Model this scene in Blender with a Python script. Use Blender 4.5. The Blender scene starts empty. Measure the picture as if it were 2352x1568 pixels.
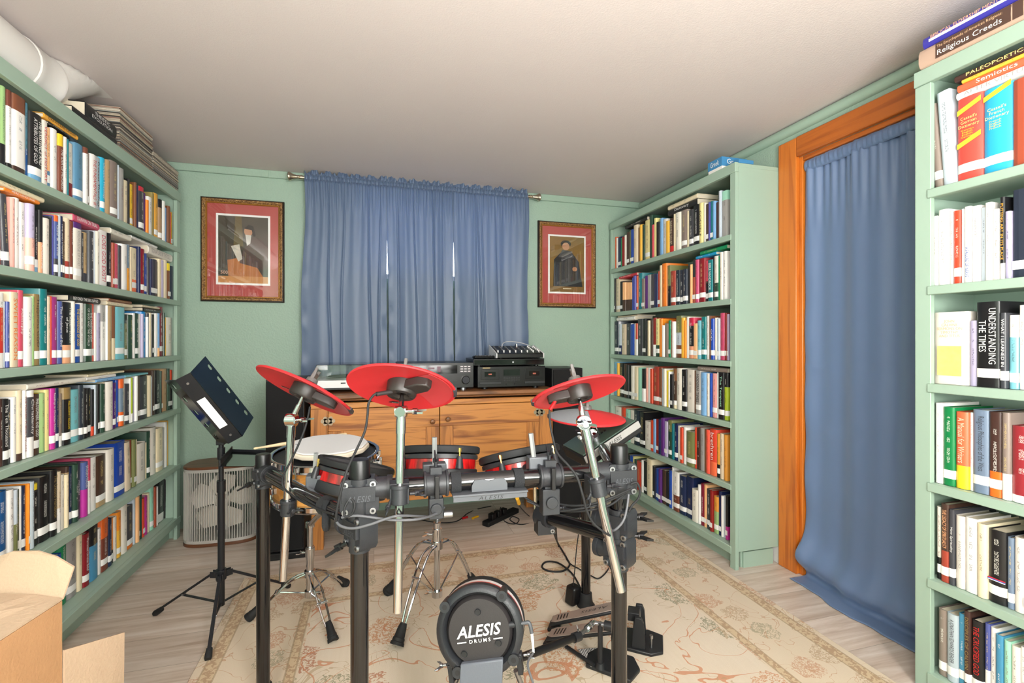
import bpy, bmesh, math, random
from mathutils import Vector, Matrix

random.seed(7)
SC = bpy.context.scene
COL = SC.collection

# ------------------------------------------------------------------ camera, world, lights, exposure
CEIL_Z = 2.135
FPX, CX, HY, CAMZ = 1117.0, 1176.0, 781.5, 1.10          # focal length in pixels of a 2352 x 1568 frame
YAW = math.radians(15.86)
SN, CS = math.sin(YAW), math.cos(YAW)
cd = bpy.data.cameras.new('camera')
cam = bpy.data.objects.new('camera', cd); COL.objects.link(cam)
cam.location = (0, 0, CAMZ); cam.rotation_euler = (math.radians(90), 0, -YAW)
cd.sensor_width = 36.0; cd.lens = FPX / 2352 * 36.0; cd.shift_y = -2.5 / 2352; cd.clip_start = 0.02
SC.camera = cam

SC.view_settings.view_transform = 'Standard'
SC.view_settings.look = 'None'
SC.view_settings.gamma = 1.0
SC.view_settings.use_curve_mapping = False
SC.view_settings.exposure = 0.50

wd = bpy.data.worlds.new('world'); SC.world = wd; wd.use_nodes = True
wn = wd.node_tree.nodes; wl = wd.node_tree.links
bg = wn['Background']
sky = wn.new('ShaderNodeTexSky'); sky.sky_type = 'HOSEK_WILKIE'
sky.sun_direction = (0.2, 0.3, 0.85); sky.turbidity = 3.0
hz = wn.new('ShaderNodeMix'); hz.data_type = 'RGBA'; hz.inputs['Factor'].default_value = 0.75
wl.new(sky.outputs['Color'], hz.inputs['A']); hz.inputs['B'].default_value = (0.9, 0.95, 1.0, 1)
wl.new(hz.outputs['Result'], bg.inputs['Color']); bg.inputs['Strength'].default_value = 9.0

def lamp(name, kind, loc, energy, color, size, aim=None, size_y=None):
    l = bpy.data.lights.new(name, kind); l.energy = energy; l.color = color
    o = bpy.data.objects.new(name, l); COL.objects.link(o); o.location = loc
    if kind == 'AREA':
        l.size = size
        if size_y: l.shape = 'RECTANGLE'; l.size_y = size_y
    else:
        l.shadow_soft_size = size
    if aim is not None:
        o.rotation_euler = (Vector(aim) - Vector(loc)).to_track_quat('-Z', 'Y').to_euler()
    return o
lamp('room_lamp', 'POINT', (-0.50, -0.60, 1.50), 60, (1.0, 0.965, 0.935), 0.20)
lamp('room_lamp', 'POINT', (0.60, -0.80, 1.45), 74, (1.0, 0.965, 0.935), 0.20)
lamp('bounce_fill', 'AREA', (0.35, -0.55, 1.05), 50, (1.0, 0.965, 0.935), 1.0, aim=(0.45, 0.3, CEIL_Z))  # added fill aimed upward behind the camera to brighten the ceiling

# ------------------------------------------------------------------ frame helpers
def ray(px):
    q = (px - CX) / FPX
    return SN + q * CS, CS - q * SN                      # room X and Y per unit of depth
def P(px, py, d):                                        # photo pixel at depth d -> room point
    a, b = ray(px)
    return Vector((a * d, b * d, CAMZ + (HY - py) / FPX * d))
def W(lat, d, z):                                        # (to the side, depth, height) -> room point
    return Vector((d * SN + lat * CS, d * CS - lat * SN, z))
def onX(px, X):                                          # Y on the plane X at photo column px
    a, b = ray(px); return X * b / a
def onXz(px, py, X):
    a, b = ray(px); return CAMZ + (HY - py) / FPX * X / a
def onY(px, Y):
    a, b = ray(px); return Y * a / b
def onYz(px, py, Y):
    a, b = ray(px); return CAMZ + (HY - py) / FPX * Y / b
def floorpt(px, py, z=0.0):
    return P(px, py, FPX * (CAMZ - z) / (py - HY))
FWD = Vector((SN, CS, 0)); RGT = Vector((CS, -SN, 0)); UP = Vector((0, 0, 1))

# ------------------------------------------------------------------ materials
def lin(c):
    return c / 12.92 if c <= 0.04045 else ((c + 0.055) / 1.055) ** 2.4
def rgb(h):
    if isinstance(h, str):
        h = h.lstrip('#'); return tuple(lin(int(h[i:i + 2], 16) / 255) for i in (0, 2, 4))
    return tuple(h)
MATS = {}
def mat(name, col, rough=0.5, metal=0.0, spec=0.5, coat=0.0, sheen=0.0, bump=None, var=None, trans=0.0, ior=1.45):
    """principled material; bump=(scale, strength, detail), var=(scale, amount) mottles the colour a little"""
    if name in MATS: return MATS[name]
    m = bpy.data.materials.new(name); m.use_nodes = True
    n, l = m.node_tree.nodes, m.node_tree.links
    b = n['Principled BSDF']
    c = rgb(col)
    b.inputs['Base Color'].default_value = (*c, 1); b.inputs['Roughness'].default_value = rough
    b.inputs['Metallic'].default_value = metal; b.inputs['Specular IOR Level'].default_value = spec
    b.inputs['Coat Weight'].default_value = coat; b.inputs['Sheen Weight'].default_value = sheen
    b.inputs['Transmission Weight'].default_value = trans; b.inputs['IOR'].default_value = ior
    if bump or var:
        tc = n.new('ShaderNodeTexCoord')
    if var:
        nz = n.new('ShaderNodeTexNoise'); nz.inputs['Scale'].default_value = var[0]; nz.inputs['Detail'].default_value = 4
        l.new(tc.outputs['Object'], nz.inputs['Vector'])
        mx = n.new('ShaderNodeMix'); mx.data_type = 'RGBA'
        mx.inputs['A'].default_value = (*[x * (1 - var[1]) for x in c], 1)
        mx.inputs['B'].default_value = (*[min(1, x * (1 + var[1])) for x in c], 1)
        l.new(nz.outputs['Fac'], mx.inputs['Factor']); l.new(mx.outputs['Result'], b.inputs['Base Color'])
    if bump:
        nb = n.new('ShaderNodeTexNoise'); nb.inputs['Scale'].default_value = bump[0]; nb.inputs['Detail'].default_value = bump[2] if len(bump) > 2 else 3
        l.new(tc.outputs['Object'], nb.inputs['Vector'])
        bp = n.new('ShaderNodeBump'); bp.inputs['Strength'].default_value = bump[1]; bp.inputs['Distance'].default_value = 0.01
        l.new(nb.outputs['Fac'], bp.inputs['Height']); l.new(bp.outputs['Normal'], b.inputs['Normal'])
    MATS[name] = m
    return m

def ramp(n, stops):
    r = n.new('ShaderNodeValToRGB'); e = r.color_ramp.elements
    while len(e) < len(stops): e.new(0.5)
    for k, (p, c) in enumerate(stops):
        e[k].position = p; e[k].color = (*rgb(c), 1)
    return r
def math_node(n, l, op, a, b=None, c=None):
    m = n.new('ShaderNodeMath'); m.operation = op
    for i, x in enumerate((a, b, c)):
        if x is None: continue
        if isinstance(x, (int, float)): m.inputs[i].default_value = x
        else: l.new(x, m.inputs[i])
    return m.outputs[0]
def mixc(n, l, fac, a, b):
    m = n.new('ShaderNodeMix'); m.data_type = 'RGBA'
    for key, x in (('Factor', fac), ('A', a), ('B', b)):
        s = m.inputs[key] if key == 'Factor' else [i for i in m.inputs if i.name == key and i.type == 'RGBA'][0]
        if isinstance(x, (int, float)): s.default_value = x
        elif isinstance(x, (tuple, str)): s.default_value = (*rgb(x), 1)
        else: l.new(x, s)
    return [o for o in m.outputs if o.type == 'RGBA'][0]

def wood(name, light, dark, axis=0, scale=1.0, rough=0.45, coat=0.15):
    m = bpy.data.materials.new(name); m.use_nodes = True
    n, l = m.node_tree.nodes, m.node_tree.links; b = n['Principled BSDF']
    tc = n.new('ShaderNodeTexCoord'); mp = n.new('ShaderNodeMapping')
    s = [26.0 * scale] * 3; s[axis] = 1.6 * scale; mp.inputs['Scale'].default_value = s
    l.new(tc.outputs['Object'], mp.inputs['Vector'])
    nz = n.new('ShaderNodeTexNoise'); nz.inputs['Scale'].default_value = 1.0; nz.inputs['Detail'].default_value = 5; nz.inputs['Distortion'].default_value = 1.2
    l.new(mp.outputs['Vector'], nz.inputs['Vector'])
    r = ramp(n, [(0.22, [x * .55 for x in rgb(dark)]), (0.36, dark), (0.5, light), (0.60, light), (0.74, dark)]); l.new(nz.outputs['Fac'], r.inputs['Fac'])
    l.new(r.outputs['Color'], b.inputs['Base Color'])
    b.inputs['Roughness'].default_value = rough; b.inputs['Coat Weight'].default_value = coat; b.inputs['Coat Roughness'].default_value = 0.3
    bp = n.new('ShaderNodeBump'); bp.inputs['Strength'].default_value = 0.12; bp.inputs['Distance'].default_value = 0.004
    l.new(nz.outputs['Fac'], bp.inputs['Height']); l.new(bp.outputs['Normal'], b.inputs['Normal'])
    MATS[name] = m
    return m

GREEN = '#9bb3a3'
M_WALL = mat('wall_paint', GREEN, 0.5, bump=(105, 0.26, 3), var=(2.5, 0.03))
M_CASE = mat('case_paint', GREEN, 0.42, bump=(30, 0.06, 2), var=(3, 0.03))
M_CEIL = mat('ceiling_plaster', '#cfc6c3', 0.9, bump=(190, 0.11, 2), var=(2.0, 0.03))
M_WHITE = mat('white_paint', '#e6e4e0', 0.45)
M_PIPE = mat('duct_white', '#e3e0dc', 0.4, bump=(40, 0.08, 2))
M_BLACK = mat('black_plastic', '#0e0e10', 0.36)
M_BLACKM = mat('black_matte', '#101113', 0.6)
M_TUBE = mat('black_gloss_tube', '#101012', 0.16, coat=0.4)
M_CLAMP = mat('clamp_grey', '#282a2e', 0.42, bump=(300, 0.05, 2))
M_CLAMPD = mat('clamp_dark', '#232428', 0.4)
M_CHROME = mat('chrome', '#c6c6ca', 0.09, metal=1.0)
M_STEEL = mat('brushed_steel', '#a2a4a8', 0.38, metal=1.0)
M_BRASS = mat('brass', '#c9a35a', 0.25, metal=1.0)
M_NICKEL = mat('satin_nickel', '#c3b5a2', 0.28, metal=1.0)
M_RUBBER = mat('black_rubber', '#1c1d1f', 0.7)
M_REDC = mat('red_cymbal_rubber', '#bb272c', 0.5)
M_REDS = mat('red_shell', '#b3151b', 0.3, coat=0.3)
M_PAGE = mat('paper_pages', '#d8cdb8', 0.85, bump=(500, 0.1, 1))
M_BAND = mat('white_spine_tape', '#f4f4f2', 0.35)
M_WTXT = mat('white_print', '#f2f2f0', 0.5)
M_KTXT = mat('dark_print', '#1b1b1d', 0.5)
M_VELCRO = mat('velcro', '#303236', 0.95, bump=(900, 0.8, 2))
M_GREYMETAL = mat('silver_grey_metal', '#55585d', 0.5, metal=0.3)
M_SPK = mat('speaker_vinyl', '#121215', 0.45)
M_CLOTHK = mat('speaker_cloth', '#151517', 0.9, bump=(800, 0.3, 1))
M_GLASS = None
def glass_pane():
    m = bpy.data.materials.new('picture_glass'); m.use_nodes = True
    n, l = m.node_tree.nodes, m.node_tree.links
    n.remove(n['Principled BSDF'])
    o = n['Material Output']; t = n.new('ShaderNodeBsdfTransparent'); g = n.new('ShaderNodeBsdfGlossy'); g.inputs['Roughness'].default_value = 0.02
    f = n.new('ShaderNodeFresnel'); f.inputs['IOR'].default_value = 1.62
    x = n.new('ShaderNodeMixShader'); l.new(f.outputs[0], x.inputs[0]); l.new(t.outputs[0], x.inputs[1]); l.new(g.outputs[0], x.inputs[2]); l.new(x.outputs[0], o.inputs['Surface'])
    return m
M_GLASS = glass_pane()
W_OAK = wood('oak_cabinet', '#ca8743', '#96592a', axis=0)
W_OAKV = wood('oak_cabinet_upright', '#c17e3e', '#8c5527', axis=2)
W_OAKD = wood('oak_dark_edge', '#8a5a34', '#4b2a15', axis=0)
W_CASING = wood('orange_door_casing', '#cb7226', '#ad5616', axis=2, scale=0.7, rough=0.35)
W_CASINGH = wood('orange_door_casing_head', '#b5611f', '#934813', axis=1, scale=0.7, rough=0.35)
W_WALNUT = wood('walnut_trim', '#6b4128', '#3e2314', axis=0)
W_MAPLE = wood('maple_shell', '#d99a4e', '#b97528', axis=0, scale=0.6, rough=0.2, coat=0.6)
W_STICK = mat('hickory_stick', '#e6cfa8', 0.5)

# ------------------------------------------------------------------ mesh builder
def frame_of(n):
    n = Vector(n).normalized()
    a = Vector((0, 0, 1)) if abs(n.z) < 0.9 else Vector((1, 0, 0))
    u = a.cross(n).normalized(); v = n.cross(u)
    return u, v, n
class MB:
    def __init__(s): s.v = []; s.f = []; s.m = []
    def add(s, vs, fs, mi=0):
        o = len(s.v); s.v += [Vector(p) for p in vs]
        for f in fs: s.f.append([i + o for i in f]); s.m.append(mi)
        return s
    def box(s, c, size, ax=None, mi=0):
        U, V, N = ax if ax else (Vector((1, 0, 0)), Vector((0, 1, 0)), Vector((0, 0, 1)))
        c = Vector(c); hx, hy, hz = [k / 2 for k in size]
        vs = [c + U * (x * hx) + V * (y * hy) + N * (z * hz) for z in (-1, 1) for y in (-1, 1) for x in (-1, 1)]
        return s.add(vs, [(0, 2, 3, 1), (4, 5, 7, 6), (0, 1, 5, 4), (2, 6, 7, 3), (0, 4, 6, 2), (1, 3, 7, 5)], mi)
    def bb(s, a, b, mi=0):
        a, b = Vector(a), Vector(b)
        return s.box((a + b) / 2, [abs(b[i] - a[i]) for i in range(3)], None, mi)
    def cyl(s, p0, p1, r0, r1=None, n=18, mi=0, caps=True):
        r1 = r0 if r1 is None else r1
        p0, p1 = Vector(p0), Vector(p1); u, v, w = frame_of(p1 - p0)
        vs = []
        for p, r in ((p0, r0), (p1, r1)):
            vs += [p + (u * math.cos(2 * math.pi * k / n) + v * math.sin(2 * math.pi * k / n)) * r for k in range(n)]
        fs = [(k, (k + 1) % n, n + (k + 1) % n, n + k) for k in range(n)]
        if caps: fs += [tuple(range(n))[::-1], tuple(range(n, 2 * n))]
        return s.add(vs, fs, mi)
    def lathe(s, prof, o, axis, n=32, mi=0, mis=None, arc=None):
        """prof: (radius, height) from bottom to top, revolved about axis through o"""
        o = Vector(o); u, v, w = frame_of(axis); vs = []; fs = []; ms = []
        for r, h in prof:
            vs += [o + w * h + (u * math.cos(2 * math.pi * k / n) + v * math.sin(2 * math.pi * k / n)) * max(r, 1e-5) for k in range(n)]
        base = len(s.v); s.v += vs
        for j in range(len(prof) - 1):
            for k in range(n):
                a, b = j * n + k, j * n + (k + 1) % n
                s.f.append([base + i for i in (a, b, b + n, a + n)]); s.m.append(mis[j] if mis else mi)
        return s
    def tube(s, pts, r, n=8, mi=0, closed=False, caps=True, smooth=0):
        pts = [Vector(p) for p in pts]
        if smooth: pts = spline(pts, smooth)
        if len(pts) < 2: return s
        rs = r if isinstance(r, (list, tuple)) else None
        u, v, w = frame_of(pts[1] - pts[0]); vs = []
        L = len(pts)
        for i, p in enumerate(pts):
            t = (pts[min(i + 1, L - 1)] - pts[max(i - 1, 0)]).normalized()
            u = (u - t * u.dot(t)).normalized(); v = t.cross(u)
            rr = rs[min(int(i * len(rs) / L), len(rs) - 1)] if rs else r
            vs += [p + (u * math.cos(2 * math.pi * k / n) + v * math.sin(2 * math.pi * k / n)) * rr for k in range(n)]
        fs = [(i * n + k, i * n + (k + 1) % n, (i + 1) * n + (k + 1) % n, (i + 1) * n + k) for i in range(L - 1) for k in range(n)]
        if caps: fs += [tuple(range(n))[::-1], tuple(range((L - 1) * n, L * n))]
        return s.add(vs, fs, mi)
    def prism(s, poly, o, U, V, depth, mi=0):
        o, U, V = Vector(o), Vector(U), Vector(V); N = U.cross(V).normalized(); n = len(poly)
        vs = [o + U * x + V * y for x, y in poly] + [o + U * x + V * y + N * depth for x, y in poly]
        fs = [tuple(range(n))[::-1], tuple(range(n, 2 * n))] + [(k, (k + 1) % n, n + (k + 1) % n, n + k) for k in range(n)]
        return s.add(vs, fs, mi)
    def sphere(s, c, r, n=14, mi=0, sc=(1, 1, 1)):
        c = Vector(c); vs = []; fs = []; h = n // 2
        for i in range(h + 1):
            th = math.pi * i / h
            for k in range(n):
                ph = 2 * math.pi * k / n
                vs.append(c + Vector((r * sc[0] * math.sin(th) * math.cos(ph), r * sc[1] * math.sin(th) * math.sin(ph), r * sc[2] * math.cos(th))))
        for i in range(h):
            for k in range(n): fs.append((i * n + k, (i + 1) * n + k, (i + 1) * n + (k + 1) % n, i * n + (k + 1) % n))
        return s.add(vs, fs, mi)
    def build(s, name, mats, parent=None, smooth=38, bevel=0.0, seg=2):
        me = bpy.data.meshes.new(name)
        o = origin_of(parent)
        me.from_pydata([tuple(p - o) for p in s.v], [], s.f)
        mats = mats if isinstance(mats, (list, tuple)) else [mats]
        for m in mats: me.materials.append(m)
        me.polygons.foreach_set('material_index', [min(i, len(mats) - 1) for i in s.m])
        bm = bmesh.new(); bm.from_mesh(me)
        bmesh.ops.remove_doubles(bm, verts=bm.verts, dist=1e-6)
        bmesh.ops.recalc_face_normals(bm, faces=bm.faces)
        if smooth:
            lim = math.radians(smooth)
            for f in bm.faces: f.smooth = True
            for e in bm.edges:
                if len(e.link_faces) == 2: e.smooth = e.calc_face_angle(0) < lim
        bm.to_mesh(me); bm.free()
        ob = bpy.data.objects.new(name, me); COL.objects.link(ob)
        if parent is not None: ob.parent = parent
        if bevel:
            md = ob.modifiers.new('edge', 'BEVEL'); md.width = bevel; md.segments = seg; md.limit_method = 'ANGLE'; md.angle_limit = math.radians(40)
        return ob
ORG = {}
def origin_of(parent):
    p = parent
    while p is not None:
        if p.name in ORG: return ORG[p.name]
        p = p.parent
    return Vector((0, 0, 0))
def spline(pts, k):
    out = []
    L = len(pts)
    for i in range(L - 1):
        p0, p1, p2, p3 = pts[max(i - 1, 0)], pts[i], pts[i + 1], pts[min(i + 2, L - 1)]
        for j in range(k):
            t = j / k
            out.append(0.5 * ((2 * p1) + (p2 - p0) * t + (2 * p0 - 5 * p1 + 4 * p2 - p3) * t * t + (3 * p1 - p0 - 3 * p2 + p3) * t ** 3))
    out.append(pts[-1])
    return out
def tag(o, label, cat, group=None, kind=None):
    o['label'] = label; o['category'] = cat
    if group: o['group'] = group
    if kind: o['kind'] = kind
    return o
def thing(name, label, cat, loc, group=None):
    o = bpy.data.objects.new(name, None); COL.objects.link(o); o.location = loc; o.empty_display_size = 0.05
    ORG[o.name] = Vector(loc)
    return tag(o, label, cat, group)
def struct(o, label=None, cat=None):
    o['kind'] = 'structure'
    if label: o['label'] = label
    if cat: o['category'] = cat
    return o
def text_mesh(body, extrude=0.0, align='CENTER', spacing=1.0, shear=0.0, bold=0.0):
    cu = bpy.data.curves.new('lettering', 'FONT'); cu.body = body; cu.align_x = align; cu.align_y = 'CENTER'; cu.extrude = extrude
    cu.space_character = spacing; cu.shear = shear; cu.offset = bold; cu.resolution_u = 2; cu.space_line = 0.95
    ob = bpy.data.objects.new('lettering', cu); COL.objects.link(ob)
    bpy.context.view_layer.update()
    me = bpy.data.meshes.new_from_object(ob.evaluated_get(bpy.context.evaluated_depsgraph_get()))
    bpy.data.objects.remove(ob); bpy.data.curves.remove(cu)
    return me
TXT = {}
def add_text(name, body, parent, o, U, V, w, h, m, spacing=1.0, shear=0.0, origin=None, extrude=0.0, stretch=True, bold=0.0):
    """lettering centred at o, reading along U with letters upright along V, fitted in w x h"""
    key = (body, spacing, shear, bold)
    if key not in TXT: TXT[key] = text_mesh(body, 0.0, 'CENTER', spacing, shear, bold)
    src = TXT[key]
    xs = [v.co.x for v in src.vertices]; ys = [v.co.y for v in src.vertices]
    if not xs: return None
    bx, by = max(xs) - min(xs), max(ys) - min(ys); cx, cy = (max(xs) + min(xs)) / 2, (max(ys) + min(ys)) / 2
    sx, sy = w / bx, h / by
    if not stretch: sx = sy = min(sx, sy)
    else:
        if sy > sx * 1.9: sy = sx * 1.9
        if sx > sy * 1.5: sx = sy * 1.5
    o, U, V = Vector(o), Vector(U).normalized(), Vector(V).normalized()
    N = U.cross(V)
    off = origin_of(parent) if origin is None else origin
    me = bpy.data.meshes.new(name)
    me.from_pydata([tuple(o + U * ((v.co.x - cx) * sx) + V * ((v.co.y - cy) * sy) - off) for v in src.vertices], [], [list(p.vertices) for p in src.polygons])
    me.materials.append(m)
    ob = bpy.data.objects.new(name, me); COL.objects.link(ob); ob.parent = parent
    return ob

# ------------------------------------------------------------------ the room
WXL, WXR, WYB, WYF, CEIL = -1.315, 1.932, 3.262, -1.75, 2.135
def floor_mat():
    m = bpy.data.materials.new('whitewashed_plank_floor'); m.use_nodes = True
    n, l = m.node_tree.nodes, m.node_tree.links; b = n['Principled BSDF']
    tc = n.new('ShaderNodeTexCoord')
    br = n.new('ShaderNodeTexBrick'); br.offset = 0.37; br.inputs['Scale'].default_value = 1.0
    br.inputs['Brick Width'].default_value = 1.22; br.inputs['Row Height'].default_value = 0.19
    br.inputs['Mortar Size'].default_value = 0.0012; br.inputs['Color1'].default_value = (0, 0, 0, 1); br.inputs['Color2'].default_value = (1, 1, 1, 1); br.inputs['Mortar'].default_value = (0.5, 0.5, 0.5, 1)
    l.new(tc.outputs['Object'], br.inputs['Vector'])
    mp = n.new('ShaderNodeMapping'); mp.inputs['Scale'].default_value = (1.3, 16, 1); l.new(tc.outputs['Object'], mp.inputs['Vector'])
    off = n.new('ShaderNodeVectorMath'); off.operation = 'ADD'; l.new(mp.outputs['Vector'], off.inputs[0])
    sc = n.new('ShaderNodeVectorMath'); sc.operation = 'SCALE'; sc.inputs['Scale'].default_value = 7.0; l.new(br.outputs['Color'], sc.inputs[0]); l.new(sc.outputs[0], off.inputs[1])
    nz = n.new('ShaderNodeTexNoise'); nz.inputs['Scale'].default_value = 1.6; nz.inputs['Detail'].default_value = 7; nz.inputs['Roughness'].default_value = 0.62; nz.inputs['Distortion'].default_value = 0.7
    l.new(off.outputs[0], nz.inputs['Vector'])
    r = ramp(n, [(0.26, '#ae9885'), (0.42, '#c9b6a6'), (0.56, '#d8c9bc'), (0.74, '#e6dcd3')]); l.new(nz.outputs['Fac'], r.inputs['Fac'])
    tone = n.new('ShaderNodeSeparateColor'); l.new(br.outputs['Color'], tone.inputs[0])
    hs = n.new('ShaderNodeHueSaturation'); l.new(r.outputs['Color'], hs.inputs['Color'])
    v = math_node(n, l, 'MULTIPLY_ADD', tone.outputs[0], 0.16, 0.86); l.new(v, hs.inputs['Value'])
    seam = mixc(n, l, br.outputs['Fac'], hs.outputs['Color'], '#a39486')
    l.new(seam, b.inputs['Base Color']); b.inputs['Roughness'].default_value = 0.42
    bp = n.new('ShaderNodeBump'); bp.inputs['Strength'].default_value = 0.1; bp.inputs['Distance'].default_value = 0.003
    l.new(nz.outputs['Fac'], bp.inputs['Height']); l.new(bp.outputs['Normal'], b.inputs['Normal'])
    return m
struct(MB().bb((WXL - .1, WYF - .1, -.06), (WXR + .6, WYB + .1, 0)).build('floor', floor_mat()))
struct(MB().bb((WXL - .1, WYF - .1, CEIL), (WXR + .6, WYB + .1, CEIL + .06)).build('ceiling', M_CEIL))
struct(MB().bb((WXL - .1, WYF, 0), (WXL, WYB, CEIL)).build('wall_left', M_WALL))
struct(MB().bb((WXL - .1, WYF - .1, 0), (WXR + .6, WYF, CEIL)).build('wall_front', M_WALL))
wx0, wx1, wz0, wz1 = -0.13, 0.96, 1.50, 2.075                     # the small high window in the back wall
b_ = MB()
b_.bb((WXL - .1, WYB, 0), (wx0, WYB + .12, CEIL)); b_.bb((wx1, WYB, 0), (WXR + .1, WYB + .12, CEIL))
b_.bb((wx0, WYB, 0), (wx1, WYB + .12, wz0)); b_.bb((wx0, WYB, wz1), (wx1, WYB + .12, CEIL))
struct(b_.build('wall_back', M_WALL))
DY0, DY1, DZ = 1.00, 1.838, 1.962                                 # doorway in the right wall
b_ = MB()
b_.bb((WXR, WYF, 0), (WXR + .1, DY0, CEIL)); b_.bb((WXR, DY1, 0), (WXR + .1, WYB, CEIL)); b_.bb((WXR, DY0, DZ), (WXR + .1, DY1, CEIL))
struct(b_.build('wall_right', M_WALL))
b_ = MB(); b_.bb((WXR + .5, DY0 - .4, 0), (WXR + .55, DY1 + .4, CEIL)); b_.bb((WXR + .1, DY0 - .4, 0), (WXR + .5, DY0 - .35, CEIL)); b_.bb((WXR + .1, DY1 + .35, 0), (WXR + .5, DY1 + .4, CEIL))
struct(b_.build('wall_light_block', M_WALL))  # unseen panels added behind the doorway to stop sky light leaking in
# window
fr = MB(); t = .035
fr.bb((wx0, WYB + .03, wz0), (wx0 + t, WYB + .09, wz1)); fr.bb((wx1 - t, WYB + .03, wz0), (wx1, WYB + .09, wz1))
fr.bb((wx0, WYB + .03, wz0), (wx1, WYB + .09, wz0 + t)); fr.bb((wx0, WYB + .03, wz1 - t), (wx1, WYB + .09, wz1))
fr.bb(((wx0 + wx1) / 2 - .015, WYB + .03, wz0), ((wx0 + wx1) / 2 + .015, WYB + .09, wz1))
win = struct(fr.build('window_1', M_WHITE))
pn = MB().bb((wx0 + t, WYB + .055, wz0 + t), (wx1 - t, WYB + .06, wz1 - t)).build('pane', M_GLASS, win)
# trim: cove strips at the ceiling, door casing, baseboard
tr = MB(); tr.bb((WXL, WYB - .016, CEIL - .045), (WXR, WYB, CEIL)); tr.bb((-.62, WYB - .018, CEIL - .046), (-.605, WYB, CEIL)); struct(tr.build('trim_1', M_WALL, bevel=.004))
tr = MB(); tr.cyl((WXR - .004, DY0 - 1.5, CEIL - .028), (WXR - .004, WYB - .02, CEIL - .028), .024, n=14); struct(tr.build('trim_2', M_CASE))
cs = MB(); cs.bb((WXR - .022, DY1 - .003, 0), (WXR, DY1 + .102, DZ + .092)); cs.bb((WXR - .004, DY1 - .022, 0), (WXR + .1, DY1 - .001, DZ))
struct(cs.build('trim_3', W_CASING, bevel=.004))
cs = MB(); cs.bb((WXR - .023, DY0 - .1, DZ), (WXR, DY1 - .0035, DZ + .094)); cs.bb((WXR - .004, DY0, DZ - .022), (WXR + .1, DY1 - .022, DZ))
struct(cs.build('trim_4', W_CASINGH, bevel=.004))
cs = MB(); cs.bb((WXR - .022, DY0 - .1, 0), (WXR, DY0, DZ - .001)); struct(cs.build('trim_5', W_CASING, bevel=.004))
struct(MB().bb((WXR - .014, DY1 + .103, .0), (WXR, 1.99, .085)).build('baseboard_right', M_WHITE, bevel=.003))
struct(MB().bb((-.93, WYB - .012, 0), (-.35, WYB, .07)).build('baseboard_back', M_WALL, bevel=.003))

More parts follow.
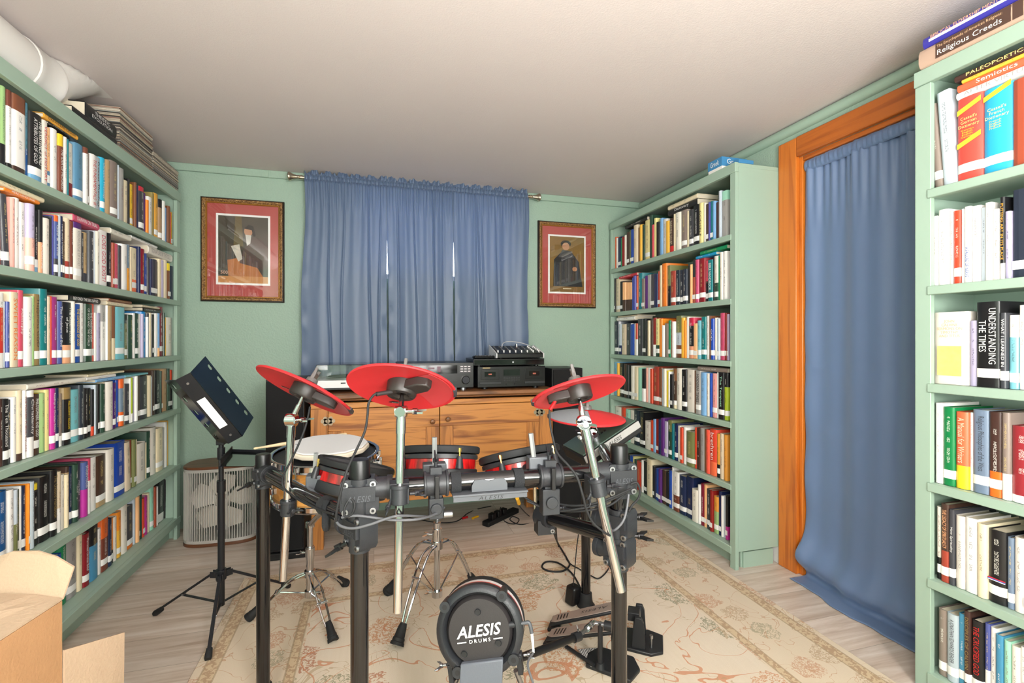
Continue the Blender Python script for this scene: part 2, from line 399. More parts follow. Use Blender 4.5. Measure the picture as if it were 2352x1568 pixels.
# ------------------------------------------------------------------ rug
RX0, RX1, RY0, RY1 = -.574, 1.605, -.62, 2.485
def rug_mat():
    m = bpy.data.materials.new('beige_floral_rug'); m.use_nodes = True
    n, l = m.node_tree.nodes, m.node_tree.links; b = n['Principled BSDF']
    tc = n.new('ShaderNodeTexCoord'); sx = n.new('ShaderNodeSeparateXYZ'); l.new(tc.outputs['Object'], sx.inputs[0])
    hx, hy = (RX1 - RX0) / 2, (RY1 - RY0) / 2
    dx = math_node(n, l, 'SUBTRACT', hx, math_node(n, l, 'ABSOLUTE', sx.outputs[0]))
    dy = math_node(n, l, 'SUBTRACT', hy, math_node(n, l, 'ABSOLUTE', sx.outputs[1]))
    edge = math_node(n, l, 'MINIMUM', dx, dy)                    # distance from the nearest edge of the rug
    def noise(scale, det, dist=0.0, vec=None):
        z = n.new('ShaderNodeTexNoise'); z.inputs['Scale'].default_value = scale; z.inputs['Detail'].default_value = det; z.inputs['Distortion'].default_value = dist
        l.new(vec if vec else tc.outputs['Object'], z.inputs['Vector']); return z.outputs['Fac']
    def band(x, lo, hi):
        return math_node(n, l, 'MULTIPLY', math_node(n, l, 'GREATER_THAN', x, lo), math_node(n, l, 'LESS_THAN', x, hi))
    def line(x, c, w):
        return math_node(n, l, 'LESS_THAN', math_node(n, l, 'ABSOLUTE', math_node(n, l, 'SUBTRACT', x, c)), w)
    base = mixc(n, l, noise(3, 3), '#d2c2ac', '#dcd0bf')
    mpw = n.new('ShaderNodeMapping'); mpw.inputs['Scale'].default_value = (90, 6, 1); l.new(tc.outputs['Object'], mpw.inputs['Vector'])
    base = mixc(n, l, math_node(n, l, 'MULTIPLY', noise(1, 2, 0, mpw.outputs[0]), 0.25), base, '#bfa888')
    vines = line(noise(3.4, 2.5, 1.2), 0.5, 0.0055)
    vines2 = line(noise(6.0, 2.0, 1.6), 0.53, 0.006)
    gate = math_node(n, l, 'GREATER_THAN', noise(2.3, 1), 0.44)
    vines2 = math_node(n, l, 'MULTIPLY', vines2, gate)
    # flower clusters: blotches broken up into small petals
    vo = n.new('ShaderNodeTexVoronoi'); vo.voronoi_dimensions = '2D'; vo.inputs['Scale'].default_value = 3.6; vo.inputs['Randomness'].default_value = 0.8; l.new(tc.outputs['Object'], vo.inputs['Vector'])
    clus = math_node(n, l, 'LESS_THAN', math_node(n, l, 'ADD', vo.outputs['Distance'], math_node(n, l, 'MULTIPLY', noise(15, 3), 0.46)), 0.52)
    petal = math_node(n, l, 'GREATER_THAN', noise(60, 4, 2.2), 0.505)
    flo = math_node(n, l, 'MULTIPLY', clus, petal)
    vcol = n.new('ShaderNodeSeparateColor'); l.new(vo.outputs['Color'], vcol.inputs[0])
    tint = ramp(n, [(0.0, '#a9653f'), (0.35, '#bd8254'), (0.6, '#9c7f58'), (0.78, '#838062'), (1.0, '#8d5038')]); tint.color_ramp.interpolation = 'CONSTANT'
    l.new(vcol.outputs[0], tint.inputs['Fac'])
    field = mixc(n, l, math_node(n, l, 'MULTIPLY', flo, 0.8), base, tint.outputs['Color'])
    field = mixc(n, l, math_node(n, l, 'MULTIPLY', vines, 0.8), field, '#c27d54')
    field = mixc(n, l, math_node(n, l, 'MULTIPLY', vines2, 0.6), field, '#a98e66')
    # wide border between two patterned guard strips
    vb = n.new('ShaderNodeTexVoronoi'); vb.voronoi_dimensions = '2D'; vb.inputs['Scale'].default_value = 6.2; vb.inputs['Randomness'].default_value = 0.7; l.new(tc.outputs['Object'], vb.inputs['Vector'])
    cb = math_node(n, l, 'LESS_THAN', math_node(n, l, 'ADD', vb.outputs['Distance'], math_node(n, l, 'MULTIPLY', noise(22, 3), 0.4)), 0.52)
    fb = math_node(n, l, 'MULTIPLY', cb, math_node(n, l, 'GREATER_THAN', noise(75, 4, 2.0), 0.49))
    vbc = n.new('ShaderNodeSeparateColor'); l.new(vb.outputs['Color'], vbc.inputs[0])
    tb = ramp(n, [(0.0, '#b67c58'), (0.4, '#a98a66'), (0.7, '#8f8768'), (0.85, '#a5694a')]); tb.color_ramp.interpolation = 'CONSTANT'; l.new(vbc.outputs[1], tb.inputs['Fac'])
    bord = mixc(n, l, math_node(n, l, 'MULTIPLY', fb, 0.65), mixc(n, l, noise(3, 3), '#cfbca1', '#d8c8b2'), tb.outputs['Color'])
    bord = mixc(n, l, math_node(n, l, 'MULTIPLY', line(noise(6.5, 2, 1.4), 0.5, 0.007), 0.7), bord, '#b98a66')
    strip = mixc(n, l, math_node(n, l, 'GREATER_THAN', noise(60, 2, 1.0), 0.5), '#c9b18e', '#ae9070')
    col = mixc(n, l, math_node(n, l, 'LESS_THAN', edge, 0.335), field, bord)
    col = mixc(n, l, band(edge, 0.295, 0.325), col, strip)
    col = mixc(n, l, band(edge, 0.03, 0.075), col, strip)
    for c_ in (0.03, 0.075, 0.295, 0.325): col = mixc(n, l, math_node(n, l, 'MULTIPLY', line(edge, c_, 0.003), 0.6), col, '#9c8566')
    l.new(col, b.inputs['Base Color']); b.inputs['Roughness'].default_value = 0.92; b.inputs['Sheen Weight'].default_value = 0.15
    bp = n.new('ShaderNodeBump'); bp.inputs['Strength'].default_value = 0.3; bp.inputs['Distance'].default_value = 0.004
    l.new(noise(420, 2), bp.inputs['Height']); l.new(bp.outputs['Normal'], b.inputs['Normal'])
    return m
ro = bpy.data.objects.new('tmp', None)
rm = MB().bb((RX0, RY0, 0.0), (RX1, RY1, 0.009))
rx, ry = (RX0 + RX1) / 2, (RY0 + RY1) / 2
for v in rm.v: v -= Vector((rx, ry, 0))
rug = rm.build('rug', rug_mat(), bevel=.003); rug.location = (rx, ry, 0)
tag(rug, 'large beige and rust floral patterned rug lying under the drum kit', 'rug')
bpy.data.objects.remove(ro)
RUGZ = 0.009

# ------------------------------------------------------------------ bookcases
XL, XF, XN = -1.042, 1.66, 1.66
SH_L = [1.615, 1.320, 1.017, 0.722, 0.411, 0.118]
SH_F = [1.614, 1.302, 1.000, 0.702, 0.401, 0.103]
SH_N = [1.570, 1.269, 0.966, 0.658, 0.359, 0.066]
TOP_L, TOP_F, TOP_N = 1.925, 1.953, 1.952
LIP_L, LIP_F, LIP_N = .050, .046, .048
def bookcase(label, xf, xb, y0, y1, shelves, top, lip, st0, st1, gap_end=False):
    sg = 1 if xf > xb else -1                              # +1: opens towards +X
    t = thing('bookcase', label, 'bookcase', ((xf + xb) / 2, (y0 + y1) / 2, 0))
    def X(a): return xf - sg * a                          # a behind the front
    D = abs(xf - xb)
    for ya, yb, w in ((y0, y0 + .02, st0), (y1 - .02, y1, st1)):
        z0 = .085 if (gap_end and ya == y0) else 0
        MB().bb((X(.022), ya, z0), (xb, yb, top - .02)).build('side_panel', M_CASE, t, bevel=.002)
        if gap_end and ya == y0:
            MB().bb((X(.06), ya + .012, 0), (X(D - .03), ya + .02, .075)).build('side_plinth', M_CASE, t)
    MB().bb((X(.0025), y0 - .002, 0), (X(.022), y0 + st0, top - lip - .0005)).build('stile', M_CASE, t, bevel=.002)
    MB().bb((X(.004), y1 - st1, 0), (X(.022), y1 + .001, top - lip - .0005)).build('stile', M_CASE, t, bevel=.002)
    m = MB(); m.bb((X(0), y0 - .002, top - lip), (X(.02), y1 + .002, top)); m.bb((X(.02), y0 + .001, top - .021), (xb, y1 - .001, top - .001)); m.build('top_board', M_CASE, t, bevel=.002)
    MB().bb((xb + sg * .006, y0 + .02, .06), (xb, y1 - .02, top - .02)).build('back_panel', M_CASE, t)
    for i, z in enumerate(shelves):
        m = MB(); last = i == len(shelves) - 1
        a0 = y0 + st0 - .012 if sg < 0 else y0 + .02
        b0 = y1 - .012 if sg < 0 else y1
        m.bb((X(0), y0 + st0 - .008, z - (.036 if last else .0275)), (X(.02), y1 + (.0 if sg > 0 else -st1 + .008), z))
        m.bb((X(.0205), y0 + .0205, z - .02), (xb + sg * .006, y1 - .0205, z - .0015))
        m.build('shelf', M_CASE, t, bevel=.002)
    MB().bb((X(.05), y0 + .021, 0), (X(.066), y1 - .021, shelves[-1] - .02)).build('toe_kick', M_CASE, t)
    return t
bookcase('sage green bookcase standing along the wall on the left, facing the drum kit', XL, -1.305, 1.22, 3.135, SH_L, TOP_L, LIP_L, .04, .045)
bookcase('sage green bookcase between the back wall and the curtained doorway', XF, 1.926, 1.945, 3.232, SH_F, TOP_F, LIP_F, .036, .022, True)
bookcase('near sage green bookcase at the right edge, in front of the doorway', XN, 1.904, .22, 1.143, SH_N, TOP_N, LIP_N, .04, .045)

# ------------------------------------------------------------------ books
PAL = {'w': ('#f3f1ee', 'white'), 'W': ('#e8e2d7', 'off-white'), 'c': ('#e0cfb2', 'cream'), 't': ('#b3946f', 'tan'), 'n': ('#7a4630', 'brown'), 'N': ('#463029', 'dark brown'),
       'k': ('#19191c', 'black'), 'd': ('#3f4046', 'charcoal'), 'g': ('#a3a19f', 'grey'), 's': ('#bcc8d2', 'silver blue'), 'r': ('#cf2b2b', 'red'), 'R': ('#861828', 'maroon'),
       'p': ('#efaca4', 'pale pink'), 'P': ('#cf4f68', 'rose pink'), 'm': ('#bf2f95', 'magenta'), 'M': ('#8f2f78', 'plum'), 'o': ('#ee7f28', 'orange'), 'O': ('#f2b284', 'peach'),
       'A': ('#e8a83f', 'amber'), 'y': ('#f2ce2c', 'yellow'), 'Y': ('#eadb98', 'pale yellow'), 'e': ('#74774a', 'olive'), 'G': ('#274434', 'dark green'), 'D': ('#28313e', 'slate'),
       'l': ('#9fc282', 'light green'), 'L': ('#aab82c', 'lime'), 'a': ('#76bcc6', 'aqua'), 'T': ('#13787f', 'teal'), 'b': ('#1a52a2', 'blue'), 'B': ('#1b2a50', 'navy'),
       'u': ('#78add6', 'light blue'), 'U': ('#558aa6', 'steel blue'), 'z': ('#178bc9', 'bright blue'), 'i': ('#515a9f', 'indigo'), 'v': ('#522673', 'purple'), 'V': ('#b3acca', 'lavender'),
       'q': ('#877871', 'taupe'), 'h': ('#998451', 'khaki'), 'K': ('#ea5f45', 'coral'), 'Q': ('#a23d32', 'brick red'), 'C': ('#2cb0da', 'cyan'), 'x': ('#6f8196', 'slate blue'),
       'F': ('#14814e', 'green'), 'H': ('#9fd9bf', 'mint')}
LIGHTS = set('wWctgspPoOAyYlLauVhHCUK')
def cover_mat(ch, marks):
    name = 'cover_%s%s' % (PAL[ch][1].replace(' ', '_'), '_printed' if marks else '')
    if name in MATS: return MATS[name]
    m = bpy.data.materials.new(name); m.use_nodes = True
    n, l = m.node_tree.nodes, m.node_tree.links; b = n['Principled BSDF']
    b.inputs['Roughness'].default_value = 0.38; b.inputs['Coat Weight'].default_value = 0.12
    oi = n.new('ShaderNodeObjectInfo')
    hs = n.new('ShaderNodeHueSaturation'); hs.inputs['Color'].default_value = (*rgb(PAL[ch][0]), 1)
    l.new(math_node(n, l, 'MULTIPLY_ADD', oi.outputs['Random'], 0.24 if ch not in 'wW' else .1, 0.88 if ch not in 'wW' else .92), hs.inputs['Value'])
    l.new(math_node(n, l, 'MULTIPLY_ADD', oi.outputs['Random'], 0.03, 0.485), hs.inputs['Hue'])
    out = hs.outputs['Color']
    if marks:                                             # small unreadable spine lettering
        tc = n.new('ShaderNodeTexCoord'); sp = n.new('ShaderNodeSeparateXYZ'); l.new(tc.outputs['Object'], sp.inputs[0])
        sg = n.new('ShaderNodeSeparateXYZ'); l.new(tc.outputs['Generated'], sg.inputs[0])
        ge = n.new('ShaderNodeNewGeometry')
        col = math_node(n, l, 'LESS_THAN', math_node(n, l, 'ABSOLUTE', math_node(n, l, 'SUBTRACT', sg.outputs[1], 0.5)), 0.13)
        lo = math_node(n, l, 'MULTIPLY_ADD', oi.outputs['Random'], 0.1, 0.27)
        zr = math_node(n, l, 'MULTIPLY', math_node(n, l, 'GREATER_THAN', sg.outputs[2], lo), math_node(n, l, 'LESS_THAN', sg.outputs[2], 0.88))
        cv = n.new('ShaderNodeCombineXYZ')
        l.new(math_node(n, l, 'MULTIPLY', sp.outputs[1], 420), cv.inputs[0]); l.new(math_node(n, l, 'MULTIPLY', sp.outputs[2], 330), cv.inputs[1]); l.new(math_node(n, l, 'MULTIPLY', oi.outputs['Random'], 100), cv.inputs[2])
        nz = n.new('ShaderNodeTexNoise'); nz.inputs['Scale'].default_value = 1.0; nz.inputs['Detail'].default_value = 1; l.new(cv.outputs[0], nz.inputs['Vector'])
        c2 = n.new('ShaderNodeCombineXYZ'); l.new(math_node(n, l, 'MULTIPLY', sp.outputs[2], 36), c2.inputs[1]); l.new(math_node(n, l, 'MULTIPLY', oi.outputs['Random'], 57), c2.inputs[2])
        nw = n.new('ShaderNodeTexNoise'); nw.inputs['Scale'].default_value = 1.0; nw.inputs['Detail'].default_value = 0; l.new(c2.outputs[0], nw.inputs['Vector'])
        f = math_node(n, l, 'MULTIPLY', math_node(n, l, 'GREATER_THAN', nz.outputs['Fac'], 0.5), math_node(n, l, 'GREATER_THAN', nw.outputs['Fac'], 0.45))
        f = math_node(n, l, 'MULTIPLY', math_node(n, l, 'MULTIPLY', f, col), zr)
        f = math_node(n, l, 'MULTIPLY', f, math_node(n, l, 'GREATER_THAN', sg.outputs[0], 0.96))
        tr_ = ramp(n, [(0.0, '#2a2a30'), (0.4, '#7c2f2a'), (0.6, '#39485e'), (0.8, '#3c3a30')] if ch in LIGHTS else [(0.0, '#f0efe9'), (0.45, '#d9c27c'), (0.75, '#e9e6dc')])
        tr_.color_ramp.interpolation = 'CONSTANT'; l.new(oi.outputs['Random'], tr_.inputs['Fac'])
        out = mixc(n, l, math_node(n, l, 'MULTIPLY', f, 0.52), out, tr_.outputs['Color'])
    l.new(out, b.inputs['Base Color'])
    MATS[name] = m
    return m

def book_geo(t, h, dep, parts, marks, hard=True):
    """cover with a rounded spine facing +x, standing on z = 0; parts: [(from, to, colour)] as fractions of the height"""
    vs, fs, ms = [], [], []
    bul = min(.0035, t * .12) if hard else min(.0012, t * .05)
    prof = [(-dep, -t / 2), (-.004, -t / 2), (-.001, -t * .44), (bul * .8, -t * .25), (bul, 0), (bul * .8, t * .25), (-.001, t * .44), (-.004, t / 2), (-dep, t / 2)]
    inn = [(x if x == -dep else min(x, -.003), (abs(y) - min(.0022, t * .15)) * (1 if y > 0 else -1) if abs(y) > t * .3 else y * .6) for x, y in prof]
    zs = [0.0] + [b * h for a, b, c in parts]
    cols = []
    for z in zs: vs += [Vector((x, y, z)) for x, y in prof]
    n = len(prof)
    for j, (a, b, c) in enumerate(parts):
        if c not in cols: cols.append(c)
        for k in range(n - 1):
            o = j * n + k; fs.append((o, o + 1, o + n + 1, o + n)); ms.append(cols.index(c))
    # rims at top and bottom (the thickness of the boards)
    for z, base in ((0.0, 0), (h, (len(zs) - 1) * n)):
        o = len(vs); vs += [Vector((x, y, z)) for x, y in inn]
        c = cols.index(parts[0][2] if z == 0 else parts[-1][2])
        for k in range(n - 1): fs.append((base + k, base + k + 1, o + k + 1, o + k)); ms.append(c)
    m = MB(); m.v = vs; m.f = [list(f) for f in fs]; m.m = ms
    return m, cols, bul
def book_pages(t, h, dep):
    m = MB(); w = max(t - min(.0044, t * .3), t * .5)
    m.bb((-dep + .004, -w / 2, .002), (-.0035, w / 2, h - .0035)); return m

def parse(spec):
    title = None; tcol = None
    if '~' in spec: spec, title = spec.split('~', 1)
    if title and '|' in title: title, tcol = title.rsplit('|', 1)
    lean = 0
    if '@' in spec: spec, q = spec.split('@'); lean = float(q)
    band = spec.endswith('#'); spec = spec.rstrip('#')
    main = spec[0]; lo = hi = None; i = 1
    while i < len(spec):
        if spec[i] == '^': hi = (spec[i + 1], int(spec[i + 2]) / 10)
        if spec[i] == '_': lo = (spec[i + 1], int(spec[i + 2]) / 10)
        i += 3
    parts = []; a, b = 0.0, 1.0
    if lo: parts.append((0, lo[1], lo[0])); a = lo[1]
    if hi: b = 1 - hi[1]
    parts.append((a, b, main))
    if hi: parts.append((b, 1.0, hi[0]))
    return parts, main, band, title, tcol, lean, hi, lo

CROPS = {'A': (0, 170, 210 / 1062), 'B': (200, 290, 220 / 1232), 'C': (0, 390, 210 / 1220), 'D': (200, 470, 220 / 1500), 'E': (0, 640, 210 / 1497), 'F': (200, 660, 220 / 1816),
         'G': (0, 850, 210 / 1372), 'H': (200, 830, 220 / 1725), 'I': (0, 1060, 210 / 1220), 'J': (200, 950, 220 / 1380), 'K': (0, 1240, 210 / 1829), 'L': (180, 1080, 240 / 1447),
         'M': (2080, 100, 272 / 1066), 'N': (1780, 100, 572 / 1568), 'O': (2080, 560, 272 / 1066), 'P': (2052, 600, 300 / 941), 'Q': (2080, 1060, 272 / 840),
         'R': (1360, 360, 340 / 1568), 'S': (1360, 660, 340 / 1568), 'T': (1440, 960, 400 / 1568)}
CASES = {'L': (XL, -.022, SH_L, TOP_L - LIP_L, 'left bookcase', 3.088), 'F': (XF, .022, SH_F, TOP_F - LIP_F, 'bookcase beside the doorway', 3.205), 'N': (XN, .022, SH_N, TOP_N - LIP_N, 'near right bookcase', 1.096)}
SHELFNAME = ['top', 'second', 'third', 'fourth', 'fifth', 'bottom']
# crop letter > start x ; then  right edge : top edge : colours (^ top block, _ bottom block, # white spine tape, @ lean, ~ lettering)
ROWS = [
 ('L', 0, ['A-90 -40:60:d 28:100:y_k4 105:130:l_k3 160:190:w^n2_k1 310:265:w^n2_N1 365:340:U_b4 505:470:k_u2#~THE EXISTENCE AND\nATTRIBUTES OF GOD|w 565:545:W~VERDICT of HISTORY|r 615:625:O_U3# 685:645:w 740:705:n^y2~THE IDEA OF PROGRESS|w 785:735:w 805:760:T 885:805:W_R3 985:800:U# 1030:860:w^n1 1055:920:q#',
   'B125:370:w~THE FUNDAMENTALS  III|r 185:400:s~Process Theology|k 240:410:C#~Christian Theology|w 258:430:k 310:440:t 400:460:q# 415:500:s 480:545:g 545:700:c 562:680:k 622:750:y# 640:725:n 665:750:d 690:765:B 752:785:d^r1# 780:860:v 805:950:o 855:915:w 890:860:h 938:870:A# 980:945:t^k2# 1012:965:w 1030:980:k 1050:1050:u 1075:1030:n 1088:1110:r 1115:1105:A#']),
 ('L', 1, ['C-150 -70:110:n 72:170:r^k4# 150:345:d#@4 185:360:k@5 240:380:p 310:380:w 390:440:w 475:460:V_p5# 540:545:k_u1# 590:540:O^k5~AUGUSTINE|w 675:650:W 690:640:k 715:620:d 740:610:i 790:610:i^o1_d3#~God & Time|w 820:610:s 850:620:B#~TIME AND ETERNITY|w 890:690:N# 955:650:c_Q3# 1000:690:n# 1105:710:W^v1#~KNOWLEDGE OF GOD|g 1145:840:d 1205:840:t_d2',
   'D115:420:d 135:410:s 200:420:W 335:410:w~DOES GOD EXIST?|P 410:450:k# 450:600:Q# 510:615:P# 555:640:d 640:625:w 690:630:A^x5 730:670:c 820:680:c_K3# 850:660:B 910:695:R# 970:705:b# 1000:830:d 1045:850:B# 1100:860:D# 1130:890:k 1170:850:c 1210:870:V 1260:870:c 1305:920:n^y2# 1360:965:D 1395:1010:O#']),
 ('L', 2, ['E-130 -60:250:W 5:230:o 115:225:r^w2_w2 150:375:s 200:375:i# 325:220:c~SWEET REASON|o 410:190:P#~Philosophy|w 540:300:w 580:290:l 680:255:h#~Happiness GOD|N 800:170:T# 845:290:c 865:285:r 960:300:M# 1035:370:i#~The Problem of Evil|w 1180:385:k_O3#~The Resurrection\nof Jesus|w 1235:370:W 1330:415:b#~THE EXPERIENCE OF GOD|y 1415:400:w',
   'F110:315:G#~THE CHRISTIAN VIEW\nOF GOD AND THE WORLD|w 185:315:K# 225:480:w 290:485:V 390:330:w^g3 410:340:w 490:345:t 555:350:c^n6~C S LEWIS|c 725:375:a# 800:510:e^k2# 880:520:G 925:490:w 1005:490:G# 1050:500:w 1075:500:V 1145:460:z 1170:560:w 1210:490:d 1240:480:c 1280:510:k# 1320:490:w 1360:490:w 1395:490:u_O2 1480:370:R# 1505:480:G 1530:570:A 1640:570:W']),
 ('L', 3, ['G-110 -40:380:B 8:360:P 65:430:N 160:430:k#~The Ten Thousand|w 205:440:d# 275:400:w 365:300:c_N1 420:300:w~THE NAKED PUBLIC SQUARE|R 520:300:d^w1_w3~Christianity|w 620:355:N#~PHILOSOPHERS AND GOD|w 635:340:y 715:340:l 785:290:Y 855:270:m#~Readings in Christian Ethics|w 905:265:B# 965:350:q_w2 1075:260:k^h2#~PHILOSOPHY / RELIGION|y 1215:290:a# 1275:220:D#',
   'H30:480:k# 105:480:k# 150:500:k_r2 185:420:s 225:410:G 270:410:k# 340:400:G# 370:370:c 475:360:W 545:390:v# 570:380:n 610:330:b# 670:310:x^o2_o3# 710:290:c 785:400:d# 805:300:w 840:290:L_w2 880:290:V 920:260:w 965:260:N# 1085:260:d# 1110:260:G 1165:250:c 1200:270:s 1245:160:N# 1325:160:k# 1345:170:G 1380:170:Q# 1470:130:t 1505:130:G# 1545:150:k^r4#']),
 ('L', 4, ['I-150 -60:460:R 110:400:b# 195:370:w 250:370:s_e5 310:370:G# 335:320:w 395:320:B# 420:290:o# 470:260:s 550:290:k^y1# 685:190:k# 770:110:k#~The Oxford Handbook|h 825:130:c_w4 880:170:W 920:170:c 960:60:t^N1 1005:60:B# 1060:30:G# 1118:0:d 1180:0:i_m5~STOLEN FOCUS|w',
   'J70:640:w^P4 175:620:w 310:590:N_t1# 410:500:W 560:400:b# 640:400:c@3 670:380:R# 710:370:e# 745:370:c 860:415:W 890:415:c 940:250:G# 1020:190:W 1100:200:c# 1130:200:g 1165:120:w 1200:100:A 1262:100:k_w4@-3 1312:90:q@-3']),
 ('L', 5, ['K-260 -150:900:k -30:930:R 40:930:Y_P3 115:930:G 180:930:c 300:800:N 470:800:d 560:620:o 620:590:N 700:560:k 770:530:R 820:500:k 920:460:B 990:400:N 1160:300:W 1250:250:b 1395:150:F# 1600:100:g# 1690:60:c 1810:0:R#~Warranted Christian Belief|w',
   'L290:800:Z^k4 335:720:w 425:690:n^o4# 470:640:B# 510:620:o_k3# 560:580:W 625:560:A^o4# 700:500:W 785:450:d_o2# 815:430:s 850:410:O 870:400:n# 900:370:G 930:340:r# 980:350:m 1010:330:c 1060:260:H# 1085:240:Q 1110:230:w 1210:130:k_w2@-3 1262:120:k@-3 1305:100:t#@-3']),
 ('F', 0, ['R218 230:850:k 245:850:K 265:860:w 300:850:B# 312:860:F 340:850:R 352:830:W 385:800:N# 400:780:e 435:770:b# 475:720:c 500:750:n 525:720:A 550:720:G 600:640:Y# 625:610:G 650:720:P 675:650:Y 705:690:k 735:650:u 780:660:W 815:680:A 860:650:N_r2~DARWINS DOUBT|c 880:600:c 935:580:W 1000:545:q# 1020:575:c 1068:560:d# 1130:400:k# 1170:490:Y~GODSELF|k 1195:490:W 1225:500:N# 1245:480:i 1275:470:T# 1300:470:u 1335:480:N 1360:360:s 1420:360:g^H2']),
 ('F', 1, ['R215 240:1290:k# 285:1290:c# 315:1320:k# 333:1330:O_N4 350:1330:O_N4 367:1330:O_N4 384:1330:O_N4 401:1330:O_N4 420:1330:O_N4 432:1280:b 455:1260:i 475:1260:K# 515:1230:T 545:1290:q# 575:1260:v 610:1250:g 650:1240:d# 685:1240:B 712:1210:r# 735:1150:c 785:1130:o 820:1150:e_k5 870:1210:Q# 913:1200:D# 956:1200:D# 1000:1190:D# 1032:1150:k 1060:1140:O 1090:1090:Q^k4# 1125:1090:P# 1185:1070:R# 1220:1100:k^P5# 1272:1090:T#~BIBLE HANDBOOK|w 1290:1060:k 1332:1050:G^W6# 1350:1050:F 1385:1010:W 1425:1000:w']),
 ('F', 2, ['S222 270:350:D# 302:390:s_B3# 350:390:c 395:380:d 435:390:b 455:380:W 475:380:r_w5 525:330:d 560:330:k# 582:350:k 606:350:c 632:335:N 664:320:R_w3 705:330:Y_G3# 735:330:o 762:400:w 802:380:q 828:350:F# 842:350:r 873:360:w 932:300:s^e4_n3# 966:320:A 986:350:o 1012:310:w 1066:320:k^r2_O3# 1105:380:O# 1150:350:a# 1197:310:T# 1232:300:w# 1252:300:n 1286:330:b#~GOD|w 1312:320:W 1342:330:s# 1388:270:P# 1410:270:R# 1428:280:V#']),
 ('F', 3, ['S216 260:790:u 280:800:A 330:800:k# 356:810:N# 380:820:k# 405:820:k# 440:830:W# 480:840:c# 520:850:H 555:860:k_w4 580:850:p 610:850:w 636:860:r 696:840:Q# 725:850:n# 748:860:s 775:860:W 802:880:y 815:890:w 848:920:k# 885:860:N^n3_c2# 940:855:W 988:870:k# 1068:870:W 1092:880:n 1146:880:g#~MODERN TIMES|k 1205:900:u 1240:910:W 1258:910:b 1306:910:p# 1330:900:w 1388:900:k#~The Tempest|H 1429:900:L^k3#']),
 ('F', 4, ['S222 300:1260:W 340:1270:r 395:1290:H 435:1300:W 490:1300:D# 548:1320:k#', 'T205:30:W 235:20:r# 255:10:u 280:10:R# 300:10:B~ASSURED FOR A|y 330:0:v 357:30:V# 395:20:G^e3# 415:50:T 450:50:B# 475:70:W 500:85:r# 530:80:w 600:120:e# 617:85:r# 650:90:N 690:90:g 707:100:n 740:105:K 800:100:r_K3~brethren|w 830:140:A_k3# 870:140:c 903:150:A']),
 ('F', 5, ['T-60 -20:330:N -5:330:F 20:330:k 45:340:b 65:350:Y 85:370:G 127:390:r 145:380:w 175:390:k# 220:365:c 240:430:k# 260:450:B 282:455:b# 306:460:v# 340:470:N# 370:490:k# 397:470:b# 412:440:w 460:480:w_n4# 520:520:B# 582:530:B# 632:640:W 652:600:w 682:590:R# 707:600:O# 745:640:d# 772:650:R# 812:705:l^A4# 838:660:B# 858:700:w 880:700:s 903:700:k_m3#']),
 ('N', 0, ['M243 335:520:q#@5 460:400:s@4 690:470:K# 958:380:C# 1180:300:Q~Narrative & Comics|w 1330:260:W 1420:200:B']),
 ('N', 1, ['N992 1020:1085:w 1085:1045:w 1110:1050:W 1165:1050:r# 1185:1040:w 1227:1025:w^w5~A FAILURE OF NERVE|b 1285:1020:w 1318:1030:s 1360:1000:w 1408:1040:W 1444:965:k_w2~PUTTING ART IN ITS PLACE|A 1482:1055:V 1660:905:D#']),
 ('N', 2, ['O243 552:612:W 630:690:V 845:520:k#~UNDERSTANDING\nTHE TIMES|w 905:620:d#~WHAT I LEARNED IN|w 1000:640:a^w3# 1060:550:w 1180:600:c 1260:600:R']),
 ('N', 3, ['P296 355:1020:w 440:1050:F# 535:1085:K_y3~A Manual for Writers|c 562:1090:w 680:1070:x#~Religious Philosophies of the West|d 775:1085:N_o3# 840:1090:q_w3 1000:1190:Q_w1 1080:1180:W']),
 ('N', 4, ['Q205 245:320:W_k3# 304:300:N_Q4#~THE LEGACY OF SPIRITUALITY|O 345:340:d#~New Spirituality|w 415:385:W 502:400:w 572:440:c 704:490:k# 755:540:x# 825:540:W 940:520:P# 1020:500:b']),
 ('N', 5, ['Q218 285:1050:q# 365:1080:s#~A JONATHAN EDWARDS READER|d 410:1080:Z# 460:1060:N#~DISCIPLES OF CALVIN|h 545:1130:k#~THE CRUCIFIED GOD|r 585:1150:i_w4 632:1180:w 688:1230:Z# 740:1270:H 800:1310:W 842:1320:w 960:1300:B']),
]
PAL['Z'] = ('#4690b8', 'sky blue')
BOOKS = []
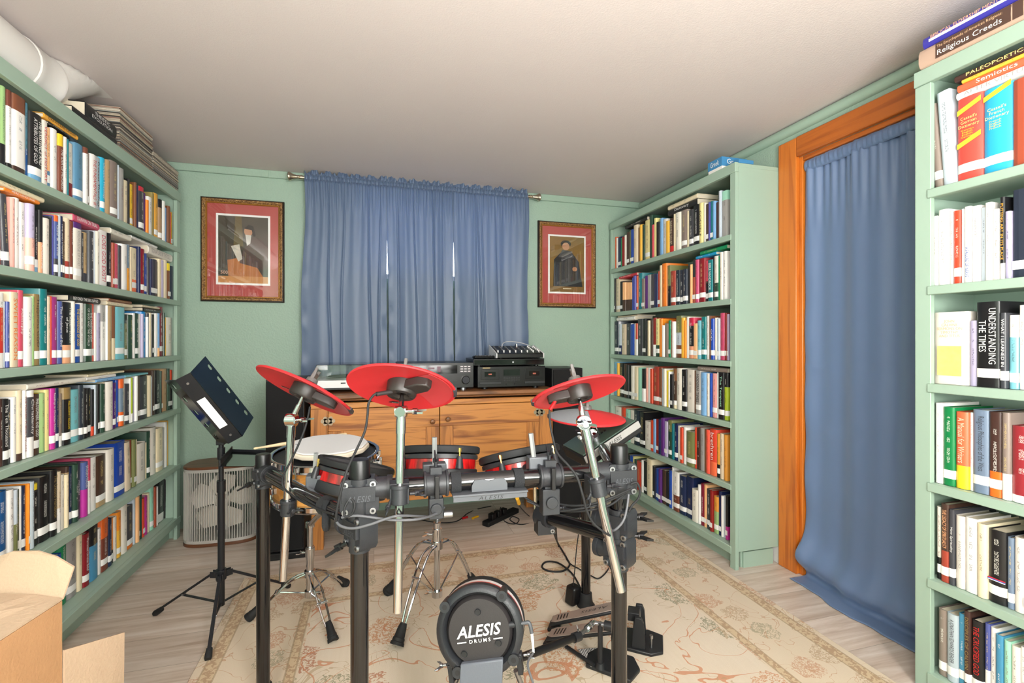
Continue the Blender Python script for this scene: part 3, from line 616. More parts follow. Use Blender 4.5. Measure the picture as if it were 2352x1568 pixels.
for case, si, segs in ROWS:
    X, setb, shelves, lipz, cname, ymax = CASES[case]
    setb = {'L': [-.024, -.024, -.024, -.028, -.044, -.062], 'F': [.024, .024, .024, .024, .026, .036], 'N': [.024, .024, .024, .024, .024, .024]}[case][si]
    Xs = X + setb                                          # plane of the spines
    zs = shelves[si] + .0003; clear = (lipz if si == 0 else shelves[si - 1] - .0275) - zs
    row = []; px0 = None
    for seg in segs:
        items = seg.split(' ')
        seq = []                                           # titles hold blanks, so join the pieces again
        for it in items:
            if seq and not (it.split(':')[0].lstrip('-').isdigit() and it.count(':') >= 2): seq[-1] += ' ' + it
            else: seq.append(it)
        first = seq[0]
        c = first[0]; ox, oy, sc = CROPS[c]; first = first[1:]
        if ':' in first: seq[0] = first
        else:
            h0, *rest = first.split(' ', 1)
            px0 = ox + float(h0) * sc
            seq = ([rest[0]] if rest else []) + seq[1:]
        for it in seq:
            x1, top, spec = it.split(':', 2)
            px1 = ox + float(x1) * sc; pt = oy + float(top) * sc
            ya, yb = onX(px0, Xs), onX(px1, Xs)
            lo_, hi_ = {'L': (1.242, 3.112), 'F': (1.968, 3.208), 'N': (.243, 1.120)}[case]
            ya, yb = min(max(ya, lo_), hi_), min(max(yb, lo_), hi_)
            if abs(ya - yb) < .002: px0 = px1; continue
            ztop = onXz((px0 + px1) / 2, pt, Xs)
            h = ztop - zs
            if case == 'L' and si == 5: h = .19 + .05 * random.random() + (.0 if spec[0] != 'F' else .02)
            h = max(.15, min(h, clear - .012))
            row.append(dict(y0=min(ya, yb), y1=max(ya, yb), h=h, spec=spec, px=abs(px1 - px0), hp=h * FPX / (abs(Xs) / abs(ray((px0 + px1) / 2)[0])), case=case, si=si, z=zs, X=Xs, vis=(px0 + px1) / 2))
            px0 = px1
    BOOKS.append((case, si, clear, row))
# flat books lying on the rows: crop, x0, x1, thickness in crop px, colour, lettering
FLATS = [
 ('L', 0, 'A', 575, 915, 26, 'k', None, None), ('L', 0, 'A', 515, 905, 60, 'A', 'DARWINIAN DESIGN', 'k'),
 ('L', 1, 'C', 70, 530, 52, 'o', 'MERE LANGUAGE', 'w'), ('L', 1, 'C', -60, 590, 75, 'c', None, None),
 ('L', 1, 'C', 985, 1320, 100, 'P', 'DARWIN ON TRIAL', 'w'), ('L', 1, 'D', 375, 690, 90, 'W', None, None), ('L', 1, 'D', 960, 1330, 130, 'W', 'SIGNATURE IN THE CELL', 'g'), ('L', 1, 'D', 700, 1100, 45, 'w', None, None),
 ('L', 2, 'E', 1135, 1640, 100, 'k', 'BEYOND THE BIG BANG', 'w'), ('L', 2, 'F', 385, 860, 75, 'c', None, None), ('L', 2, 'F', 430, 845, 60, 'n', None, None), ('L', 2, 'F', 1070, 1400, 75, 'k', None, None), ('L', 2, 'F', 1050, 1378, 45, 'c', None, None),
 ('L', 3, 'G', 415, 1280, 85, 'W', None, None), ('L', 3, 'H', 170, 680, 60, 'u', None, None), ('L', 3, 'H', 0, 520, 60, 'w', None, None), ('L', 3, 'H', 700, 1100, 40, 'a', None, None), ('L', 3, 'H', 20, 670, 45, 'c', None, None),
 ('F', 0, 'R', 350, 580, 40, 'k', None, None), ('F', 0, 'R', 805, 1110, 70, 'k', 'Dictionary', 'w'), ('F', 0, 'R', 805, 1110, 50, 'c', None, None),
 ('F', 1, 'R', 285, 470, 30, 'r', None, None), ('F', 1, 'R', 1100, 1310, 35, 'z', None, None), ('F', 1, 'R', 1145, 1425, 45, 'F', None, None),
 ('F', 2, 'S', 260, 450, 40, 'w', None, None), ('F', 2, 'S', 270, 480, 35, 'c', None, None), ('F', 3, 'S', 1120, 1428, 50, 'q', None, None),
 ('N', 0, 'M', 460, 1200, 72, 'w', 'AFTER VIRTUE', 'g'), ('N', 0, 'M', 468, 1220, 75, 'K', 'Semiotics', 'w'), ('N', 0, 'M', 505, 1260, 40, 'A', None, None), ('N', 0, 'M', 440, 1240, 62, 'N', 'PALEOPOETICS', 'Y'),
]
ONES = 'first second third fourth fifth sixth seventh eighth ninth tenth eleventh twelfth thirteenth fourteenth fifteenth sixteenth seventeenth eighteenth nineteenth'.split()
TENS = ['', '', 'twenty', 'thirty', 'forty', 'fifty', 'sixty', 'seventy']
def ordinal(k):
    if k < 20: return ONES[k - 1]
    t, u = divmod(k, 10)
    return (TENS[t][:-1] + 'ieth') if u == 0 else TENS[t] + '-' + ONES[u - 1]
# keep the rows clear of the flat books and work out where those rest
FLATPOS = []
stackz = {}
for case, si, cr, x0, x1, th, col, title, tc in FLATS:
    X, setb, shelves, lipz, cname, ymax = CASES[case]
    ox, oy, sc = CROPS[cr]; Xs = X + setb
    ya, yb = sorted((onX(ox + x0 * sc, Xs), onX(ox + x1 * sc, Xs)))
    pxm = ox + (x0 + x1) / 2 * sc
    tz = th * sc / FPX * abs(Xs / ray(pxm)[0]) * .92
    FLATPOS.append([case, si, ya, yb, tz, col, title, tc])
for case, si, clear, row in BOOKS:
    fl = [f for f in FLATPOS if f[0] == case and f[1] == si]
    for f in fl: f.append(None)
    done = []
    # groups of flats that overlap along the shelf share the room above the row
    for b in row:
        over = [f for f in fl if f[2] < b['y1'] and f[3] > b['y0']]
        need = sum(f[4] for f in over) + .004 * bool(over)
        if need: b['h'] = max(.13, min(b['h'], clear - need - .008))
    for f in fl:
        under = [b['h'] for b in row if b['y0'] < f[3] and b['y1'] > f[2]]
        z = max(under) if under else 0
        for g, gz in done:
            if g[2] < f[3] and g[3] > f[2]: z = max(z, gz + g[4])
        f[-1] = z + .0008
        if z + f[4] > clear - .003: f[4] = max(.004, clear - .003 - z)
        done.append((f, f[-1]))
ALLB = [b for _, _, _, row in BOOKS for b in row]
for b in ALLB:
    inframe = 0 <= b['vis'] <= 2352
    b['area'] = b['px'] * b['hp'] * (1 if inframe else 0)
    if b['case'] == 'L' and b['si'] == 5 and b['vis'] < 40: b['area'] = 0
KEEP = 285
cut = sorted((b['area'] for b in ALLB), reverse=True)[KEEP]
rest = MB(); rest_cols = []
GROUPN = {'L': 'left bookcase', 'F': 'bookcase beside the doorway', 'N': 'near right bookcase'}
def text_on_spine(bk, root, title, tc, t, z0, z1, bul, org):
    lines = title.count('\n') + 1
    mats = M_WTXT if tc == 'w' else mat('print_' + PAL.get(tc, ('', 'dark'))[1].replace(' ', '_'), PAL[tc][0] if tc in PAL else '#222222', 0.5)
    me_w = (z1 - z0) * .94; me_h = t * (.5 if lines == 1 else .72)
    tx = add_text('spine_title', title, bk, (bul + .0006, 0, (z0 + z1) / 2), (0, 0, -1), (0, 1, 0), me_w, me_h, mats, origin=Vector((0, 0, 0)))
    return tx
SPECIAL = {}
for case, si, clear, row in BOOKS:
    n = len(row)
    for k, b in enumerate(row):
        parts, main, band, title, tc, lean, hi, lo = parse(b['spec'])
        t = b['y1'] - b['y0'] - .0007; h = b['h']; dep = .135 + .05 * random.random()
        dx = -random.random() * (.010 if not title else .004)
        m, cols, bul = book_geo(t, h, dep, parts, True, hard=random.random() < .6)
        yc = (b['y0'] + b['y1']) / 2
        rot = 0 if case == 'L' else math.pi
        loc = Vector((b['X'] + (dx if case == 'L' else -dx), yc, b['z'] + (t / 2 * abs(math.sin(math.radians(lean))) if lean else 0)))
        if b['area'] < cut or b['area'] == 0:
            Mx = Matrix.Translation(loc) @ Matrix.Rotation(rot, 4, 'Z') @ Matrix.Rotation(math.radians(lean), 4, 'X')
            names = []
            for c in cols + ['pg', 'bd']:
                if c not in rest_cols: rest_cols.append(c)
            rest.add([Mx @ v for v in m.v], m.f, 0)
            for q in range(len(m.f)): rest.m[len(rest.m) - len(m.f) + q] = rest_cols.index(cols[m.m[q]])
            pg = book_pages(t, h, dep); rest.add([Mx @ v for v in pg.v], pg.f, rest_cols.index('pg'))
            if band:
                bd = MB().bb((bul, -t / 2 + .0004, h * .10), (bul + .0006, t / 2 - .0004, h * .10 + .024)); rest.add([Mx @ v for v in bd.v], bd.f, rest_cols.index('bd'))
            continue
        me_mats = [cover_mat(c, title is None) for c in cols]
        bk = m.build('book', me_mats, None, smooth=50)
        bk.location = loc; bk.rotation_euler = (math.radians(lean), 0, rot)
        ORG[bk.name] = Vector((0, 0, 0))
        book_pages(t, h, dep).build('pages', M_PAGE, bk, smooth=0)
        zb = h * (.085 + .03 * random.random())
        if band:
            bm_ = MB(); yb = t / 2 + .0004
            bm_.tube([], .001)
            prof = [(-.012, -yb), (-.004, -yb), (0, -t * .42), (bul + .0006, -t * .2), (bul + .0008, 0), (bul + .0006, t * .2), (0, t * .42), (-.004, yb), (-.012, yb)]
            hh = min(.026, h * .13); q = len(prof)
            bm_.add([(x, y, zb) for x, y in prof] + [(x, y, zb + hh) for x, y in prof], [(j, j + 1, q + j + 1, q + j) for j in range(q - 1)])
            bm_.build('spine_tape', M_BAND, bk)
        if title:
            z0 = (zb + .03) if band else h * .05
            if lo: z0 = max(z0, lo[1] * h)
            z1 = h * (1 - (hi[1] if hi else .04))
            text_on_spine(bk, bk, title, tc, t, z0 + .004, z1 - .004, bul, None)
        if hi and hi[1] < .55 and not title: look = PAL[main][1] + ' and ' + PAL[hi[0]][1]
        elif lo and lo[1] < .65 and not title: look = PAL[main][1] + ' and ' + PAL[lo[0]][1]
        else: look = PAL[main][1]
        pos = ordinal(n - k) if case == 'L' else ordinal(k + 1)
        anchor = 'from back wall' if case != 'N' else 'from doorway side'
        where = '%s %s, %s shelf of %s' % (pos, anchor, SHELFNAME[si], {'L': 'left bookcase', 'F': 'bookcase beside doorway', 'N': 'near right bookcase'}[case])
        lab = '%s book%s, %s' % (look, ' with white tape' if band and len(look.split()) < 3 else '', where)
        tag(bk, lab, 'book', 'books on the %s shelf of the %s' % (SHELFNAME[si], GROUPN[case]))
        SPECIAL[(case, si, k)] = (bk, t, h, bul)
# the rows go on past the edge of the picture
for case, si, clear, row in BOOKS:
    if case == 'F': continue
    y = min(b['y0'] for b in row) - .001; end = 1.30 if case == 'L' else .27
    X_, z_ = row[0]['X'], row[0]['z']
    while y - .05 > end:
        t = random.uniform(.014, .042); h = min(clear - .02, random.uniform(.18, .25)); dep = .14
        m, cols, bul = book_geo(t, h, dep, [(0, 1, random.choice('wWckdgrRoGBbTeNq'))], True)
        Mx = Matrix.Translation((X_, y - t / 2, z_)) @ Matrix.Rotation(0 if case == 'L' else math.pi, 4, 'Z'); y -= t + .0008
        for cc in cols + ['pg']:
            if cc not in rest_cols: rest_cols.append(cc)
        rest.add([Mx @ v for v in m.v], m.f, rest_cols.index(cols[0]))
        pg = book_pages(t, h, dep); rest.add([Mx @ v for v in pg.v], pg.f, rest_cols.index('pg'))
rm_ = [M_PAGE if c == 'pg' else M_BAND if c == 'bd' else cover_mat(c, False) for c in rest_cols]
tag(rest.build('books', rm_, None, smooth=0), 'the remaining small book spines filling the shelves of the bookcases', 'books', None, 'stuff')
# the thick cream volume with a yellow picture panel
bk, t, h, bul = SPECIAL[('N', 2, 0)]; bk.data.materials[0] = cover_mat('W', False)
MB().bb((bul * .5, -t * .36, h * .12), (bul + .0009, t * .34, h * .53)).build('picture_panel', mat('panel_yellow', '#e0c478', .5, var=(60, .25)), bk)
add_text('spine_title', 'JOHN\nCALVINS\nSERMONS ON\nTIMOTHY\nAND TITUS', bk, (bul + .0008, 0, h * .77), (0, 1, 0), (0, 0, 1), t * .74, h * .24, mat('print_tan', '#d9b48e', .5), origin=Vector((0, 0, 0)))
# the two foreign dictionaries: diagonal yellow flashes and lettering across the spine
for kx_, word, langs in ((2, 'German', 'German\nEnglish\nEnglish\nGerman'), (3, 'French', 'French\nEnglish\nEnglish\nFrench')):
    bk, t, h, bul = SPECIAL[('N', 0, kx_)]
    w_ = t * .47; bk.data.materials[0] = cover_mat('K' if kx_ == 2 else 'C', False)
    for zz in ((.80, .40) if kx_ == 2 else (.86,)):
        MB().add([(bul + .0008, -w_, h * zz), (bul + .0008, w_, h * (zz + .10)), (bul + .0008, w_, h * (zz + .16)), (bul + .0008, -w_, h * (zz + .06))], [(0, 1, 2, 3)]).build('yellow_flash', mat('flash_yellow', '#f0cf3a', .4), bk, smooth=0)
    add_text('spine_title', "Cassell's\n%s\nDictionary" % word, bk, (bul + .0010, 0, h * .70), (0, 1, 0), (0, 0, 1), t * .82, h * .14, mat('print_pale_yellow', '#f4e58c', .5), origin=Vector((0, 0, 0)))
    add_text('spine_title', langs, bk, (bul + .0010, -t * .06, h * .57), (0, 1, 0), (0, 0, 1), t * .5, h * .10, mat('flash_yellow', '#f0cf3a', .4), origin=Vector((0, 0, 0)))
bk, t, h, bul = SPECIAL[('N', 4, 6)]
for k_, col_ in enumerate(('#d6d9e6', '#3f57b5', '#c8323a')):
    MB().bb((bul * .4, -t * .46, h * (.30 + .012 * k_)), (bul + .0009, t * .46, h * (.30 + .012 * (k_ + 1)))).build('ribbon_stripe', mat('stripe_' + col_[1:], col_, .5), bk, smooth=0)
# flat books
nflat = {}
for case, si, ya, yb, tz, col, title, tc, zr in FLATPOS:
    X, setb, shelves, lipz, cname, ymax = CASES[case]
    L = yb - ya; dep = .14
    m, cols, bul = book_geo(tz, L, dep, [(0, 1, col)], True)
    bk = m.build('book', [cover_mat(col, title is None)], None, smooth=50); ORG[bk.name] = Vector((0, 0, 0))
    book_pages(tz, L, dep).build('pages', M_PAGE, bk, smooth=0)
    sgn = 1 if case == 'L' else -1
    # local x (spine) -> out of the case, local z (height) -> viewer's left, local y -> up
    out = Vector((sgn, 0, 0)); right = Vector((0, sgn, 0)) if sgn > 0 else Vector((0, -1, 0))
    ez = -right; ey = Vector((0, 0, 1)); ex = out
    R = Matrix((ex, ey, ez)).transposed().to_4x4()
    start = Vector((X + setb - sgn * .001, 0, 0)); start.y = yb if right.y > 0 else ya
    bk.matrix_world = Matrix.Translation((start.x, start.y, shelves[si] + zr + tz / 2 + .0004)) @ R
    if title:
        mt = M_WTXT if tc == 'w' else mat('print_' + PAL[tc][1].replace(' ', '_'), PAL[tc][0], 0.5)
        add_text('spine_title', title, bk, (bul + .0006, 0, L / 2), (0, 0, -1), (0, 1, 0), L * .8, tz * .55, mt, origin=Vector((0, 0, 0)))
    key = (case, si); nflat[key] = nflat.get(key, 0) + 1
    tag(bk, '%s book lying flat, %s of those atop %s shelf row, %s' % (PAL[col][1], ordinal(nflat[key]), SHELFNAME[si], {'L': 'left bookcase', 'F': 'bookcase beside doorway', 'N': 'near right bookcase'}[case]), 'book', 'books lying flat above the rows')

# ------------------------------------------------------------------ on top of the bookcases
def sleeve_stack(y0, y1, n, z0, zt, where, grp, xin=-1.048, w=.30):
    cols = ['#c4b49c', '#8d8378', '#b3a491', '#57524e', '#cfc5b6', '#7b7068', '#8f6a5c', '#c0b6a6', '#75787a', '#3b3836', '#b5a896', '#989a94', '#a99c8c']
    th = (zt - z0) / n
    proto = {}
    for k in range(n):
        c = cols[random.randrange(len(cols))]
        if c not in proto:
            m = MB().bb((-.235, 0, 0), (0, y1 - y0, th * .86)); proto[c] = m.build('record_sleeve', mat('sleeve_' + c[1:], c, .7, var=(40, .25)), None, smooth=0); o = proto[c]
        else:
            o = proto[c].copy(); COL.objects.link(o)
        o.location = (xin - random.random() * .006, y0 + (random.random() - .5) * .006, z0 + k * th + .0003)
        o.rotation_euler = (0, 0, (random.random() - .5) * .012)
        tag(o, 'thin worn record sleeve, stack %s, left bookcase top' % where, 'record sleeve', grp)
yb_ = 3.120
sleeve_stack(yb_ - .318, yb_, 36, TOP_L + .0005, TOP_L + .118, 'nearest the back wall', 'record sleeves in the stack by the back wall')
sleeve_stack(yb_ - .648, yb_ - .328, 50, TOP_L + .0005, TOP_L + .178, 'beside the big black books', 'record sleeves in the taller stack')
def topbook(y0, y1, z0, z1, x0, x1, cm, label, text=None, tm=None):
    xs = 1 if x1 < 0 else -1
    t = z1 - z0
    L = y1 - y0
    m, cols, bul = book_geo(t, L, abs(x1 - x0), [(0, 1, 'k')], True)
    bk = m.build('book', [cm], None, smooth=50); ORG[bk.name] = Vector((0, 0, 0))
    book_pages(t, L, abs(x1 - x0)).build('pages', M_PAGE, bk, smooth=0)
    out = Vector((xs, 0, 0)); right = Vector((0, xs, 0))
    R = Matrix((out, Vector((0, 0, 1)), -right)).transposed().to_4x4()
    bk.matrix_world = Matrix.Translation((max(x0, x1) if xs > 0 else min(x0, x1), y1 if xs > 0 else y0, (z0 + z1) / 2)) @ R
    if text:
        add_text('spine_title', text, bk, (bul + .0006, 0, L / 2), (0, 0, -1), (0, 1, 0), L * .8, t * .55, tm, origin=Vector((0, 0, 0)))
    tag(bk, label, 'book', 'books on top of the bookcases')
    return bk
ya_, yc_ = onX(186, -1.05), onX(268, -1.05)
topbook(ya_ - .06, yc_ - .012, TOP_L + .0005, TOP_L + .024, -1.28, -1.046, mat('cover_black_plain', '#1b1b1d', .4), 'thin black volume lying under a thick black one on left bookcase top')
topbook(ya_ + .03, yc_ - .008, TOP_L + .025, TOP_L + .080, -1.27, -1.05, mat('cover_black_plain', '#1b1b1d', .4), 'thick black volume lettered in white lying on left bookcase beside records', 'THEISTIC\nEVOLUTION', M_WTXT)
# near right case: volumes lying on top
nz = TOP_N
eb = topbook(.862, 1.122, nz + .0005, nz + .056, 1.88, 1.652, mat('cover_tan_cloth', '#b89c8a', .5), 'tan and brown encyclopedia of creeds lying on top of near right bookcase')
MB().bb((.0030, -.021, .030), (.0040, .023, .212)).build('spine_panel', mat('panel_brown', '#4e382f', .45), eb, smooth=0)
MB().bb((.0030, -.021, .004), (.0040, .023, .026)).build('spine_panel', mat('panel_brown', '#4e382f', .45), eb, smooth=0)
add_text('spine_title', 'The Encyclopedia of American Religions:', eb, (.0046, .012, .128), (0, 0, -1), (0, 1, 0), .160, .011, mat('print_tan', '#d9b48e', .5), origin=Vector((0, 0, 0)))
add_text('spine_title', 'Religious Creeds', eb, (.0046, -.008, .128), (0, 0, -1), (0, 1, 0), .158, .020, M_WTXT, origin=Vector((0, 0, 0)))
mb_ = topbook(.85, 1.112, nz + .0575, nz + .092, 1.87, 1.655, mat('cover_violet_blue', '#3c3899', .4), "violet blue mentoring handbook lying on the tan encyclopedia, near right bookcase")
MB().bb((.0030, -.004, .01), (.0040, .004, .245)).build('spine_stripe', M_BAND, mb_, smooth=0)
add_text('spine_title', "BIBLICAL ELDERSHIP MENTOR'S GUIDE".replace(' GUIDE', ''), mb_, (.0042, .0095, .14), (0, 0, -1), (0, 1, 0), .20, .0095, mat('print_peach', '#e0905e', .5), origin=Vector((0, 0, 0)))
def card_box(loc, rz, size, label):
    t = thing('card_box', label, 'box', loc)
    cm = mat('card_box_blue', '#3f83b5', .4)
    ax = (Vector((math.cos(rz), math.sin(rz), 0)), Vector((-math.sin(rz), math.cos(rz), 0)), UP)
    L0 = Vector(loc)
    MB().box(L0 + UP * size[2] * .62, (size[0], size[1], size[2] * .76), ax).build('lid', cm, t, bevel=.001)
    MB().box(L0 + UP * size[2] * .13, (size[0] * .97, size[1] * .97, size[2] * .26), ax).build('tray', M_WHITE, t, bevel=.001)
    for U, N, w in ((-ax[1], -ax[0], size[1]), (ax[0], -ax[1], size[0])):
        add_text('lettering', 'Greek', t, L0 + N * ((size[0] if w == size[1] else size[1]) / 2 + .0008) + UP * size[2] * .64, U, UP, w * .6, size[2] * .42, M_WTXT)
    return t
gy = onX(1640, XF)
card_box((1.735, gy - .005, TOP_F + .0005), .0, (.15, .105, .06), 'blue and white box of Greek cards on top of bookcase by the doorway')
gb = MB().box((1.73, 1.972, TOP_F + .010), (.085, .045, .018)).build('card_box', mat('card_box_blue', '#3f83b5', .4), None, bevel=.001)
tag(gb, 'second flat blue box lying at the doorway end of the bookcase top', 'box')

# ------------------------------------------------------------------ white duct along the wall on the left
dm = MB(); R_ = .098; rings = []
pth = [(.2, 2.03), (1.0, 2.03), (1.5, 2.028), (1.99, 2.025), (2.0, 2.025), (2.08, 2.03), (2.2, 2.062), (2.32, 2.098), (2.46, 2.135)]
def duct(pth, rad, name, mi):
    m = MB(); n = 28; vs = []
    for i, (y, z) in enumerate(pth):
        for k in range(n):
            a = 2 * math.pi * k / n
            vs.append(Vector((-1.172 + rad[i] * math.cos(a), y, min(z + rad[i] * math.sin(a), CEIL - .0015))))
    fs = [(i * n + k, i * n + (k + 1) % n, (i + 1) * n + (k + 1) % n, (i + 1) * n + k) for i in range(len(pth) - 1) for k in range(n)]
    return m.add(vs, fs, mi)
td = thing('vent_duct', 'round white painted duct rising into the ceiling above the left bookcase', 'duct', (-1.172, 1.2, 2.03))
duct([(.2, 2.028), (2.01, 2.028)], [R_, R_], 'pipe', 0).build('pipe', M_PIPE, td, smooth=60)
duct([(2.0, 2.028), (2.005, 2.028), (2.025, 2.028), (2.03, 2.028), (2.125, 2.03), (2.13, 2.03), (2.145, 2.032), (2.15, 2.032)], [.0985, .1020, .1020, .1008, .1008, .1030, .1030, .0985], 'collar', 0).build('collar', M_PIPE, td, smooth=30)
duct([(2.145 + .325 * k / 28, 2.032 + .203 * k / 28) for k in range(29)], [.098] * 29, 'boot', 0).build('boot', M_PIPE, td, smooth=60)

# ------------------------------------------------------------------ curtains
def satin(name, col, glow=0.0):
    m = bpy.data.materials.new(name); m.use_nodes = True
    n, l = m.node_tree.nodes, m.node_tree.links; b = n['Principled BSDF']
    b.inputs['Base Color'].default_value = (*rgb(col), 1); b.inputs['Roughness'].default_value = 0.46
    b.inputs['Sheen Weight'].default_value = 0.5; b.inputs['Sheen Roughness'].default_value = 0.4; b.inputs['Sheen Tint'].default_value = (*rgb('#b9c6de'), 1)
    b.inputs['Specular IOR Level'].default_value = 0.7
    tc = n.new('ShaderNodeTexCoord'); nb = n.new('ShaderNodeTexNoise'); nb.inputs['Scale'].default_value = 7; nb.inputs['Detail'].default_value = 3; nb.inputs['Distortion'].default_value = 1.0
    l.new(tc.outputs['Object'], nb.inputs['Vector'])
    bp = n.new('ShaderNodeBump'); bp.inputs['Strength'].default_value = 0.22; bp.inputs['Distance'].default_value = 0.006
    l.new(nb.outputs['Fac'], bp.inputs['Height']); l.new(bp.outputs['Normal'], b.inputs['Normal'])
    if glow:
        t = n.new('ShaderNodeBsdfTranslucent'); t.inputs['Color'].default_value = (*rgb('#7f9ccc'), 1)
        x = n.new('ShaderNodeMixShader'); x.inputs[0].default_value = glow
        o = n['Material Output']; l.new(b.outputs[0], x.inputs[1]); l.new(t.outputs[0], x.inputs[2]); l.new(x.outputs[0], o.inputs['Surface'])
    return m
M_SATIN = satin('blue_satin', '#657896', 0.22)
M_SATIN2 = satin('blue_satin_doorway', '#5f7599', 0.0)
def curtain_panel(name, mapf, folds, zt, zb, nu, nv, m, parent=None, solid=.0012):
    """mapf(u, v, off) -> point, u along the rod, v from the rod (0) to the hem (1)"""
    mb = MB(); vs = []
    for j in range(nv + 1):
        v = j / nv
        for i in range(nu + 1):
            u = i / nu
            vs.append(mapf(u, v, folds(u, v)))
    fs = [(j * (nu + 1) + i, j * (nu + 1) + i + 1, (j + 1) * (nu + 1) + i + 1, (j + 1) * (nu + 1) + i) for j in range(nv) for i in range(nu)]
    mb.add(vs, fs)
    o = mb.build(name, m, parent, smooth=180)
    sd = o.modifiers.new('thickness', 'SOLIDIFY'); sd.thickness = solid
    return o
RODZ, RODY = CAMZ + .986, WYB - .085
def px_x(px, Y): return onY(px, Y)
cur_edges = [(700, 683, 889, 891, 891), (886, 896, 1041, 1043, 1042), (1038, 1046, 1211, 1213, 1212)]
labels = ['blue satin curtain panel nearest the left picture, hanging from the rod', 'blue satin curtain panel in the middle, between two bright gaps', 'blue satin curtain panel nearest the right picture, behind the mixer']
rnd = random.Random(3)
def bump_(x, c, w): return math.exp(-((x - c) / w) ** 2)
for i, (t0, b0, t1, _, b1) in enumerate(cur_edges):
    xt0, xb0, xt1, xb1 = px_x(t0, RODY), px_x(b0, RODY), px_x(t1, RODY), px_x(b1, RODY)
    ph = [rnd.random() * 6.28 for _ in range(8)]; fq = [rnd.uniform(2.2, 3.2), rnd.uniform(4.5, 6.5), rnd.uniform(8, 11), rnd.uniform(24, 30), rnd.uniform(40, 52)]
    lines = [(rnd.random(), rnd.uniform(.006, .010), rnd.choice((-1, 1)) * rnd.uniform(.005, .009), rnd.uniform(-.05, .1)) for _ in range(4)]
    def folds(u, v, ph=ph, fq=fq, lines=lines):
        f = .0055 * math.sin(6.28 * fq[0] * u + ph[0]) + (.0020 - .0013 * v) * math.sin(6.28 * fq[1] * u + ph[1] + .4 * v) + .0022 * max(0, 1 - 2.2 * v) * math.sin(6.28 * fq[2] * u + ph[2] - .5 * v)
        g = max(0.0, 1 - v * 8.0)
        f += g * (.004 * math.sin(6.28 * fq[3] * u + ph[3]) + .0025 * math.sin(6.28 * fq[4] * u + ph[4]))
        for c, w, a, dr in lines: f += a * bump_(u, c + dr * v, w * (1 + v))
        e = max(bump_(u, 0, .05), bump_(u, 1, .05))
        f += e * v * (.006 * math.sin(42 * v + ph[5]) + .004 * math.sin(77 * v + ph[6]))
        f += .0035 * bump_(v, .83, .006)
        return f
    zb = .52
    def mapf(u, v, off, xt0=xt0, xb0=xb0, xt1=xt1, xb1=xb1, ph=ph):
        x0 = xt0 + (xb0 - xt0) * v ** 1.6; x1 = xt1 + (xb1 - xt1) * v
        gap = .009 * math.sin(math.pi * min(1, v * 1.15)) ** 2
        x0 += gap if xt0 > -.3 else .007 * math.sin(11 * v); x1 -= gap * .6 if xt1 < .9 else -.007 * math.sin(9 * v + 1)
        z = RODZ - .014 + (zb - RODZ + .014) * v
        return Vector((x0 + (x1 - x0) * u, RODY - .020 + off, z))
    t = thing('curtain', labels[i], 'curtain', (xt0, RODY, zb), 'window curtain panels')
    curtain_panel('drop', mapf, folds, 0, 0, 190, 90, M_SATIN, t)
    # the gathered pocket round the rod and the ruffle standing above it
    def pocket(u, v, off, xt0=xt0, xt1=xt1, ph=ph):
        a = math.pi * (1.25 - 2 * v * .98)
        r = .0185 + .0045 * math.sin(6.28 * 27 * u + ph[3]) + .003 * math.sin(6.28 * 47 * u + ph[4])
        return Vector((xt0 + (xt1 - xt0) * u, RODY + r * math.sin(a - 1.9), RODZ + r * math.cos(a - 1.9) * 1.15))
    curtain_panel('rod_pocket', pocket, lambda u, v: 0, 0, 0, 240, 16, M_SATIN, t, .001)
    def ruff(u, v, off, xt0=xt0, xt1=xt1, ph=ph):
        hgt = .026 + .010 * math.sin(6.28 * 6 * u + ph[1]) + .006 * math.sin(6.28 * 14 * u + ph[2])
        return Vector((xt0 + (xt1 - xt0) * u, RODY - .004 + v * .010 * math.sin(6.28 * 19 * u + ph[5]) + v * .008 * math.sin(6.28 * 7 * u + ph[6]), RODZ + .016 + hgt * v))
    curtain_panel('ruffle', ruff, lambda u, v: 0, 0, 0, 220, 5, M_SATIN, t, .001)
rt = thing('curtain_rod', 'satin nickel curtain rod with flared end knobs above the window', 'curtain rod', (.3, RODY, RODZ))
rx0, rx1 = px_x(700, RODY) - .012, px_x(1211, RODY) + .012
MB().cyl((rx0, RODY, RODZ), (rx1, RODY, RODZ), .0085, n=20).build('rod', M_NICKEL, rt)
for x, sg in ((rx0, -1), (rx1, 1)):
    MB().lathe([(.0, 0), (.0125, .0), (.0125, .012), (.009, .015), (.0115, .018), (.0115, .024), (.009, .027), (.0105, .032), (.0145, .05), (.023, .066), (.027, .072), (.027, .077), (.02, .083), (0, .085)], (x, RODY, RODZ), (sg, 0, 0), 28).build('finial', M_NICKEL, rt)
for x in (rx0 + .02, (rx0 + rx1) / 2, rx1 - .02):
    m = MB(); m.bb((x - .008, RODY + .0085, RODZ - .01), (x + .008, WYB, RODZ + .01)); m.bb((x - .012, WYB - .005, RODZ - .035), (x + .012, WYB, RODZ + .03)); m.build('bracket', M_NICKEL, rt)
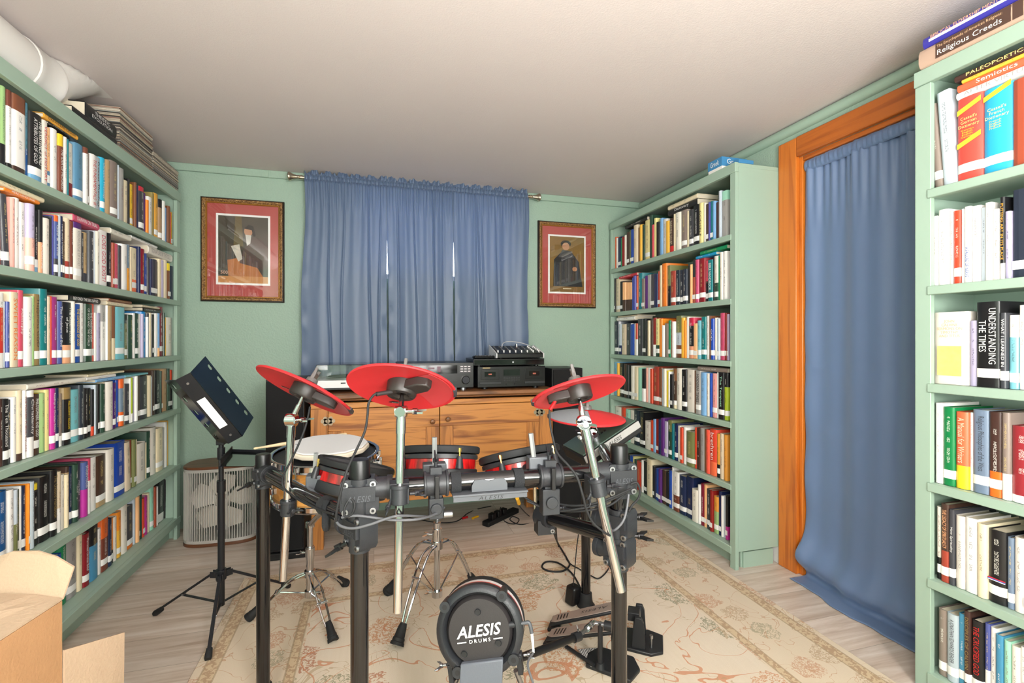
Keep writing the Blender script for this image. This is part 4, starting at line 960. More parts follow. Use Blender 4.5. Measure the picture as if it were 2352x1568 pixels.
# doorway curtain, pooling on the floor
DXP = WXR + .015
dph = [1.3, .2, 4.1, 2.2, 5.0]
def dfold(u, v):
    f = .010 * math.sin(6.28 * 3.1 * u + dph[0]) * (1 - .35 * v) + .006 * math.sin(6.28 * 7.3 * u + dph[1] + .8 * v) * (1 - .6 * v)
    f += max(0, 1 - 6 * v) * .006 * math.sin(6.28 * 22 * u + dph[2])
    f += bump_(u, 0, .05) * v * .006 * math.sin(37 * v)
    f += .004 * bump_(v, .47, .012) * math.sin(9 * u + 1) + .004 * bump_(v, .62, .02) * math.sin(13 * u)
    return f
def dmap(u, v, off):
    y = DY1 - .028 + (DY0 + .02 - DY1 + .028) * u
    z = DZ - .062 - (DZ - .062) * min(v / .965, 1)
    y += .022 * v * v * (1 - u) * (1.0 if v > .6 else 0) * 0
    fade = 1 - min(1, max(0, (u - .70) / .12)); spread = max(0, (v - .80) / .20) * fade
    x = DXP - off - .075 * spread ** 2 * (.5 + .5 * math.sin(3.0 * u + .3) ** 2) - fade * (.045 * bump_(v, .91 + .02 * math.sin(4 * u), .03) - .030 * bump_(v, .955, .018)) 
    if v > .965: x -= (v - .965) * 1.6 * fade; z = .004
    return Vector((x, y, max(z, .004)))
dt = thing('curtain', 'long blue satin curtain filling the doorway and pooling on the floor', 'curtain', (DXP, 1.4, 0))
curtain_panel('drop', dmap, dfold, 0, 0, 150, 150, M_SATIN2, dt)
def dpocket(u, v, off):
    a = 2 * math.pi * v
    r = 1 + .16 * math.sin(6.28 * 37 * u) + .12 * math.sin(6.28 * 61 * u + 1) + .1 * math.sin(6.28 * 13 * u)
    return Vector((DXP - .004 + .0125 * r * math.cos(a), DY1 - .028 + (DY0 + .02 - DY1 + .028) * u, DZ - .050 + .026 * math.sin(a)))
curtain_panel('rod_pocket', dpocket, lambda u, v: 0, 0, 0, 160, 14, M_SATIN2, dt, .001)
def druff(u, v, off):
    return Vector((DXP - .002 + v * (.008 * math.sin(6.28 * 12 * u) + .004 * math.sin(6.28 * 29 * u)), DY1 - .028 + (DY0 + .02 - DY1 + .028) * u, DZ - .030 + v * (.020 + .010 * math.sin(6.28 * 5.3 * u) + .005 * math.sin(6.28 * 13 * u))))
curtain_panel('ruffle', druff, lambda u, v: 0, 0, 0, 140, 4, M_SATIN2, dt, .001)

# ------------------------------------------------------------------ framed pictures
def gilt():
    m = bpy.data.materials.new('worn_gilt_moulding'); m.use_nodes = True
    n, l = m.node_tree.nodes, m.node_tree.links; b = n['Principled BSDF']
    tc = n.new('ShaderNodeTexCoord'); nz = n.new('ShaderNodeTexNoise'); nz.inputs['Scale'].default_value = 150; nz.inputs['Detail'].default_value = 3; nz.inputs['Distortion'].default_value = 1.4
    l.new(tc.outputs['Object'], nz.inputs['Vector'])
    r = ramp(n, [(0.34, '#3a2415'), (0.5, '#8d6338'), (0.66, '#bb935e')]); l.new(nz.outputs['Fac'], r.inputs['Fac']); l.new(r.outputs['Color'], b.inputs['Base Color'])
    b.inputs['Roughness'].default_value = 0.4; b.inputs['Metallic'].default_value = 0.35
    bp = n.new('ShaderNodeBump'); bp.inputs['Strength'].default_value = 0.7; bp.inputs['Distance'].default_value = 0.004; l.new(nz.outputs['Fac'], bp.inputs['Height']); l.new(bp.outputs['Normal'], b.inputs['Normal'])
    return m
M_GILT = gilt(); M_GOLD = mat('gold_slip', '#a8722a', .35, metal=.4); M_FRAMEK = mat('frame_dark_edge', '#2a1710', .4)
def picture(label, px0, px1, pyt, pyb, art):
    Y = WYB
    x0, x1 = onY(px0, Y - .028), onY(px1, Y - .028)
    z1, z0 = onYz(px0, pyt, Y - .028), onYz(px0, pyb, Y - .028)
    t = thing('framed_picture', label, 'picture', ((x0 + x1) / 2, Y, z0), 'framed pictures on the back wall')
    w, h = x1 - x0, z1 - z0
    def ring(prof, name, m):
        mb = MB(); pts = []
        for ins, d in prof:
            pts.append([Vector((x0 + ins, Y - d, z0 + ins)), Vector((x1 - ins, Y - d, z0 + ins)), Vector((x1 - ins, Y - d, z1 - ins)), Vector((x0 + ins, Y - d, z1 - ins))])
        vs = [p for r in pts for p in r]
        fs = [(j * 4 + k, j * 4 + (k + 1) % 4, (j + 1) * 4 + (k + 1) % 4, (j + 1) * 4 + k) for j in range(len(prof) - 1) for k in range(4)]
        return mb.add(vs, fs).build(name, m, t, smooth=30)
    ring([(0, .001), (0, .018), (.005, .026), (.008, .027)], 'frame_edge', M_FRAMEK)
    ring([(.0075, .026), (.011, .030), (.018, .030), (.024, .024), (.027, .022)], 'moulding', M_GILT)
    ring([(.0265, .022), (.029, .0225), (.033, .016), (.033, .010)], 'slip', M_GOLD)
    MB().bb((x0 + .03, Y - .009, z0 + .03), (x1 - .03, Y - .004, z1 - .03)).build('mat_board', mat('mat_board_red', '#b5534e', .8), t, smooth=0)
    fx, fz = w * .175, h * .148
    zb = z0 + h * .165
    MB().bb((x0 + fx, Y - .0115, zb), (x1 - fx, Y - .009, z1 - fz)).build('inner_mat', M_BAND, t, smooth=0)
    art(t, x0 + fx + .012, x1 - fx - .012, zb + .012, z1 - fz - .012, Y - .0117)
    MB().bb((x0 + .032, Y - .0155, z0 + .032), (x1 - .032, Y - .0142, z1 - .032)).build('glass', M_GLASS, t, smooth=0)
def blob(pts, x0, z0, sx, sz): return [(x0 + a * sx, z0 + b * sz) for a, b in pts]
def flat(t, name, pts, y, col, thick=.0004):
    m = mat('print_%s' % col[1:], col, .55, var=(25, .22))
    MB().prism([(p[0], p[1]) for p in pts], (0, y, 0), (1, 0, 0), (0, 0, 1), thick).build(name, m, t, smooth=0)
def ell(cx, cz, rx, rz, n=22): return [(cx + rx * math.cos(2 * math.pi * k / n), cz + rz * math.sin(2 * math.pi * k / n)) for k in range(n)]
def art_seated(t, x0, x1, z0, z1, y):
    w, h = x1 - x0, z1 - z0
    B = lambda p: blob(p, x0, z0, w, h)
    flat(t, 'print_ground', B([(0, .1), (1, .1), (1, 1), (0, 1)]), y, '#4a4236'); flat(t, 'print_caption', B([(0, 0), (1, 0), (1, .1), (0, .1)]), y, '#c98f56')
    flat(t, 'print_drape', B([(.3, .55), (.5, .55), (.46, 1), (.34, 1)]), y - .0005, '#6a5a34'); flat(t, 'print_table', B([(.2, .1), (.9, .1), (.72, .30), (.42, .38), (.18, .34)]), y - .0008, '#b5713a')
    flat(t, 'print_robe', B([(.42, .3), (.98, .2), (1, .55), (.86, .66), (.70, .70), (.55, .58)]), y - .0011, '#57423b')
    flat(t, 'print_book', B([(.25, .55), (.42, .58), (.48, .36), (.40, .32)]), y - .0014, '#c9c2b4')
    flat(t, 'print_face', ell(x0 + w * .60, z0 + h * .78, w * .085, h * .075), y - .0014, '#c08e6c'); flat(t, 'print_cap', B([(.52, .82), (.60, .88), (.70, .86), (.75, .72), (.70, .70), (.67, .80)]), y - .0017, '#211a16')
    flat(t, 'print_beard', B([(.54, .73), (.66, .72), (.64, .60), (.57, .56)]), y - .0017, '#cfcac2')
    add_text('print_lettering', '500', t, (x0 + w * .12, y - .002, z0 + h * .155), (1, 0, 0), (0, 0, 1), w * .14, h * .05, mat('print_tan2', '#d8a488', .5))
def art_standing(t, x0, x1, z0, z1, y):
    w, h = x1 - x0, z1 - z0
    B = lambda p: blob(p, x0, z0, w, h)
    flat(t, 'print_ground', B([(0, .1), (1, .1), (1, 1), (0, 1)]), y, '#86662f'); flat(t, 'print_caption', B([(0, 0), (1, 0), (1, .1), (0, .1)]), y, '#80602f')
    flat(t, 'print_robe', B([(.1, .1), (.95, .1), (.84, .55), (.66, .70), (.30, .70), (.12, .58)]), y - .0005, '#2b2a2d'); flat(t, 'print_hood', B([(.24, .62), (.72, .62), (.62, .74), (.36, .76)]), y - .0008, '#4b4a4c')
    flat(t, 'print_hair', ell(x0 + w * .46, z0 + h * .87, w * .15, h * .065), y - .0011, '#2a211b'); flat(t, 'print_face', ell(x0 + w * .46, z0 + h * .825, w * .105, h * .068), y - .0014, '#bd8b69')
    flat(t, 'print_hand', ell(x0 + w * .72, z0 + h * .42, w * .07, h * .04), y - .0014, '#b98563')
    flat(t, 'print_lettering', B([(.38, .055), (.62, .055), (.62, .07), (.38, .07)]), y - .0006, '#d9cbae')
picture('gilt framed print of a seated bearded figure in a red mat', 459, 652, 449, 691, art_seated)
picture('smaller gilt framed print of a standing dark robed figure in a red mat', 1237, 1370, 505, 705, art_standing)

# ------------------------------------------------------------------ oak cabinet
KY = 2.725; KX0, KX1 = onY(713, KY), onY(1270, KY); KYB = 3.115; KZ = .815
kt = thing('cabinet', 'low old oak cabinet with two panelled doors under the window', 'cabinet', ((KX0 + KX1) / 2, KY, 0))
m = MB(); m.bb((KX0 - .012, KY - .03, KZ - .024), (KX1 + .012, KYB, KZ)); m.bb((KX0 - .004, KY - .02, KZ - .034), (KX1 + .004, KYB, KZ - .0245)); m.build('top', W_OAKD, kt, bevel=.005)
PW = .085
for xx in (KX0, KX1 - PW): MB().bb((xx, KY, .30), (xx + PW, KY + .03, KZ - .046)).build('post', W_OAKV, kt, bevel=.003)
MB().bb((KX0, KY - .003, KZ - .076), (KX1, KY + .03, KZ - .046)).build('top_rail', W_OAK, kt, bevel=.003)
MB().bb((KX0, KY, .22), (KX1, KY + .03, .30)).build('bottom_rail', W_OAK, kt, bevel=.003)
m = MB(); m.bb((KX0, KY + .0305, .22), (KX0 + .02, KYB - .01, KZ - .046)); m.build('side_panel', W_OAK, kt); m = MB(); m.bb((KX1 - .02, KY + .0305, .22), (KX1, KYB - .01, KZ - .046)); m.build('side_panel', W_OAK, kt)
MB().bb((KX0 + .02, KYB - .02, .22), (KX1 - .02, KYB - .011, KZ - .046)).build('back_panel', W_OAKD, kt)
MB().bb((KX0 + .02, KY + .031, .22), (KX1 - .02, KYB - .021, .24)).build('bottom_board', W_OAKD, kt)
for x in (KX0 + .003, KX1 - .063):
    for y in (KY + .003, KYB - .065):
        MB().bb((x, y, 0), (x + .06, y + .055, .22)).build('leg', W_OAKV, kt, bevel=.004)
xc = onY(1010, KY)
for a, b, side in ((KX0 + PW + .002, xc - .002, -1), (xc + .002, KX1 - PW - .002, 1)):
    z0, z1 = .303, KZ - .079; rw = .115; sw = .075
    d = MB(); d.bb((a + .02, KY + .006, z0 + .02), (b - .02, KY + .014, z1 - .02)); dr = d.build('door', W_OAK, kt)
    MB().bb((a, KY - .002, z1 - rw), (b, KY + .016, z1)).build('rail', W_OAK, dr, bevel=.002); MB().bb((a, KY - .002, z0), (b, KY + .016, z0 + .09)).build('rail', W_OAK, dr, bevel=.002)
    for xx in (a, b - sw): MB().bb((xx, KY - .002, z0 + .0905), (xx + sw, KY + .016, z1 - rw - .0005)).build('stile', W_OAKV, dr, bevel=.002)
    kx = b - .04 if side < 0 else a + .042
    MB().lathe([(0, -.002), (.0065, -.002), (.0065, .008), (.013, .014), (.0145, .02), (.011, .027), (0, .03)], (kx, KY - .002, z1 - (.085 if side < 0 else .075)), (0, -1, 0), 22).build('knob', W_OAKD, dr)
    hx = a - .001 if side < 0 else b + .001
    for hz in (z1 - .06, z0 + .06):
        m = MB(); m.cyl((hx, KY - .005, hz - .021), (hx, KY - .005, hz + .021), .0035, n=10)
        for sg in (-1, 1):
            for dz, r in ((.014, .010), (-.014, .010), (0, .012)):
                m.cyl((hx + sg * (.014 + (0 if dz else .010)), KY - .0015, hz + dz), (hx + sg * (.014 + (0 if dz else .010)), KY - .0045, hz + dz), r, n=12)
            m.box((hx + sg * .010, KY - .003, hz), (.016, .003, .028))
        m.build('hinge', M_NICKEL, dr)

# ------------------------------------------------------------------ electronics on the cabinet
M_EBLK = mat('hifi_black', '#0b0b0c', .32); M_EFACE = mat('hifi_face', '#0f0f11', .3, bump=(600, .03, 1)); M_EGLASS = mat('hifi_window', '#0a0a0c', .08)
M_ETXT = mat('hifi_gold_print', '#b09a6a', .5); M_PINKLIT = mat('hifi_meter_pink', '#5c2a40', .3)
# turntable
tt = thing('turntable', 'white turntable with a clear dust cover on the cabinet', 'turntable', (onY(830, 2.9), 2.9, KZ))
tx0, tx1 = onY(724, 2.80), onY(724, 2.80) + .43
for x in (tx0 + .05, tx1 - .05):
    for y in (2.82, 3.09): MB().cyl((x, y, KZ + .0002), (x, y, KZ + .018), .022, n=18).build('foot', M_BLACK, tt)
MB().bb((tx0, 2.79, KZ + .018), (tx1, 3.12, KZ + .068)).build('plinth', mat('turntable_white', '#e9e9ea', .35), tt, bevel=.004)
MB().bb((tx0 + .01, 2.7885, KZ + .018), (tx1 - .01, 2.7899, KZ + .028)).build('skirt', M_BLACK, tt)
m = MB(); m.cyl((tx0 + .19, 2.95, KZ + .0685), (tx0 + .19, 2.95, KZ + .080), .148, n=48); m.cyl((tx0 + .19, 2.95, KZ + .080), (tx0 + .19, 2.95, KZ + .0825), .138, n=48, mi=1); m.build('platter', [M_STEEL, M_BLACKM], tt)
m = MB(); m.cyl((tx0 + .375, 3.05, KZ + .068), (tx0 + .375, 3.05, KZ + .1), .018, n=16); m.tube([(tx0 + .375, 3.08, KZ + .095), (tx0 + .375, 2.9, KZ + .095), (tx0 + .33, 2.83, KZ + .09)], .004); m.build('tonearm', M_STEEL, tt)
m = MB(); m.bb((tx0 + .13, 2.789, KZ + .05), (tx0 + .155, 2.7898, KZ + .056)); m.bb((tx0 + .25, 2.789, KZ + .05), (tx0 + .33, 2.7898, KZ + .053)); m.build('button', M_BLACK, tt)
ck = M_GLASS
m = MB(); th = .003
m.bb((tx0 + .005, 2.795, KZ + .069), (tx1 - .005, 2.795 + th, KZ + .15)); m.bb((tx0 + .005, 3.112, KZ + .069), (tx1 - .005, 3.115, KZ + .15))
m.bb((tx0 + .005, 2.798, KZ + .069), (tx0 + .008, 3.112, KZ + .15)); m.bb((tx1 - .008, 2.798, KZ + .069), (tx1 - .005, 3.112, KZ + .15)); m.bb((tx0 + .005, 2.795, KZ + .1505), (tx1 - .005, 3.115, KZ + .153))
m.build('dust_cover', ck, tt, smooth=0)
# receiver
ry_ = 2.76; rx1_ = onY(1088, ry_); rx0_ = rx1_ - .43; rz0 = KZ + .014; rz1 = KZ + .158
rt_ = thing('receiver', 'black hi-fi receiver with a round volume knob on the cabinet', 'receiver', (rx1_ - .2, ry_, KZ))
for x in (rx0_ + .06, rx1_ - .055):
    for y in (ry_ + .04, ry_ + .27): MB().cyl((x, y, KZ + .0002), (x, y, rz0), .02, n=18).build('foot', M_STEEL, rt_)
MB().bb((rx0_ + .004, ry_ + .012, rz0), (rx1_ - .004, ry_ + .31, rz1 - .002)).build('case', M_EBLK, rt_, bevel=.003)
MB().bb((rx0_, ry_, rz0), (rx1_, ry_ + .0115, rz1)).build('faceplate', M_EFACE, rt_, bevel=.002)
m = MB(); m.bb((rx0_ + .02, ry_ - .001, rz1 - .062), (rx1_ - .095, ry_, rz1 - .014)); m.build('display', M_EGLASS, rt_)
m = MB(); m.bb((rx1_ - .21, ry_ - .0016, rz1 - .05), (rx1_ - .19, ry_ - .001, rz1 - .02)); m.bb((rx1_ - .26, ry_ - .0016, rz1 - .036), (rx1_ - .225, ry_ - .001, rz1 - .026)); m.build('meter', M_PINKLIT, rt_)
MB().bb((rx1_ - .082, ry_ - .0012, rz1 - .060), (rx1_ - .014, ry_, rz1 - .014)).build('input_panel', mat('panel_dim', '#332f33', .3), rt_)
m = MB()
for r_ in range(3):
    for c_ in range(3): m.bb((rx1_ - .077 + c_ * .021, ry_ - .0018, rz1 - .026 - r_ * .0135), (rx1_ - .062 + c_ * .021, ry_ - .0012, rz1 - .020 - r_ * .0135))
m.build('button', mat('button_pale', '#c9c2c6', .4), rt_)
m = MB(); kxx, kzz = rx1_ - .048, rz0 + .045
m.lathe([(.026, 0), (.026, .002), (.022, .003), (.022, .016), (.0205, .018), (0, .018)], (kxx, ry_, kzz), (0, -1, 0), 40, mis=[0, 0, 0, 0, 1]); m.build('volume_knob', [M_EBLK, mat('knob_dark_metal', '#2c2c30', .3, metal=.7)], rt_)
m = MB()
for k in range(9): m.bb((rx0_ + .03 + k * .035, ry_ - .003, rz0 + .03), (rx0_ + .055 + k * .035, ry_, rz0 + .042))
m.build('button', M_EBLK, rt_)
# cassette deck
dy_ = 2.76; dx0, dx1 = onY(1097, dy_), onY(1252, dy_); dz0, dz1 = KZ + .012, KZ + .132
ct = thing('cassette_deck', 'black double cassette deck on the cabinet under the mixer', 'cassette deck', ((dx0 + dx1) / 2, dy_, KZ))
for x in (dx0 + .05, dx1 - .05):
    for y in (dy_ + .04, dy_ + .23): MB().cyl((x, y, KZ + .0002), (x, y, dz0), .018, n=18).build('foot', M_BLACK, ct)
MB().bb((dx0 + .004, dy_ + .012, dz0), (dx1 - .004, dy_ + .27, dz1 - .002)).build('case', M_EBLK, ct, bevel=.003)
MB().bb((dx0, dy_, dz0), (dx1, dy_ + .0115, dz1)).build('faceplate', M_EFACE, ct, bevel=.002)
dw = dx1 - dx0
for a in (.045, .70):
    x0 = dx0 + a * dw; x1 = x0 + .265 * dw
    MB().bb((x0, dy_ - .003, dz0 + .045), (x1, dy_, dz1 - .016)).build('cassette_door', mat('deck_door', '#0a0a0b', .3), ct, bevel=.001)
    m = MB(); m.bb((x0 + .022, dy_ - .0042, dz0 + .062), (x1 - .022, dy_ - .003, dz1 - .03)); m.build('door_window', M_EGLASS, ct)
    m = MB(); m.bb((x0 + .045, dy_ - .0048, dz0 + .072), (x1 - .045, dy_ - .0042, dz0 + .080)); m.build('cassette_label', mat('cassette_label', '#a85a48', .5), ct)
    MB().bb((x0 - .006, dy_ - .0045, dz0 + .018), (x1 + .012, dy_, dz0 + .031)).build('key_bar', mat('deck_keys', '#2c2d30', .35), ct, bevel=.001)
MB().bb((dx0 + .375 * dw, dy_ - .001, dz0 + .066), (dx0 + .615 * dw, dy_, dz1 - .018)).build('display', M_EGLASS, ct)
m = MB()
for k in range(7):
    m.bb((dx0 + (.375 + .036 * k) * dw, dy_ - .003, dz0 + .048), (dx0 + (.40 + .036 * k) * dw, dy_, dz0 + .056)); m.bb((dx0 + (.375 + .036 * k) * dw, dy_ - .003, dz0 + .034), (dx0 + (.40 + .036 * k) * dw, dy_, dz0 + .041))
m.build('button', mat('deck_keys', '#2c2d30', .35), ct)
for fx in (.43, .55): MB().cyl((dx0 + fx * dw, dy_, dz0 + .018), (dx0 + fx * dw, dy_ - .009, dz0 + .018), .008, n=16).build('knob', M_EBLK, ct)
MB().bb((dx0 + .03, dy_ - .0006, dz1 - .010), (dx0 + .075, dy_, dz1 - .005)).build('gold_badge', M_ETXT, ct)
# disc player on the deck
vx0, vx1 = onY(1087, 2.79), onY(1249, 2.79); vz0, vz1 = dz1 + .006, dz1 + .044
vt = thing('disc_player', 'slim black disc player lying on the cassette deck', 'disc player', ((vx0 + vx1) / 2, 2.79, dz1))
for x in (vx0 + .04, vx1 - .04):
    for y in (2.82, 3.0): MB().cyl((x, y, dz1 - .0018), (x, y, vz0), .014, n=14).build('foot', M_BLACK, vt)
MB().bb((vx0, 2.782, vz0), (vx1, 3.03, vz1)).build('case', M_EBLK, vt, bevel=.002)
MB().bb((vx0 + .004, 2.780, vz0 + .004), (vx1 - .004, 2.7819, vz1 - .006)).build('faceplate', M_EGLASS, vt)
m = MB(); m.cyl(((vx0 + vx1) / 2 + .02, 2.780, vz0 + .018), ((vx0 + vx1) / 2 + .02, 2.7765, vz0 + .018), .005, n=20); m.build('logo', M_STEEL, vt)
# mixer with a white cable
mt_ = thing('mixer', 'small audio mixer with white side cheeks on top of the disc player', 'mixer', (onY(1190, 2.82), 2.86, vz1))
mx0, mx1 = onY(1138, 2.82), onY(1247, 2.82)
m = MB(); m.prism([(2.80, vz1 + .004), (2.80, vz1 + .028), (2.815, vz1 + .034), (2.99, vz1 + .075), (2.99, vz1 + .004)], (mx0 + .006, 0, 0), (0, 1, 0), (0, 0, 1), mx1 - mx0 - .012); m.build('body', M_EBLK, mt_, bevel=.002)
for x in (mx0, mx1 - .006):
    m = MB(); m.prism([(2.795, vz1 + .0035), (2.795, vz1 + .032), (2.99, vz1 + .080), (2.995, vz1 + .080), (2.995, vz1 + .0035)], (x, 0, 0), (0, 1, 0), (0, 0, 1), .0058); m.build('side_cheek', mat('mixer_white', '#d8d9db', .4), mt_, bevel=.001)
sl = .041 / .175; fn = Vector((0, -sl, 1)).normalized()
for c in range(8):
    x = mx0 + .02 + c * (mx1 - mx0 - .04) / 7
    for r in range(5):
        y = 2.84 + r * .028; p = Vector((x, y, vz1 + .034 + (y - 2.815) * sl))
        MB().cyl(p, p + fn * .010, .0045, .0038, n=10).build('knob', M_BAND if (r == 0 or c > 5) else mat('mixer_knob_grey', '#5a5b60', .4), mt_)
    MB().bb((x - .006, 2.818, vz1 + .0352), (x - .003, 2.834, vz1 + .041)).build('fader', M_BAND, mt_)
for x, y in ((mx0 + .03, 2.81), (mx1 - .03, 2.81), (mx0 + .03, 2.97), (mx1 - .03, 2.97)): MB().cyl((x, y, vz1 + .0002), (x, y, vz1 + .0042), .006, n=10).build('foot', M_RUBBER, mt_)
pl = lambda px, py, Y: Vector((onY(px, Y), Y, onYz(px, py, Y)))
cb = thing('audio_cable', 'thin white audio cable arching over the mixer', 'cable', (mx0, 2.9, vz1 + .06))
MB().tube([pl(1153, 812, 2.95), pl(1153, 796, 2.95), pl(1157, 787, 2.95), pl(1172, 784, 2.95), pl(1200, 788, 2.94), pl(1222, 797, 2.93), pl(1230, 808, 2.92)], .0022, 8, smooth=6).build('cord', mat('grey_cord', '#b7b7bb', .4), cb)
MB().cyl(pl(1153, 813, 2.95), pl(1153, 800, 2.95), .005, n=12).build('plug', M_BLACK, cb)
cb = thing('audio_plug', 'red and white audio plug standing in the mixer', 'plug', tuple(pl(1188, 806, 2.95)))
MB().cyl(pl(1189, 809, 2.95), pl(1187, 797, 2.95), .006, n=12).build('sleeve', mat('plug_red', '#d03a32', .4), cb); MB().cyl(pl(1187, 797, 2.95), pl(1186.5, 789, 2.95), .005, .003, n=12).build('tip', M_BAND, cb)
MB().tube([pl(1186.5, 789, 2.95), pl(1184, 792, 2.98), pl(1180, 801, 3.0)], .002, 6, smooth=5).build('cord', M_BLACK, cb)
# remote
m = MB(); m.box(((vx0 + .075), 2.85, vz1 + .0095), (.13, .045, .017), (Vector((.99, .12, 0)).normalized(), Vector((-.12, .99, 0)).normalized(), UP))
rm_o = m.build('remote_control', M_BLACK, None, bevel=.006); tag(rm_o, 'black remote control lying on the disc player beside the mixer', 'remote control')
m = MB()
for k in range(6):
    for j in range(3): MB().box((vx0 + .03 + k * .018, 2.835 + j * .012, vz1 + .0185), (.008, .006, .003)).build('button', mat('remote_button', '#6f7074', .5), rm_o)

# ------------------------------------------------------------------ tower speakers
def speaker(label, xa, xb, y0, y1, top, sided):
    t = thing('tower_speaker', label, 'speaker', ((xa + xb) / 2, (y0 + y1) / 2, 0), 'tower speakers beside the cabinet')
    MB().bb((xa - .006, y0 - .004, 0.0002), (xb + .006, y1 + .004, .035)).build('base', M_BLACK, t, bevel=.004)
    MB().bb((xa, y0 + .012, .035), (xb, y1, top)).build('cabinet', M_SPK, t, bevel=.004)
    MB().bb((xa + .006, y0, .05), (xb - .006, y0 + .0115, top - .01)).build('grille', M_CLOTHK, t, bevel=.003)
SY = 2.66
speaker('black tower speaker standing at the fan end of the cabinet', onY(609, SY), min(onY(609, SY) + .205, KX0 - .022), SY, SY + .27, .905, 0)
sx0 = KX1 + .022
speaker('black tower speaker between the cabinet and the bookcase by the doorway', sx0, sx0 + .205, 2.79, 3.06, .928, 1)

# ------------------------------------------------------------------ oval fan
fy0, fy1 = 2.93, 3.165; fxa, fxb = onY(424, 3.03), onY(592, 2.98)
fcx, fcy = (fxa + fxb) / 2, (fy0 + fy1) / 2; frx, fry = (fxb - fxa) / 2, (fy1 - fy0) / 2
ft = thing('floor_fan', 'oval slatted silver fan with walnut rims by the left bookcase', 'fan', (fcx, fcy, 0))
def oval(n, k=1.0, e=.62):
    out = []
    for i in range(n):
        a = 2 * math.pi * i / n; c, s_ = math.cos(a), math.sin(a)
        out.append((fcx + k * frx * math.copysign(abs(c) ** e, c), fcy + k * fry * math.copysign(abs(s_) ** e, s_)))
    return out
FZ0, FZ1 = .0, .425
MB().prism(oval(64), (0, 0, FZ0 + .0002), (1, 0, 0), (0, 1, 0), .018).build('bottom_rim', W_WALNUT, ft, bevel=.003)
MB().prism(oval(64), (0, 0, FZ1 - .014), (1, 0, 0), (0, 1, 0), .014).build('top_rim', W_WALNUT, ft, bevel=.003)
M_SLAT = mat('fan_silver', '#c6c3be', .35, metal=.3)
for z0, z1 in ((.018, .034), (.395, .411)): MB().prism(oval(64, .985), (0, 0, z0), (1, 0, 0), (0, 1, 0), z1 - z0).build('band', M_SLAT, ft)
per = oval(400, .975); L = 0; pos = []; acc = [0]
for i in range(400): acc.append(acc[-1] + math.dist(per[i], per[(i + 1) % 400]))
ns = 84
for k in range(ns):
    d = acc[-1] * k / ns
    i = max(j for j in range(400) if acc[j] <= d); p = per[i]; q = per[(i + 1) % 400]; tdir = Vector((q[0] - p[0], q[1] - p[1], 0)).normalized(); nd = Vector((tdir.y, -tdir.x, 0))
    MB().box((p[0], p[1], .2145), (.0040, .0065, .361), (tdir, nd, UP)).build('slat', M_SLAT, ft, smooth=0)
m = MB(); fz = .215
for k in range(5):
    a0 = 2 * math.pi * k / 5 + .3
    pts = []
    for (r, da, dz) in ((.03, -.35, .014), (.10, -.62, .022), (.152, -.45, .018), (.160, .10, -.004), (.12, .50, -.016), (.03, .4, -.012)):
        pts.append(Vector((fcx + r * math.cos(a0 + da), fcy - .045 + dz * 1.0, fz + r * math.sin(a0 + da))))
    m.add(pts + [p + Vector((0, .003, 0)) for p in pts], [tuple(range(6)), tuple(range(6, 12))[::-1]] + [(i, (i + 1) % 6, 6 + (i + 1) % 6, 6 + i) for i in range(6)])
m.build('blade', mat('fan_blade', '#e4ddd2', .4), ft)
MB().lathe([(0, -.03), (.03, -.026), (.042, -.01), (.042, .03), (0, .05)], (fcx, fcy - .02, fz), (0, 1, 0), 28).build('motor', mat('fan_hub', '#cfc9c0', .35), ft)
MB().bb((fcx - .02, fcy + .03, .019), (fcx + .02, fcy + .06, .39)).build('pillar', M_SLAT, ft)

# ------------------------------------------------------------------ cardboard box in the near corner
M_CARD = mat('cardboard', '#b58a62', .85, bump=(200, .12, 2), var=(14, .1)); M_CARDI = mat('cardboard_pale', '#b9a087', .85, bump=(150, .15, 2), var=(10, .08))
bz = .565; c0 = Vector((-.925 * CS + 1.0 * SN, 1.0 * CS + .925 * SN, 0))
bt = thing('cardboard_box', 'open brown cardboard box on the floor at the corner nearest the camera', 'box', (c0.x - .2, c0.y - .2, 0))
A = W(-.925, 1.0, 0); Bq = W(-.885, .62, 0); Cq = W(-1.10, .60, 0); Dq = W(-1.14, 1.02, 0)
def wall(m, p, q, z0, z1, th=.005, mi=0):
    d = (q - p).normalized(); nrm = Vector((d.y, -d.x, 0))
    vs = [p + UP * z0, q + UP * z0, q + UP * z1, p + UP * z1]; m.add(vs + [v + nrm * th for v in vs], [(0, 1, 2, 3), (7, 6, 5, 4), (0, 4, 5, 1), (1, 5, 6, 2), (2, 6, 7, 3), (3, 7, 4, 0)], mi)
m = MB(); wall(m, A, Bq, .004, bz); wall(m, Bq, Cq, .004, bz); wall(m, Cq, Dq, .004, bz); wall(m, Dq, A, .004, bz); m.prism([(A.x, A.y), (Bq.x, Bq.y), (Cq.x, Cq.y), (Dq.x, Dq.y)], (0, 0, .0005), (1, 0, 0), (0, 1, 0), .004); m.build('body', M_CARD, bt, smooth=0)
def sheet(pts, up, th, name, m_, par):
    n = len(pts); up = Vector(up)
    MB().add([Vector(p) for p in pts] + [Vector(p) + up * th for p in pts], [tuple(range(n))[::-1], tuple(range(n, 2 * n))] + [(i, (i + 1) % n, n + (i + 1) % n, n + i) for i in range(n)]).build(name, m_, par, smooth=0)
sheet([A + UP * (bz + .001), Bq + UP * (bz + .001), Bq + UP * (bz + .022) + (Cq - Bq) * .85, W(-1.02, .9, bz + .022), W(-1.10, .985, bz + .02), A + UP * (bz + .006) + (Dq - A) * .3], (0, 0, 1), .004, 'flap', M_CARDI, bt)
